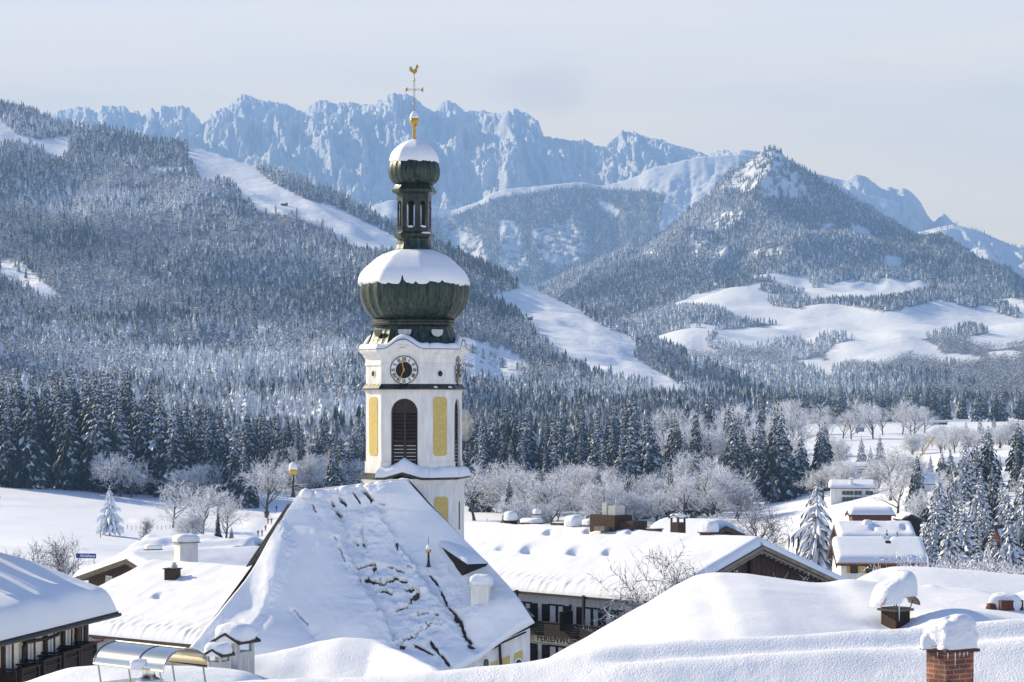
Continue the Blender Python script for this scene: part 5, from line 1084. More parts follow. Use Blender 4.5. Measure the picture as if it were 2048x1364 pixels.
# ---- hotel with the long roof
RH = at(1525, 1090, 170); aH = (.68, -.733)
H = gable('hotel', 'long white guest hotel with snowy roof, dark balcony and lettered sign board', RH, aH, 34, 10.2, 10, 3.5, 3.5, 'render_white', -2, inset=(.9, 1, 1, 1.2), thick=.62, seed=4, cat='hotel', res=.12, crinkle=.24, amp=.13,
          mod=dips([(1098, 1082, 8, 3, .42), (1177, 1080, 8, 2.6, .34), (1263, 1081, 9, 2.6, .32), (1008, 1113, 15, 3.4, .28), (1058, 1117, 13, 4, .5), (1155, 1121, 18, 4.6, .46), (1217, 1122, 10, 3.6, .34)]))
hf, hl_ = H['front'], H['flen']
def fx(px):                                   # facade coordinate that shows at a photo column
    o, r = np.array(hf.translation), np.array([hf[i][0] for i in range(3)]); k = (px - CX) / F; return (k * o[1] - o[0]) / (r[0] - k * r[1])
fy = lambda px, py: (lambda P: EYE + (HY - py) / F * P[1])(hf @ Vector((fx(px), 0, 0)))
top_w = fy(1110, 1211); bot_w = fy(1110, 1243); 
for pc in (1048, 1113, 1183, 1252, 1318):
    window(H['th'], hf, fx(pc), (top_w + bot_w) / 2 - .05, 1.55, top_w - bot_w + .2, 'timber_dark', sw=.62)
fl2 = fy(1110, 1293)
for pc in (1048, 1113, 1183): window(H['th'], hf, fx(pc), fl2 - .75, 1.55, 1.6, 'timber_dark', sw=.62)
for pc in (1065.5, 1135.5):
    p_ = MB(); fbox(p_, hf, fx(pc) + .6, (top_w + bot_w) / 2 - .35, .75, .07, 1.35, 1.3); p_.build('balcony_screen', M['timber_dark'], H['th'])
    p_ = MB(); fbox(p_, hf, fx(pc) + .6, fl2 - 1.0, .75, .07, 1.3, 1.3); p_.build('terrace_screen', M['timber_dark'], H['th'])
bal = MB(); y0 = fy(1110, 1267); y1 = fy(1110, 1243)
for i in range(5): fbox(bal, hf, hl_ / 2, y0 + (y1 - y0) * (i + .5) / 5, 1.0, hl_, (y1 - y0) / 5 * .93, .05 + .012 * (i % 2))
fbox(bal, hf, hl_ / 2, y0 - .05, .52, hl_, .12, 1.0); fbox(bal, hf, hl_ / 2, y1 + .04, 1.0, hl_, .07, .14); bal.build('balcony', M['timber_dark'], H['th'])
for pc in (1052.5, 1186.5, 1310):
    p_ = MB(); fbox(p_, hf, fx(pc), (y1 + H['zf']) / 2, .95, .17, H['zf'] - y1 - .1, .17); p_.build('post', M['timber_dark'], H['th'])
for pc in (1144.5, 1219): 
    l_ = MB(); c_ = hf @ Vector((fx(pc), fy(pc, 1216), .22)); l_.lathe([(.02, .26), (.04, .22), (.13, .14), (.11, .12), (.08, -.10), (.10, -.13), (.03, -.17)], 8, c_); l_.tube([hf @ Vector((fx(pc), fy(pc, 1216) + .25, 0)), hf @ Vector((fx(pc), fy(pc, 1216) + .28, .2))], .02, 5); l_.build('wall_lantern', M['black'], H['th'])
sg = MB(); ys = fy(1110, 1278.5); fbox(sg, hf, hl_ / 2, ys, .10, hl_ - .2, .78, .08); sign = sg.build('sign_board', M['sign_cream'], H['th'])
tr = MB()
for dy in (-.33, .33): fbox(tr, hf, hl_ / 2, ys + dy, .145, hl_ - .2, .025, .012)
tr.build('border_line', M['timber_brown'], sign)
def text_part(txt, Mf, x, y, size, m, parent, z=.15, name='lettering', align='LEFT', bold=.012, spacing=1.0, shear=0.0):
    cu = bpy.data.curves.new(name, 'FONT'); cu.body = txt; cu.size = size; cu.extrude = .006; cu.offset = bold * size; cu.align_x = align; cu.align_y = 'CENTER'; cu.space_character = spacing; cu.shear = shear
    ob = bpy.data.objects.new('tmp', cu); dg = bpy.context.evaluated_depsgraph_get(); COL.objects.link(ob); bpy.context.view_layer.update()
    me = bpy.data.meshes.new_from_object(ob.evaluated_get(bpy.context.evaluated_depsgraph_get())); bpy.data.objects.remove(ob)
    me.name = name; me.transform(Matrix.Translation(-Vector(ORG[parent.name])) @ Mf @ Matrix.Translation((x, y, z))); me.materials.clear(); me.materials.append(m)
    return child_mesh(me, name, parent)
text_part('FERIENWOHNUNGEN', hf, fx(1077), ys, .66, M['timber_brown'], sign, spacing=1.12, bold=.02)
text_part('R', hf, fx(1055.5), ys, .66, M['timber_brown'], sign, bold=.02)
em = MB()
for i in range(4):
    a_ = math.pi / 4 + i * math.pi / 2; em.prism([(.13 * math.cos(a_) + .075 * math.cos(t * .785), .13 * math.sin(a_) + .075 * math.sin(t * .785)) for t in range(8)], .012, hf @ Matrix.Translation((fx(1067.5), ys, .143)))
em.build('emblem', M['ochre'], sign)
# gable end of dark timber
ge = MB(); ef = H['endf']; wE = 10.2 - 1.5
for i in range(34):
    x = -8.4 + 17.4 * i / 34; top = H['zr'] - abs(x + (10 - 10.2 + .25) / 2) * .343 - .15
    ge.box(ef @ Vector((x + .25, (top + 3) / 2, .03)), (.47, top - 3, .05 + .015 * (i % 2)), ef.to_3x3().to_4x4())
ge.build('gable_cladding', M['timber_brown'], H['th'])
gb = MB()
for sx, px_c in ((-1, 0), (1, 0)):
    for k in range(4): x0 = sx * (1.2 + k * 1.6); gb.tube([ef @ Vector((x0, H['zr'] - 1.7 - abs(x0) * .30, .22)), ef @ Vector((x0 + sx * .35, H['zr'] - 2.9 - abs(x0) * .30, .22))], .09, 4)
for y_ in (-2.9, -5.2): fbox(gb, ef, 0, H['zr'] + y_, .2, 10 + (-y_ - 2.9) * 2.2, .18, .22)
fbox(gb, ef, 0, H['zr'] - 1.6, .22, .26, 3.2, .2); gb.build('gable_framing', M['timber_dark'], H['th'])
for x_ in (-2.6, 2.2): window(H['th'], ef, x_, H['zr'] - 4.1, 1.3, 1.3, None, curtain=True, proud=.12)
for s_, q0 in ((-1, H['F1']), (1, H['B1'])):                                       # broad barge boards with snow lip
    bb = MB(); a3 = H['a']; up = np.array((0, 0, 1.0)); p0, p1 = q0 + a3 * .10, H['E'] + a3 * .10
    for k, (o0, o1, t_) in enumerate(((.05, .30, 0.0), (.30, .52, -.08))): q = [p0 - up * o0 + a3 * t_, p1 - up * o0 + a3 * t_, p1 - up * o1 + a3 * t_, p0 - up * o1 + a3 * t_]; bb.add(q + [x - a3 * .06 for x in q], [(0, 1, 2, 3), (7, 6, 5, 4), (0, 4, 5, 1), (1, 5, 6, 2), (2, 6, 7, 3), (3, 7, 4, 0)])
    bb.build('barge_board', M['metal_strip'], H['th'])
def on_ridge(I, px, back=0.0):                # point of a ridge line that shows at a photo column
    E, a, w = I['E'] + I['w'] * back, I['a'], I['w']; k = (px - CX) / F; t = (E[0] - k * E[1]) / (a[0] - k * a[1]); return E - a * t
rzH = math.atan2(-.733, .68)
for i, (px, sx, sy, h, m, sn_, hd, bk) in enumerate(((1021, .75, .75, .75, 'timber_dark', .72, None, .6), (1063, 1.5, 1.0, .65, 'timber_dark', .35, None, .5), (1120, .95, .8, .75, 'metal_strip', .05, None, .4), (1149, 1.1, 1.1, .55, 'timber_dark', .85, None, .5), (1181, .9, .9, .72, 'zinc', .45, None, .4),
                                                      (1309, .9, .7, .70, 'metal_strip', .04, None, .3), (1356, .80, .80, 1.35, 'timber_brown', .30, 'gable', 1.2), (1418, 1.0, .9, .66, 'timber_red', .80, None, .2), (1074, .5, .5, 1.6, 'zinc', .4, None, 6))):
    p = on_ridge(H, px, bk); p[2] = H['E'][2] - .34 * bk * .34; chimney(H['th'], p, sx, sy, h, m, rzH, snow=sn_, hood=hd, seed=20 + i, lid=hd is None)
p = on_ridge(H, 1222, .3); pb = MB(); Rz = Matrix.Rotation(rzH, 4, 'Z'); pb.box((p[0], p[1], H['E'][2] + .75), (2.6, 1.9, 1.7), Rz); p2 = on_ridge(H, 1262, .5); pb.box((p2[0], p2[1], H['E'][2] + .55), (1.9, 1.5, 1.3), Rz); 
for i in range(9): pb.box((p2[0], p2[1], H['E'][2] + .5), (.05 + .2 * i, 1.53, 1.28 - .002 * i), Rz) if i == 8 else None
pent = pb.build('roof_plant_room', M['timber_brown'], H['th'])
p3 = on_ridge(H, 1212, 0); pb = MB(); pb.box((p3[0] - .3, p3[1] - 1.0, H['E'][2] + .62), (1.1, .7, .30), Rz); pb.build('side_hood', M['metal_strip'], pent)
p3 = on_ridge(H, 1228, .3); vb = MB(); vb.box((p3[0], p3[1], H['E'][2] + 1.95), (1.25, 1.0, .70), Rz); vb.box((p3[0] - .5, p3[1] + .2, H['E'][2] + 2.05), (.5, .6, .9), Rz); vb.tube([(p3[0] + .25, p3[1], H['E'][2] + 2.2), (p3[0] + .25, p3[1], H['E'][2] + 2.8)], .14, 8); vb.build('ventilation_unit', M['zinc'], pent)
an = MB(); p3 = on_ridge(H, 1208, 0); an.tube([(p3[0], p3[1], H['E'][2] + .3), (p3[0], p3[1], H['E'][2] + 4.1)], .025, 5); an.build('antenna', M['black'], H['th'])
# annexe roof behind the hotel
gable('snowy_annexe', 'snow hump of a low roof behind the hooded hotel chimney', at(1452, 1052, 186), (.75, -.66), 6, 3, 3, .9, .9, 'timber_brown', -2, thick=.7, seed=9, res=.3, rsoft=8)
# ---- the balcony house, lower left
aG = np.array((2.1, 11.0)); aG = aG / np.linalg.norm(aG); wG = np.array((-aG[1], aG[0]))
e0, e1 = at(-30, 1286, 79), at(237, 1222, 91.5)
Lg = np.linalg.norm((e1 - e0)[:2]); ridge_g = np.array((e1[0] + wG[0] * 9, e1[1] + wG[1] * 9, e1[2] + 3.0))
G1 = None
def balcony_house():
    th = thing('balcony_house', 'cream house with four dark wooden balconies under a thick snow slab', 'house', (e0[0] - 4, e0[1] + 4, 6))
    w3 = np.array((wG[0], wG[1], 0)); up = np.array((0, 0, 1.0)); a3 = np.array((aG[0], aG[1], 0)); f0, f1 = e0 - a3 * 3, e1; zr = e1[2] + 2.9
    f0 = f0.copy(); f0[2] = e1[2]
    s0, s1 = f0 + w3 * 9.5, f1 + w3 * 9.5; s0[2] = s1[2] = zr; b0, b1 = s0 + w3 * 9, s1 + w3 * 9; b0[2] = b1[2] = e1[2]
    v1 = np.linspace(0, 1, 70)[:, None, None]; v2 = np.linspace(0, 1, 40)[1:, None, None]; u = np.linspace(0, 1, 110)[None, :, None]
    G = np.concatenate([(f0 + (s0 - f0) * v1) * (1 - u) + (f1 + (s1 - f1) * v1) * u, (s0 + (b0 - s0) * v2) * (1 - u) + (s1 + (b1 - s1) * v2) * u], 0)
    def waves(px, py): return .05 * np.sin((py - .22 * px) / 6.5) * np.clip((px - 0) / 60 + .4, 0, 1)
    snow_sheet('roof_snow', G, .80, th, 3, amp=.07, scale=3, lipr=.5, ridge_soft=4, mod=waves)
    rb = MB()
    for p in ((f0, f1, s1, s0), (s0, s1, b1, b0)): q = [x - up * .02 for x in p] + [x - up * .16 for x in p]; rb.add(q, [(0, 1, 2, 3), (7, 6, 5, 4), (0, 4, 5, 1), (1, 5, 6, 2), (2, 6, 7, 3), (3, 7, 4, 0)])
    roof = rb.build('roof', M['roof_dark'], th)
    gt = MB(); gt.tube([f0 - w3 * .06 - up * .13, f1 - w3 * .06 - up * .13], .075, 6); gt.build('gutter', M['black'], roof)
    i0, i1 = f0 + w3 * .75, f1 + w3 * .75 - a3 * 1.15; wl = MB(); zt2 = e1[2] + .10
    v = [i0, i1, i1 + w3 * 17, i0 + w3 * 17]; wl.add([(p[0], p[1], 5) for p in v] + [(v[0][0], v[0][1], zt2), (v[1][0], v[1][1], zt2), (v[2][0], v[2][1], zt2), (v[3][0], v[3][1], zt2), *(tuple(((v[i] + v[j]) / 2)[:2]) + (zr - .25,) for i, j in ((1, 2), (0, 3)))], [(0, 1, 5, 4), (1, 2, 6, 8, 5), (2, 3, 7, 6), (3, 0, 4, 9, 7)]); wl.build('wall', M['render_cream'], th)
    n = -w3; Mf = frame((i0[0], i0[1], 0), a3 if np.dot(np.cross((0, 0, 1), n), a3) > 0 else -a3, n)
    o, r = np.array(Mf.translation), np.array([Mf[i][0] for i in range(3)])
    fxx = lambda px: (((px - CX) / F) * o[1] - o[0]) / (r[0] - ((px - CX) / F) * r[1]); zz = lambda px, py: EYE + (HY - py) / F * (Mf @ Vector((fxx(px), 0, 0)))[1]
    for k, (pc, yt, yb, bp, by) in enumerate(((13, 1275, 1328, 21, 1338), (57, 1264, 1315, 65, 1320), (97, 1253, 1302, 104, 1305), (132, 1244, 1294, 138, 1292))):
        x = fxx(pc); zt3, zb3 = zz(pc, yt), zz(pc, yb) - .5; window(th, Mf, x, (zt3 + zb3) / 2, .36, zt3 - zb3, 'timber_brown', sw=.23, proud=.05, framem='white_paint', mull=0)
        b = MB(); bx = fxx(pc) + .15; bw, bd, bz = 1.50, .75, zz(pc, by) - .95
        for i in range(13): fbox(b, Mf, bx - bw / 2 + bw * (i + .5) / 13, bz + .5, bd, bw / 13 * .86, .86 + .04 * (i % 2), .03)
        for sx in (-1, 1):
            for i in range(5): fbox(b, Mf, bx + sx * bw / 2, bz + .5, bd * (i + .5) / 5, .03, .88, bd / 5 * .86)
        fbox(b, Mf, bx, bz + .02, bd / 2, bw, .10, bd + .1); fbox(b, Mf, bx, bz + 1.0, bd + .02, bw + .16, .07, .16); fbox(b, Mf, bx, bz + .78, bd + .045, bw + .02, .05, .04)
        for sx in (-1, 1): fbox(b, Mf, bx + sx * bw / 2, bz + 1.0, bd / 2, .12, .07, bd); fbox(b, Mf, bx + sx * bw / 2, bz + .45, bd + .02, .13, 1.1, .13)
        bo = b.build('balcony', M['timber_dark'], th)
    xw = fxx(164); window(th, Mf, xw - .1, zz(164, 1262) - .0, .45, 1.75, 'timber_brown', sw=.30, framem='timber_dark')
    bay_o = th; bs = MB(); fbox(bs, Mf, fxx(172), zz(172, 1287), .10, 2.5, .10, .26); fbox(bs, Mf, fxx(172), zz(172, 1314), .10, 2.4, .08, .22); bs.build('ledge', M['timber_red'], bay_o)
    dpx = MB(); dpx.tube([Mf @ Vector((fxx(83), zz(83, 1254), .70)), Mf @ Vector((fxx(80), zz(80, 1268), .68)), Mf @ Vector((fxx(72), zz(72, 1276), .45)), Mf @ Vector((fxx(45), zz(45, 1284), .12)), Mf @ Vector((fxx(41), zz(41, 1292), .10)), Mf @ Vector((fxx(41), zz(41, 1345), .10))], .065, 7); dpx.build('downpipe', M['black'], th)
    # unseen chimneys and a tall timber frame, added to throw the bands of shade
    for k, (t, up_, sx, sy, h) in enumerate(((.98, .56, .9, .9, 2.6), (.86, .60, 1.3, .8, 3.2), (.70, .55, .9, 1.2, 3.0))):
        p = f0 + (f1 - f0) * t + (s0 - f0) * up_; chimney(th, p, sx, sy, h, 'render_cream', 0, snow=.45, seed=60 + k)
    lad = MB()
    for t in (.62, .78, .93, 1.0):
        p = f0 + (f1 - f0) * t + (s0 - f0) * .52; lad.tube([p, p + up * 2.9], .09, 5)
    for hh in (1.9, 2.8): lad.tube([f0 + (f1 - f0) * .60 + (s0 - f0) * .52 + up * hh, f0 + (f1 - f0) * 1.0 + (s0 - f0) * .52 + up * hh], .16, 5)
    lad.build('shade_frame', M['timber_dark'], th)
balcony_house()
# ---- the two houses behind it
sS = at(300, 1134, 170); gG = gable('stable_house', 'low grey house with a wide unbroken snow roof beside the church', sS + np.array((.76, -.65, 0)) * 17.5, (.76, -.65), 17.5, 11, 9, 3.5, 3.0, 'render_grey', -1, inset=(.9, .8, .8, .8), thick=.62, seed=12, crinkle=.24, amp=.15, res=.12,
           mod=dips([(318, 1210, 10, 4, .30)]))
for px in (210, 262, 330):
    k = MB(); gm = gG['front']; o, r = np.array(gm.translation), np.array([gm[i][0] for i in range(3)]); kk = (px - CX) / F; x = (kk * o[1] - o[0]) / (r[0] - kk * r[1]); k.box(gm @ Vector((x, gG['zf'] - .25, .35)), (.95, .26, .7), gm.to_3x3().to_4x4()); k.build('bracket', M['timber_dark'], gG['th'])
pc_ = at(345, 1150, 164); chimney(gG['th'], (pc_[0], pc_[1], pc_[2] - .75), .85, .75, 1.15, 'timber_brown', -.35, snow=0, lidm='timber_dark')
zc_ = MB(); zc_.lathe([(.22, 0), (.22, .22), (.14, .24), (.14, .40)], 12, (pc_[0] + .12, pc_[1], pc_[2] + .45)); zc_.build('flue_cowl', M['zinc'], gG['th'])
g2 = gable('gabled_house', 'house with dark timber gable and deep snow on its roof', at(252, 1118, 185), (-.8, -.6), 22, 7, 9.5, 1.7, 2.1, 'timber_brown', -1.5, inset=(.7, .7, .8, 1.3), thick=.62, seed=15, amp=.16, res=.2)
chimney(g2['th'], at(372, 1118, 184) - np.array((0, 0, .5)), 1.45, 1.30, 1.75, 'render_white', .5, snow=.60, seed=31, lidm='metal_strip')
chimney(g2['th'], at(306, 1108, 200) - np.array((0, 0, .6)), 1.1, .9, .95, 'render_cream', .4, snow=.40, seed=32)
chimney(g2['th'], at(423, 1134, 178) - np.array((0, 0, .3)), .5, .4, .3, 'timber_red', .4, snow=.05, seed=33)
gw = MB(); ef = g2['endf']; window(g2['th'], ef, -4.0, g2['zr'] - 1.9, .9, .8, None, framem='white_paint')
gable('back_house', 'wavy snow roof behind the white box chimney', at(520, 1088, 222), (.93, -.36), 12, 6, 5, 1.5, 1.5, 'timber_brown', -3, thick=.75, seed=18, amp=.35, res=.3, mod=lambda px, py: .18 * np.sin(py / 2.6 + px / 24))
# ---- chalets, barns and houses to the right
def simple_windows(I, cols, y, w, h, sh=None, framem='timber_dark', sw=.35):
    for x in cols: window(I['th'], I['front'], I['flen'] * x, y, w, h, sh, framem, sw=sw, curtain=False)
c1 = gable('shuttered_chalet', 'small white chalet with ochre shutters under a smooth snow roof', at(1846, 1082, 236), (1, -.04), 8.9, 5.4, 5, 1.9, 1.9, 'render_white', 2, thick=.55, seed=21, res=.2, inset=(.7, .7, .5, .5), mod=dips([(1776, 1084, 6, 4, .4)]), amp=.06, roofm='timber_brown')
simple_windows(c1, (.155, .345, .52), zat(1137, 231.5), .62, .85, 'shutter_ochre', sw=.30)
fa = MB(); fbox(fa, c1['front'], c1['flen'] / 2, c1['zf'] - .05, .65, c1['flen'] + 1, .22, .10); fa.build('fascia', M['timber_orange'], c1['th'])
sk_ = MB(); sk_.box(at(1776, 1086, 232.6) + np.array((0, 0, .1)), (.5, .5, .12), Matrix.Rotation(R(18), 4, 'X')); sk_.build('skylight', M['black'], c1['th'])
c2 = gable('brick_chimney_house', 'house with red brick chimney on a stepped snow roof behind the chalet', at(1824, 1050, 268), (1, -.03), 8.6, 5, 4.5, 1.5, 1.6, 'timber_red', -2, thick=.6, seed=24, res=.22, amp=.22, mod=dips([(1745, 1066, 6, 3, .3), (1808, 1064, 6, 3, .35)]))
M['brick'] = None
def brick_mat(name, scale):
    m = bpy.data.materials.new(name); m.use_nodes = True; N, L = m.node_tree.nodes, m.node_tree.links; b = N['Principled BSDF']; b.inputs['Roughness'].default_value = .85
    tc = N.new('ShaderNodeTexCoord'); geo = N.new('ShaderNodeNewGeometry'); br = N.new('ShaderNodeTexBrick'); br.inputs['Scale'].default_value = scale; br.inputs['Mortar Size'].default_value = .022; br.inputs['Brick Width'].default_value = .5; br.inputs['Row Height'].default_value = .155
    br.inputs['Color1'].default_value = (.30, .085, .045, 1); br.inputs['Color2'].default_value = (.17, .06, .04, 1); br.inputs['Mortar'].default_value = (.30, .26, .22, 1); br.inputs['Bias'].default_value = -.1
    L.new(tc.outputs['UV'], br.inputs['Vector']); n = N.new('ShaderNodeTexNoise'); n.inputs['Scale'].default_value = 3.2; n.inputs['Detail'].default_value = 5; L.new(tc.outputs['Object'], n.inputs['Vector'])
    mx = N.new('ShaderNodeMix'); mx.data_type = 'RGBA'; mx.blend_type = 'MULTIPLY'; mx.inputs['Factor'].default_value = .9; cr = N.new('ShaderNodeValToRGB'); cr.color_ramp.elements[0].position = .38; cr.color_ramp.elements[0].color = (.35, .33, .30, 1); cr.color_ramp.elements[1].position = .62; cr.color_ramp.elements[1].color = (1.25, 1.1, .95, 1)
    L.new(n.outputs['Fac'], cr.inputs['Fac']); L.new(br.outputs['Color'], mx.inputs['A']); L.new(cr.outputs['Color'], mx.inputs['B'])
    wn_ = N.new('ShaderNodeTexWhiteNoise'); L.new(mx.outputs['Result'], b.inputs['Base Color'])
    bp = N.new('ShaderNodeBump'); bp.inputs['Strength'].default_value = .8; bp.inputs['Distance'].default_value = .012; bp.invert = True; L.new(br.outputs['Fac'], bp.inputs['Height']); L.new(bp.outputs['Normal'], b.inputs['Normal'])
    return m
M['brick'] = brick_mat('old_brick', 2.0)
chimney(c2['th'], at(1735, 1068, 267) - np.array((0, 0, .7)), .75, .7, 1.7, 'timber_red', .2, snow=.5, seed=41)
b1 = gable('red_barn', 'red brown timber barn with a flat snow slab roof', at(1786, 1021, 350), (1, -.02), 6.6, 2.6, 2.6, .5, .6, 'timber_red', -6, thick=.75, seed=26, res=.3, inset=(.5, .5, .5, .5), amp=.06)
b2 = gable('dark_shed', 'small dark shed with snowy gable roof beside the red barn', at(1823, 1028, 352), (.15, -.99), 4, 1.5, 1.6, .75, .75, 'timber_dark', -6, thick=.35, seed=27, res=.3, inset=(.2, .2, .3, .3), cat='shed')
w1 = gable('white_house', 'white house with two rows of dark windows, behind the drooping conifer', at(1752, 963, 640), (1, -.12), 12.5, 6.5, 5, 1.5, 1.5, 'render_white', -9, thick=.7, seed=28, res=.4, inset=(.6, .6, .6, .6), amp=.1)
for yy in (985.5, 998):
    for x in (.30, .39, .48, .58, .67, .84, .93): window(w1['th'], w1['front'], w1['flen'] * x, zat(yy, 636), .85, .95, None, curtain=False)
chimney(w1['th'], at(1703, 964, 636) - np.array((0, 0, .6)), .8, .8, 1.3, 'render_white', 0, snow=.4, seed=44)
w2 = gable('upper_white_house', 'upper white house half hidden by bare trees', at(1745, 927, 790), (1, -.05), 14, 5, 5, 1.6, 1.6, 'render_white', -8, thick=.8, seed=29, res=.5, inset=(.6, .6, .6, .6), amp=.1)
for yy in (936, 946): simple_windows(w2, (.35, .45, .6, .7, .82), zat(yy, 786), 1.0, 1.0)
def far_house(name, label, px, py, d, axis, L, wf, drop, wm, base=-6, th=.6, seed=1, cat='house', **k): return gable(name, label, at(px, py, d), axis, L, wf, wf, drop, drop, wm, base, thick=th, seed=seed, res=.35, inset=(.5, .5, .5, .5), cat=cat, **k)
far_house('village_house', 'house with pale gable shadow behind the large snowy spruce', 1907, 948, 560, (.96, -.28), 7.6, 4.5, 2.2, 'render_white', seed=51)
far_house('long_roofed_house', 'long house with broad snow roof across the village top', 2085, 916, 640, (1, -.03), 27, 5, 2.0, 'render_white', seed=52)
far_house('ridge_vent_house', 'snow roof with a small raised ridge vent behind spruces', 2002, 914, 655, (1, 0), 5, 2, .5, 'timber_brown', seed=57)
far_house('dark_barn', 'dark timber barn between the village spruces', 1952, 960, 480, (.35, -.94), 7.5, 4.6, 2.1, 'timber_dark', seed=53)
far_house('gable_house', 'snowy gable roof house above the dark barn', 1958, 940, 600, (.3, -.95), 10, 5.2, 2.2, 'timber_dark', seed=54)
far_house('edge_house', 'house with dimpled snow roof behind the rightmost spruces', 2062, 946, 540, (.93, -.37), 8.5, 5.6, 3.3, 'render_white', seed=55, mod=dips([(2012, 958, 4, 2, .3), (2030, 972, 4, 2, .3)]))
far_house('orange_gable_house', 'little house with orange timber gable peeking between laden spruces', 1987, 1050, 290, (-.72, -.69), 5.5, 2.2, 3.2, 'timber_orange', 0, seed=56, th=.35)
far_house('field_hut', 'long low hay hut on the far field before the spruce row', 1895, 842, 1400, (1, 0), 10.5, 2.6, .9, 'timber_dark', 5, seed=58, cat='hut')
far_house('copse_hut', 'small snow covered hut at the trees of the far field', 1729, 852, 1250, (1, .05), 5, 2, .9, 'timber_dark', 3, seed=59, cat='hut')
# mountain huts
for i, (px, py, L, lb) in enumerate(((322, 262, 12, 'uppermost alpine hut on the wooded ridge line'), (386, 276, 14, 'alpine hut with snow roof beside the ski meadow top'), (352, 273, 11, 'half hidden alpine hut between the two ridge huts'))):
    d = 3560; z = float(left_z(px, d)); P = at(px, py, d); P[2] = z + 5.5; far_house('alpine_hut', lb, px, py, d, (.95, -.3), L, 4, 2, 'timber_dark', z - 3, th=.9, seed=70 + i, cat='hut', group=None) if False else gable('alpine_hut', lb, P, (.95, -.3), L, 4, 4, 2, 2, 'timber_dark', z - 3, thick=.9, seed=70 + i, res=.6, inset=(.5,) * 4, cat='hut')
for i, (px, py, lb) in enumerate(((1057, 640, 'tiny hut on the ski meadow right of the onion dome'), (568, 412, 'tiny hut on the ski meadow left of the tower'))):
    dd = np.linspace(1300, 3600, 900); zz_ = left_z(np.full(900, float(px)), dd); q = HY - F * (zz_ - EYE) / dd; k = np.nonzero(q <= py)[0][0]; d = float(dd[k]); x = (px - CX) / F * d
    gable('meadow_hut', lb, (x + 4, d, zz_[k] + 4), (.95, -.3), 8, 3, 3, 1.4, 1.4, 'timber_dark', float(zz_[k]) - 2, thick=.8, seed=80 + i, res=.6, inset=(.4,) * 4, cat='hut')
# ------------------------------------------------------------------ near roofs in the foreground
def near_roof(name, label, P, thick, base, seed, mod=None, amp=.08, scale=2.5, m=None, lipr=1.2, cat='house', wallm='render_cream'):
    th = thing(name, label, cat, (P[..., 0].mean(), P[..., 1].mean(), base)); snow_sheet('roof_snow', P - np.array((0, 0, thick)), thick, th, seed, amp=amp, scale=scale, lipr=lipr, mod=mod, m=m or M['snow_near'])
    r_ = MB(); q = P - np.array((0, 0, thick + .04)); r_.grid(q[::5, ::5]); r_.grid(q[::5, ::5] - np.array((0, 0, .18))); r_.build('roof', M['roof_dark'], th)
    c = [q[1, 1], q[1, -2], q[-2, -2], q[-2, 1]]; cen = sum(c) / 4; w_ = MB(); v = [cen + (p - cen) * .93 for p in c]
    w_.add([(p[0], p[1], base) for p in v] + [(p[0], p[1], p[2] - .5) for p in v], [(0, 1, 5, 4), (1, 2, 6, 5), (2, 3, 7, 6), (3, 0, 4, 7)]); w_.build('wall', M[wallm], th); return th
def crest_roof(xs, ys, d, front, slope_f, back, slope_b, n=(220, 90), round_=2.0, dvar=None):
    """snow surface whose crest line shows at the photo points (xs, ys) from distance d; falls away to the front and the back"""
    px = np.linspace(xs[0], xs[-1], n[0]); dd = d + (pch1(xs, dvar, px) if dvar is not None else 0 * px); x = (px - CX) / F * dd; zc = EYE + (HY - pch1(xs, ys, px)) / F * dd
    s = np.linspace(-front, back, n[1]); S_, X = np.meshgrid(s, x, indexing='ij'); drop = np.where(S_ < 0, -S_ * slope_f, S_ * slope_b); drop = np.sqrt(drop ** 2 + (.12 * round_) ** 2) - .12 * round_
    return np.stack([X, dd[None, :] + S_, zc[None, :] - drop], -1)
# A: the nearest roof, along the lower edge of the photograph
PA = crest_roof([-620, 0, 480, 700, 900, 1050, 1150, 1250, 1500, 1750, 2048, 2500], [1420, 1395, 1364, 1354, 1341, 1326, 1306, 1290, 1276, 1260, 1236, 1215], 42, 14, .42, 6, .35, n=(420, 260), round_=1.3)
pxA, pyA = proj(PA); 
PA[..., 2] += .10 * (fbm(PA[..., 0] / 2.6, PA[..., 1] / 1.8, 3, 5) - .5) + .05 * (fbm(PA[..., 0] * 1.3, PA[..., 1] * 1.1, 3, 6) - .5)
sA = PA[..., 1] - 42; PA[..., 2] += np.clip((pxA - 1150) / 120, 0, 1) * (-.13 * np.exp(-((sA + .50) / .26) ** 2) + .05 * np.exp(-((sA + 1.1) / .3) ** 2))
PA[..., 2] -= .28 * np.exp(-((PA[..., 0] - (1872 - CX) / F * 38.6) / .45) ** 2 - ((PA[..., 1] - 38.0) / .55) ** 2)
A_ = near_roof('foreground_house', 'house whose broad blue shaded snow roof fills the lower edge, with a brick chimney', PA, .5, 9, 2, amp=.03, scale=3)
# its brick chimney
bd = 38.4; bc = at(1900, 1400, bd); brz = R(32)
def uv_box(c, sx, sy, h, rz, name, m, parent):
    b = MB(); Rz = Matrix.Rotation(rz, 4, 'Z'); b.box((c[0], c[1], c[2] + h / 2), (sx, sy, h), Rz); o = b.build(name, m, parent); me = o.data; uv = me.uv_layers.new(name='UVMap')
    for p in me.polygons:
        for li in p.loop_indices:
            v = me.vertices[me.loops[li].vertex_index].co; lv = Rz.inverted() @ (v + Vector(ORG[o.name]) - Vector(c)); nn = Rz.inverted().to_3x3() @ p.normal
            uv.data[li].uv = (lv.x + .13, lv.z) if abs(nn.y) > .5 else (lv.y + .31, lv.z)
    return o
btop = zat(1301, bd); bst = uv_box((bc[0], bc[1], btop - 2.6), .58, .46, 2.6, brz, 'chimney', M['brick'], A_); bst['label'] = 'red brick chimney with a tall rounded snow cap'
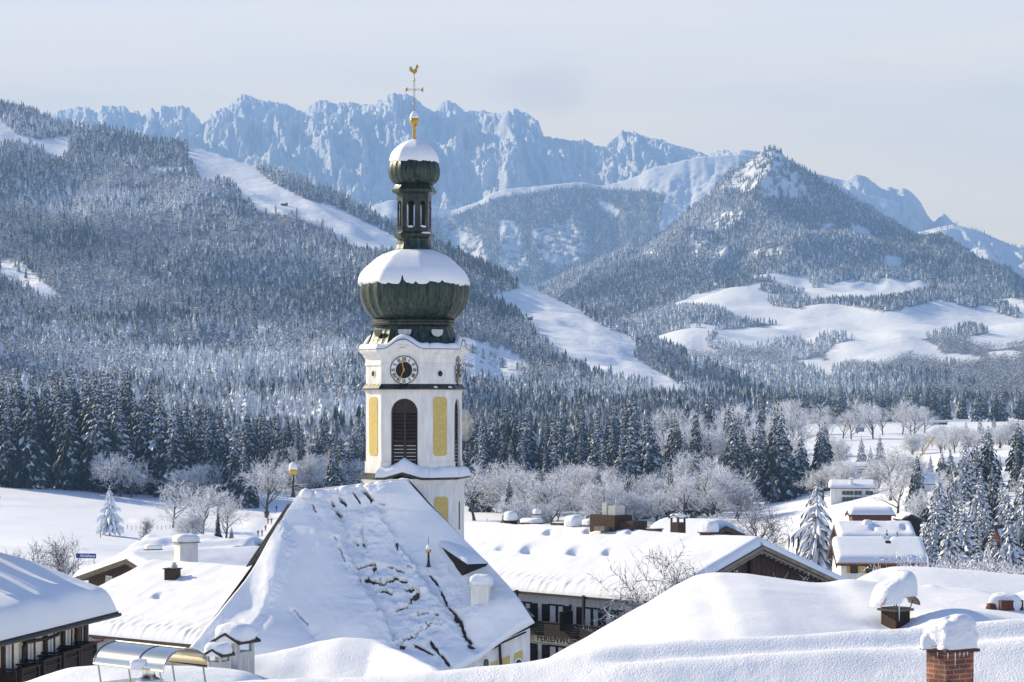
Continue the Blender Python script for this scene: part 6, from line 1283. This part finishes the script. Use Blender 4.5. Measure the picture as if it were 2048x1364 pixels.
lid = MB(); lid.box((bc[0], bc[1], btop + .025), (.72, .60, .05), Matrix.Rotation(brz, 4, 'Z') @ Matrix.Rotation(R(2), 4, 'Y')); lid.build('cover_slab', M['timber_red'], bst)
sc = MB(); pillow(sc, (bc[0], bc[1], btop + .05), .72, .62, .50, Matrix.Rotation(brz, 4, 'Z'), n=26, seed=12, bulge=.12)
P_ = np.array(sc.v); a_ = np.arctan2(P_[:, 1] - bc[1], P_[:, 0] - bc[0]); left = np.clip((-(P_[:, 0] - bc[0]) - .12) / .2, 0, 1)
P_[:, 0] += left * .05 * (fbm(P_[:, 1] * 14, P_[:, 2] * 14, 3, 8) - .5) * 2; P_[:, 2] -= .12 * np.clip((P_[:, 0] - bc[0]) * -1.6, -.2, .35) * (P_[:, 2] > btop + .12); P_[:, 2] -= .035 * np.exp(-((P_[:, 0] - bc[0] + .02) / .06) ** 2 - ((P_[:, 1] - bc[1] + .22) / .09) ** 2)
sc.v = [tuple(p) for p in P_]; sc.build('snow_cap', M['snow_near'], bst, True)
lump = MB(); pillow(lump, (bc[0] - .36, bc[1] - .06, btop + .04), .22, .24, .22, n=8, seed=4); lump.build('snow_lump', M['snow_near'], bst, True)
ic = MB()
for i, (x, y, l) in enumerate(((-.10, -.36, .10), (.02, -.345, .22), (.10, -.30, .07), (.17, -.26, .08), (-.24, -.24, .08), (.24, -.2, .06))): ic.tube([(bc[0] + x, bc[1] + y, btop), (bc[0] + x, bc[1] + y, btop - l)], [.010, .002], 5)
ic.build('icicles', M['ice'], bst)
# B: the bright roof behind it, hipped to the left; C: the roof behind on the right
pxB = np.array([1000, 1100, 1200, 1300, 1360, 1400, 1440, 1480, 1530, 1600, 1660, 1700, 1760, 1850, 1960, 2120, 2400]); pyB = np.array([1356, 1313, 1263, 1204, 1168, 1150, 1144, 1145, 1151, 1161, 1168, 1166, 1168, 1172, 1176, 1182, 1190])
PB = crest_roof(pxB, pyB, 66, 10.5, .14, 7, .3, n=(300, 120), round_=2.2, dvar=[-8, -6, -4, -2, -.8, 0, 0, 0, 0, 0, 0, 0, 0, 0, 0, 0, 0])
PB[..., 2] += .42 * np.exp(-((PB[..., 0] - 11.3) / 1.3) ** 2 - ((PB[..., 1] - 60.2) / 1.2) ** 2)
PB[..., 2] -= .30 * np.exp(-((PB[..., 0] - (1785 - CX) / F * 61) / .75) ** 2 - ((PB[..., 1] - 60.6) / .9) ** 2)
PB[..., 2] += .16 * (fbm(PB[..., 0] / 3.2, PB[..., 1] / 2.4, 3, 15) - .5)
B_ = near_roof('capped_chimney_house', 'house with bright smooth snow roof and a chimney under a huge snow cap', PB, .5, 6, 7, amp=.03,
               mod=lambda px, py: -.24 * np.exp(-((px - 2008) / 34) ** 2 - ((py - 1208) / 13) ** 2) + .16 * np.exp(-((px - 1866) / 16) ** 2 - ((py - 1204) / 6) ** 2) + .12 * np.exp(-((px - 1700) / 60) ** 2 - ((py - 1205) / 10) ** 2), m=M['snow_roof'])
PC = crest_roof(np.array([1640, 1690, 1735, 1765, 1800, 1850, 1920, 2048, 2400]), np.array([1215, 1176, 1150, 1138, 1133, 1134, 1139, 1150, 1178]), 74, 6, .16, 6, .3, n=(160, 80), round_=2.2, dvar=[-3, -2, -1, 0, 0, 0, 0, 0, 0])
C_ = near_roof('right_house', 'house with sloping snow roof at the right behind the capped chimney', PC, .5, 6, 9, amp=.06, mod=lambda px, py: -.22 * np.exp(-((px - 2003) / 11) ** 2 - ((py - 1154) / 4) ** 2), m=M['snow_roof'])
# chimney with the domed metal hood and the huge snow cap
cd_ = 61.0; cc = at(1791, 1255, cd_); zt1 = zat(1221, cd_)
cs_ = MB(); Rz = Matrix.Rotation(R(38), 4, 'Z'); cs_.box((cc[0], cc[1], (cc[2] + zt1) / 2 - .2), (.52, .50, zt1 - cc[2] + .4), Rz); dst = cs_.build('chimney', M['timber_brown'], B_); dst['label'] = 'square chimney with a domed hood under a huge snow cap'
cv = MB(); cv.box((cc[0], cc[1], zt1 + .03), (.66, .64, .06), Rz); cv.box((cc[0], cc[1], zt1 + .075), (.5, .5, .03), Rz); cv.build('cover_slab', M['metal_strip'], dst)
hd = MB(); zh = zat(1207, cd_)
for j in range(15):
    pass
Ph = np.zeros((9, 25, 3))
for i in range(9):
    for j in range(25):
        a = math.pi * j / 24; Ph[i, j] = Vector((cc[0], cc[1], zh)) + Matrix.Rotation(R(12), 4, 'Z') @ Vector((.50 * math.cos(a), -.42 + .84 * i / 8, .30 * math.sin(a)))
hd.grid(Ph); hd.grid(Ph - np.array((0, 0, .02))); hd.build('hood', M['metal_strip'], dst)
for dx, dy in ((-.46, -.2), (-.10, -.38), (.40, -.22), (.1, .36)): 
    lg_ = MB(); lg_.tube([(cc[0] + dx * .8, cc[1] + dy, zt1 + .05), (cc[0] + dx * 1.02, cc[1] + dy, zh + .12)], .015, 5); lg_.build('strut', M['metal_strip'], dst)
bs_ = MB(); n1 = 28; Pc = np.zeros((n1, 49, 3))
for i in range(n1):
    t = i / (n1 - 1) * math.pi / 2
    for j in range(49):
        a = 2 * math.pi * (j % 48) / 48; ca, sa = math.cos(a), math.sin(a); k = math.cos(t) ** .55; sx = .55 if ca > 0 else .64; nz = float(fbm(ca * 2.2 + 3, sa * 2.2 + t * 2, 4, 6)) - .5
        q = 1 + .16 * nz * (1.6 if ca < -.1 else .5); droop = -.12 * (1 if ca < .15 else -.4) * (1 - math.sin(t)) - .10 * max(0, -ca) * (1 - math.sin(t)); tilt = .16 * ca * math.sin(t) ** .5
        Pc[i, j] = (cc[0] + sx * ca * k * q + .06 * math.sin(t), cc[1] + .52 * sa * k * q, zh + .16 + droop + .56 * math.sin(t) ** .8 + tilt * .8)
bs_.grid(Pc); bs_.add([Pc[0, j] for j in range(48)] + [(cc[0], cc[1], zh + .12)], [(j, (j + 1) % 48, 48) for j in range(48)]); bs_.build('snow_cap', M['snow_near'], dst, True)
ic = MB(); ic.tube([(cc[0] + .02, cc[1] - .46, zh + .06), (cc[0] + .02, cc[1] - .46, zh - .40)], [.016, .004], 5); ic.build('icicle', M['ice'], dst)
# half buried brick stub on the right
kb = at(2010, 1212, 62.5); kc = MB(); pillow(kc, (kb[0], kb[1], kb[2] - .10), .80, .55, .42, Matrix.Rotation(R(-12), 4, 'Z'), n=16, seed=17); kst = MB(); kst.box((kb[0] + .10, kb[1] - .22, kb[2] + .02), (.62, .22, .30), Matrix.Rotation(R(14), 4, 'Z')); kst.lathe([(.16, -.12), (.17, 0), (.13, .11), (.02, .15)], 12, (kb[0] - .36, kb[1] - .12, kb[2] - .04))
stub = kst.build('chimney_stub', M['timber_red'], B_); stub['label'] = 'dark red chimney stub half buried in snow'; kc.build('snow_cap', M['snow_near'], stub, True)
# D: hipped front roof before the church, with twin chimneys
PD = crest_roof(np.array([380, 430, 480, 520, 580, 640, 690, 740, 790, 830, 870, 930]), np.array([1352, 1326, 1314, 1310, 1300, 1285, 1277, 1279, 1298, 1318, 1340, 1372]), 56, 7, .26, 5, .35, n=(200, 80), round_=2.0, dvar=[-4, -3, -1.5, -1, -.5, 0, 0, 0, -1.5, -3, -4.5, -6])
PD[..., 2] += .10 * (fbm(PD[..., 0] / 1.6, PD[..., 1] / 1.6, 3, 25) - .5)
D_ = near_roof('twin_chimney_house', 'house with hipped snow mound roof and two small gabled chimneys before the church', PD, .45, 7, 11, amp=.05)
cA = at(471, 1302, 53.2); chimney(D_, (cA[0], cA[1], zat(1313, 53.2)), .56, .66, .12, 'zinc', R(-28), snow=.40, hood='gable', seed=51)
cB = at(437, 1340, 50.6); chimney(D_, (cB[0], cB[1], zat(1343, 50.6)), .36, .42, .22, 'zinc', R(-24), snow=.28, hood='gable', seed=52)
# E: flat snow roof with the steel vent hood, lower left
PE = crest_roof(np.array([-200, 40, 90, 140, 190, 250, 330, 420, 520]), np.array([1400, 1368, 1352, 1339, 1334, 1332, 1334, 1340, 1352]), 47, 7, .16, 5, .2, n=(160, 70), round_=2.0)
PE[..., 2] += .08 * (fbm(PE[..., 0] / 1.2, PE[..., 1] / 1.2, 3, 35) - .5)
E_ = near_roof('vent_hood_house', 'flat snow roof with a shiny curved steel vent hood', PE, .4, 7, 13, amp=.05)
vd = 43.5; v0, v1 = at(232, 1322, vd + .7), at(372, 1338, vd - .5); ax = (v1 - v0); axn = ax / np.linalg.norm(ax); pr = np.array((-axn[1], axn[0], 0)); pr = pr / np.linalg.norm(pr); r_h = .46
Pv = np.zeros((2, 31, 3))
for i in range(2):
    for j in range(31):
        a = math.pi * (.02 + .96 * j / 30); Pv[i, j] = v0 + ax * (i * 1.0) + pr * (-r_h * 1.15 * math.cos(a)) + np.array((0, 0, r_h * .78 * math.sin(a)))
hood = MB(); hood.grid(Pv); hood.grid(Pv - np.array((0, 0, .012)))
ho_ = hood.build('vent_hood', M['steel'], E_, True); ho_['label'] = 'shiny half round stainless steel vent hood with snow on its rim'
rbm = MB()
for i, t in enumerate((0, .62, 1.0)):
    pts = [v0 + ax * t + pr * (-r_h * 1.16 * math.cos(math.pi * (.02 + .96 * j / 20))) + np.array((0, 0, r_h * .785 * math.sin(math.pi * (.02 + .96 * j / 20)) + .004)) for j in range(21)]; rbm.tube(pts, .012, 4)
for s_ in (-1, 1): rbm.tube([v0 + pr * s_ * r_h * 1.15, v1 + pr * s_ * r_h * 1.15], .022, 5)
rbm.tube([v0 + np.array((0, 0, r_h * .80)), v1 + np.array((0, 0, r_h * .80))], .016, 5); rbm.build('hood_rib', M['steel'], ho_)
for t in (.06, .5, .94):
    for s_ in (-1, 1):
        p_ = MB(); p0 = v0 + ax * t + pr * s_ * r_h * 1.13; p_.tube([p0, p0 + np.array((.05, 0, -.34))], .018, 5); p_.build('hood_leg', M['zinc'], ho_)
bx = MB(); mid = (v0 + v1) / 2; bx.box((mid[0], mid[1], mid[2] - .62), (np.linalg.norm(ax) * .98, .86, .56), Matrix.Rotation(math.atan2(axn[1], axn[0]), 4, 'Z')); bx.build('vent_box', M['zinc'], ho_)
fp = MB(); fc = v0 + ax * .66 - pr * .30 + np.array((0, 0, -.36)); fp.lathe([(.20, 0), (.20, .08), (.17, .09), (.17, .05), (.27, .14), (.13, .20), (.11, .26), (.11, .48), (.12, .49)], 18, fc); fp.build('flue_pipe', M['steel'], ho_, True)
hs_ = MB(); pillow(hs_, v0 + ax * .66 - pr * r_h * 1.02 + np.array((0, 0, -.02)), .42, .22, .20, n=10, seed=5); hs_.build('rim_snow', M['snow_near'], ho_, True)
# ------------------------------------------------------------------ small things
# blue street name banner on the meadow
sd = 320; s0, s1 = at(152, 1106.5, sd), at(192, 1108, sd - .8); hgt = 9.5 / F * sd; wv = Vector(s1 - s0); Ls = wv.length; wv.normalize(); Ms = frame(s0 - np.array((0, 0, hgt / 2)), (wv.x, wv.y), (wv.y, -wv.x))
sgn = thing('blue_sign', 'blue sign board with white lettering on the snowy meadow', 'sign', (s0[0], s0[1], float(gz(s0[0], s0[1]))))
b = MB(); fbox(b, Ms, Ls / 2, 0, 0, Ls, hgt, .05); bo = b.build('board', M['sign_blue'], sgn)
text_part('Rüdelhang', Ms, Ls * .22, 0.0, hgt * .80, M['white_paint'], bo, z=.04, bold=.02, shear=.15)
for x in (.3, Ls - .3):
    p = MB(); q = Ms @ Vector((x, 0, -.06)); p.tube([(q.x, q.y, float(gz(q.x, q.y)) - .3), (q.x, q.y, q.z + .3)], .04, 5); p.build('post', M['timber_brown'], sgn)
# flagpoles beside the drooping conifer
for i, (px, m, lb) in enumerate(((1577, 'yellow_paint', 'leftmost of three flagpoles, with a furled red and gold flag'), (1586, 'black', 'middle of three flagpoles by the timber gable'), (1595, 'black', 'rightmost flagpole next to the drooping conifer'))):
    d = 300; x = (px - CX) / F * d; g = float(gz(x, d)); fl = thing('flagpole', lb, 'flagpole', (x, d, g)); zt4 = zat(1070, d)
    p = MB(); p.tube([(x, d, g - .2), (x, d, zt4)], [.06, .03], 6); p.build('pole', M['metal_strip'], fl)
    w = MB(); w.tube([(x + .06, d, zt4 - .1), (x + .09, d, zt4 - .6), (x + .07, d, zt4 - 1.5)], [.05, .12, .06], 6); w.build('furled_flag', M['timber_red'] if i == 0 else M['sign_blue'] if i == 1 else M['timber_dark'], fl)
# crane jib
d = 600; a_, b_ = at(1812, 953, d), at(1869, 874, d); cr_ = thing('crane', 'slanting yellow crane jib above the village trees', 'crane', (a_[0], a_[1], float(gz(a_[0], a_[1]))))
j = MB(); ca, cb_ = Vector(a_), Vector(b_); u = (cb_ - ca).normalized(); v = u.cross(Vector((0, 1, 0))).normalized()
for o in (v * .25, -v * .25, Vector((0, .35, 0))): j.tube([ca + o, cb_ + o * .6], .07, 5)
for k in range(26): t0, t1 = k / 26, (k + 1) / 26; j.tube([ca + (cb_ - ca) * t0 + v * .25 * (1 if k % 2 else -1), ca + (cb_ - ca) * t1 - v * .25 * (1 if k % 2 else -1)], .045, 4)
j.build('jib', M['yellow_paint'], cr_)
# people on the path
M['jacket_red'] = mat('red_jacket', (.42, .03, .05), .8); M['jacket_dark'] = mat('dark_jacket', (.02, .022, .03), .8); M['jacket_pink'] = mat('pink_jacket', (.45, .06, .16), .8); M['trousers'] = mat('dark_trousers', (.015, .016, .022), .8); M['skin'] = mat('skin', (.5, .3, .22), .6)
def person_at(px, py, jm, lb, lean=0.0, stride=.22, turn=0.0):
    d = gd(px, py, 450, 800) or 600; x = (px - CX) / F * d; g = float(ground_z(px, d)) - .03; h = 1.78
    th = thing('person', lb, 'person', (x, d, g), 'walkers on the snowy path left of the church')
    bm = bmesh.new(); pts = {'pel': (0, 0, .95), 'che': (lean * .5, 0, 1.35), 'nec': (lean * .7, 0, 1.50), 'hea': (lean * .8, 0, 1.66), 'top': (lean * .8, 0, 1.76), 'kl': (stride * .6, -.10, .50), 'fl': (stride * .7, -.10, .06), 'tl': (stride * .7 + .14, -.10, .03), 'kr': (-stride * .3, .10, .50), 'fr': (-stride * 1.0, .10, .06), 'tr': (-stride + .14, .10, .03),
           'sl': (lean * .6, -.20, 1.42), 'el': (.08 + lean * .5, -.27, 1.15), 'hl': (.22, -.24, .95), 'sr': (lean * .6, .20, 1.42), 'er': (-.08 + lean * .5, .27, 1.15), 'hr': (.06, .25, .92)}
    rad = {'pel': .155, 'che': .17, 'nec': .065, 'hea': .10, 'top': .085, 'kl': .075, 'fl': .055, 'tl': .045, 'kr': .075, 'fr': .055, 'tr': .045, 'sl': .075, 'el': .055, 'hl': .042, 'sr': .075, 'er': .055, 'hr': .042}
    ed = [('pel', 'che'), ('che', 'nec'), ('nec', 'hea'), ('hea', 'top'), ('pel', 'kl'), ('kl', 'fl'), ('fl', 'tl'), ('pel', 'kr'), ('kr', 'fr'), ('fr', 'tr'), ('che', 'sl'), ('sl', 'el'), ('el', 'hl'), ('che', 'sr'), ('sr', 'er'), ('er', 'hr')]
    V = {}; Rt = Matrix.Rotation(turn, 4, 'Z')
    for k, p in pts.items(): V[k] = bm.verts.new(Rt @ Vector(p))
    for a, b in ed: bm.edges.new((V[a], V[b]))
    me = bpy.data.meshes.new('body'); bm.verts.index_update(); order = list(pts); bm.to_mesh(me); bm.free(); o = bpy.data.objects.new('body', me); COL.objects.link(o); o.parent = th
    md = o.modifiers.new('skin', 'SKIN'); sv = me.skin_vertices[0].data
    for i, k in enumerate(order): sv[i].radius = (rad[k], rad[k] * (.8 if k in ('pel', 'che') else 1))
    sv[0].use_root = True; o.modifiers.new('sub', 'SUBSURF').levels = 1; o.modifiers['sub'].render_levels = 1
    bpy.context.view_layer.update(); m2 = bpy.data.meshes.new_from_object(o.evaluated_get(bpy.context.evaluated_depsgraph_get())); o.modifiers.clear(); o.data = m2; m2.name = 'body'; m2.materials.clear()
    for m_ in (M['trousers'], jm, M['skin'], M['jacket_dark']): m2.materials.append(m_)
    for p in m2.polygons:
        z = p.center.z; p.material_index = 0 if z < .86 else 2 if 1.53 < z < 1.68 and (Rt.inverted() @ p.center).x > lean * .8 + .02 else 3 if z > 1.60 else 1
        if z < .99 and abs((Rt.inverted() @ p.center).y) > .2: p.material_index = 2
        p.use_smooth = True
    return th
for px, py, jm, lb, ln, tn in ((484, 1015, 'jacket_dark', 'walker in dark clothes alone on the upper snow slope', .1, 2.6), (553, 1023, 'jacket_dark', 'walker in dark clothes on the path right of the tall frosted tree', .05, 2.0), (530, 1034, 'jacket_dark', 'left of two dark walkers under the tall frosted tree', .05, 1.7), (537, 1034, 'jacket_dark', 'right of two dark walkers under the tall frosted tree', .05, 1.4),
                           (536, 1049, 'jacket_red', 'left of two red jacketed walkers higher on the path', .08, 1.2), (543, 1049, 'jacket_pink', 'walker in pinkish jacket beside a red one, higher on the path', .08, 1.5), (531, 1063, 'jacket_red', 'walker in red jacket in the middle of the file', .08, 1.3), (516, 1074, 'jacket_dark', 'dark walker at the tail of the red file', .08, 1.1), (524, 1073, 'jacket_red', 'red jacketed walker at the tail of the file beside a dark one', .1, 1.0)):
    person_at(px, py, M[jm], lb, ln, .22, tn)
# poles and fence posts on the fields
for i, (px, py, hh, lb) in enumerate(((945, 1042, 24, 'thin pole on the field right of the church tower'), (974, 1046, 8, 'short post on the field right of the tower'), (201, 1076, 14, 'thin marker pole beside the cone shaped frosted tree'), (244, 1068, 10, 'dark marker post right of the cone shaped frosted tree'))):
    d = gd(px, py, 400, 800) or 600; x = (px - CX) / F * d; g = float(ground_z(px, d)); p = MB(); p.tube([(x, d, g - .2), (x, d, g + hh / F * d)], .07, 6); p.lathe([(.10, 0), (.11, .06), (.05, .14), (.01, .16)], 8, (x, d, g + hh / F * d)); tag(p.build('marker_post', M['timber_dark']), lb, 'post')
for i in range(16):
    px = 255 + i * 8.5; d = gd(px, 1058 + 2 * math.sin(i), 400, 800) or 600; x = (px - CX) / F * d; g = float(ground_z(px, d)); p = MB(); p.tube([(x, d, g - .2), (x, d, g + .95)], .055, 5); p.lathe([(.07, 0), (.08, .04), (.01, .1)], 6, (x, d, g + .95)); tag(p.build('fence_post', M['timber_brown']), 'short wooden fence post in the snow line across the left meadow', 'post', 'fence posts across the left meadow')
# chimney steam drifting beside the tower
st = MB()
sm = bpy.data.materials.new('steam'); sm.use_nodes = True; N, L = sm.node_tree.nodes, sm.node_tree.links; N.clear(); o_ = N.new('ShaderNodeOutputMaterial'); v_ = N.new('ShaderNodeVolumePrincipled'); v_.inputs['Color'].default_value = (.97, .97, .97, 1)
tc = N.new('ShaderNodeTexCoord'); nz = N.new('ShaderNodeTexNoise'); nz.inputs['Scale'].default_value = .22; nz.inputs['Detail'].default_value = 4; L.new(tc.outputs['Object'], nz.inputs['Vector'])
mr = N.new('ShaderNodeMapRange'); mr.inputs['From Min'].default_value = .40; mr.inputs['From Max'].default_value = .62; mr.inputs['To Max'].default_value = .28; L.new(nz.outputs['Fac'], mr.inputs['Value']); L.new(mr.outputs['Result'], v_.inputs['Density']); L.new(v_.outputs['Volume'], o_.inputs['Volume'])
sc_ = at(931, 850, 640)
for dx, dz, r in ((0, 0, 2.3), (-.8, 1.5, 1.8), (-.3, 2.9, 1.2), (.5, -1.7, 2.0), (.2, -3.0, 1.3)):
    pass
Q = np.zeros((15, 21, 3))
for i in range(15):
    t = i / 14
    for j_ in range(21):
        a = 2 * math.pi * (j_ % 20) / 20; r = 2.6 * math.sin(math.pi * (.02 + .96 * t)) ** .6 * (.8 + .5 * float(vnoise(math.cos(a) * 1.6 + t * 3, math.sin(a) * 1.6, 3)))
        Q[i, j_] = sc_ + np.array((r * math.cos(a) - .9 * t, r * math.sin(a), -4.4 + 9 * t))
st.grid(Q); tag(st.build('steam', sm), 'white steam puff rising beside the right edge of the tower', 'steam', kind='stuff')
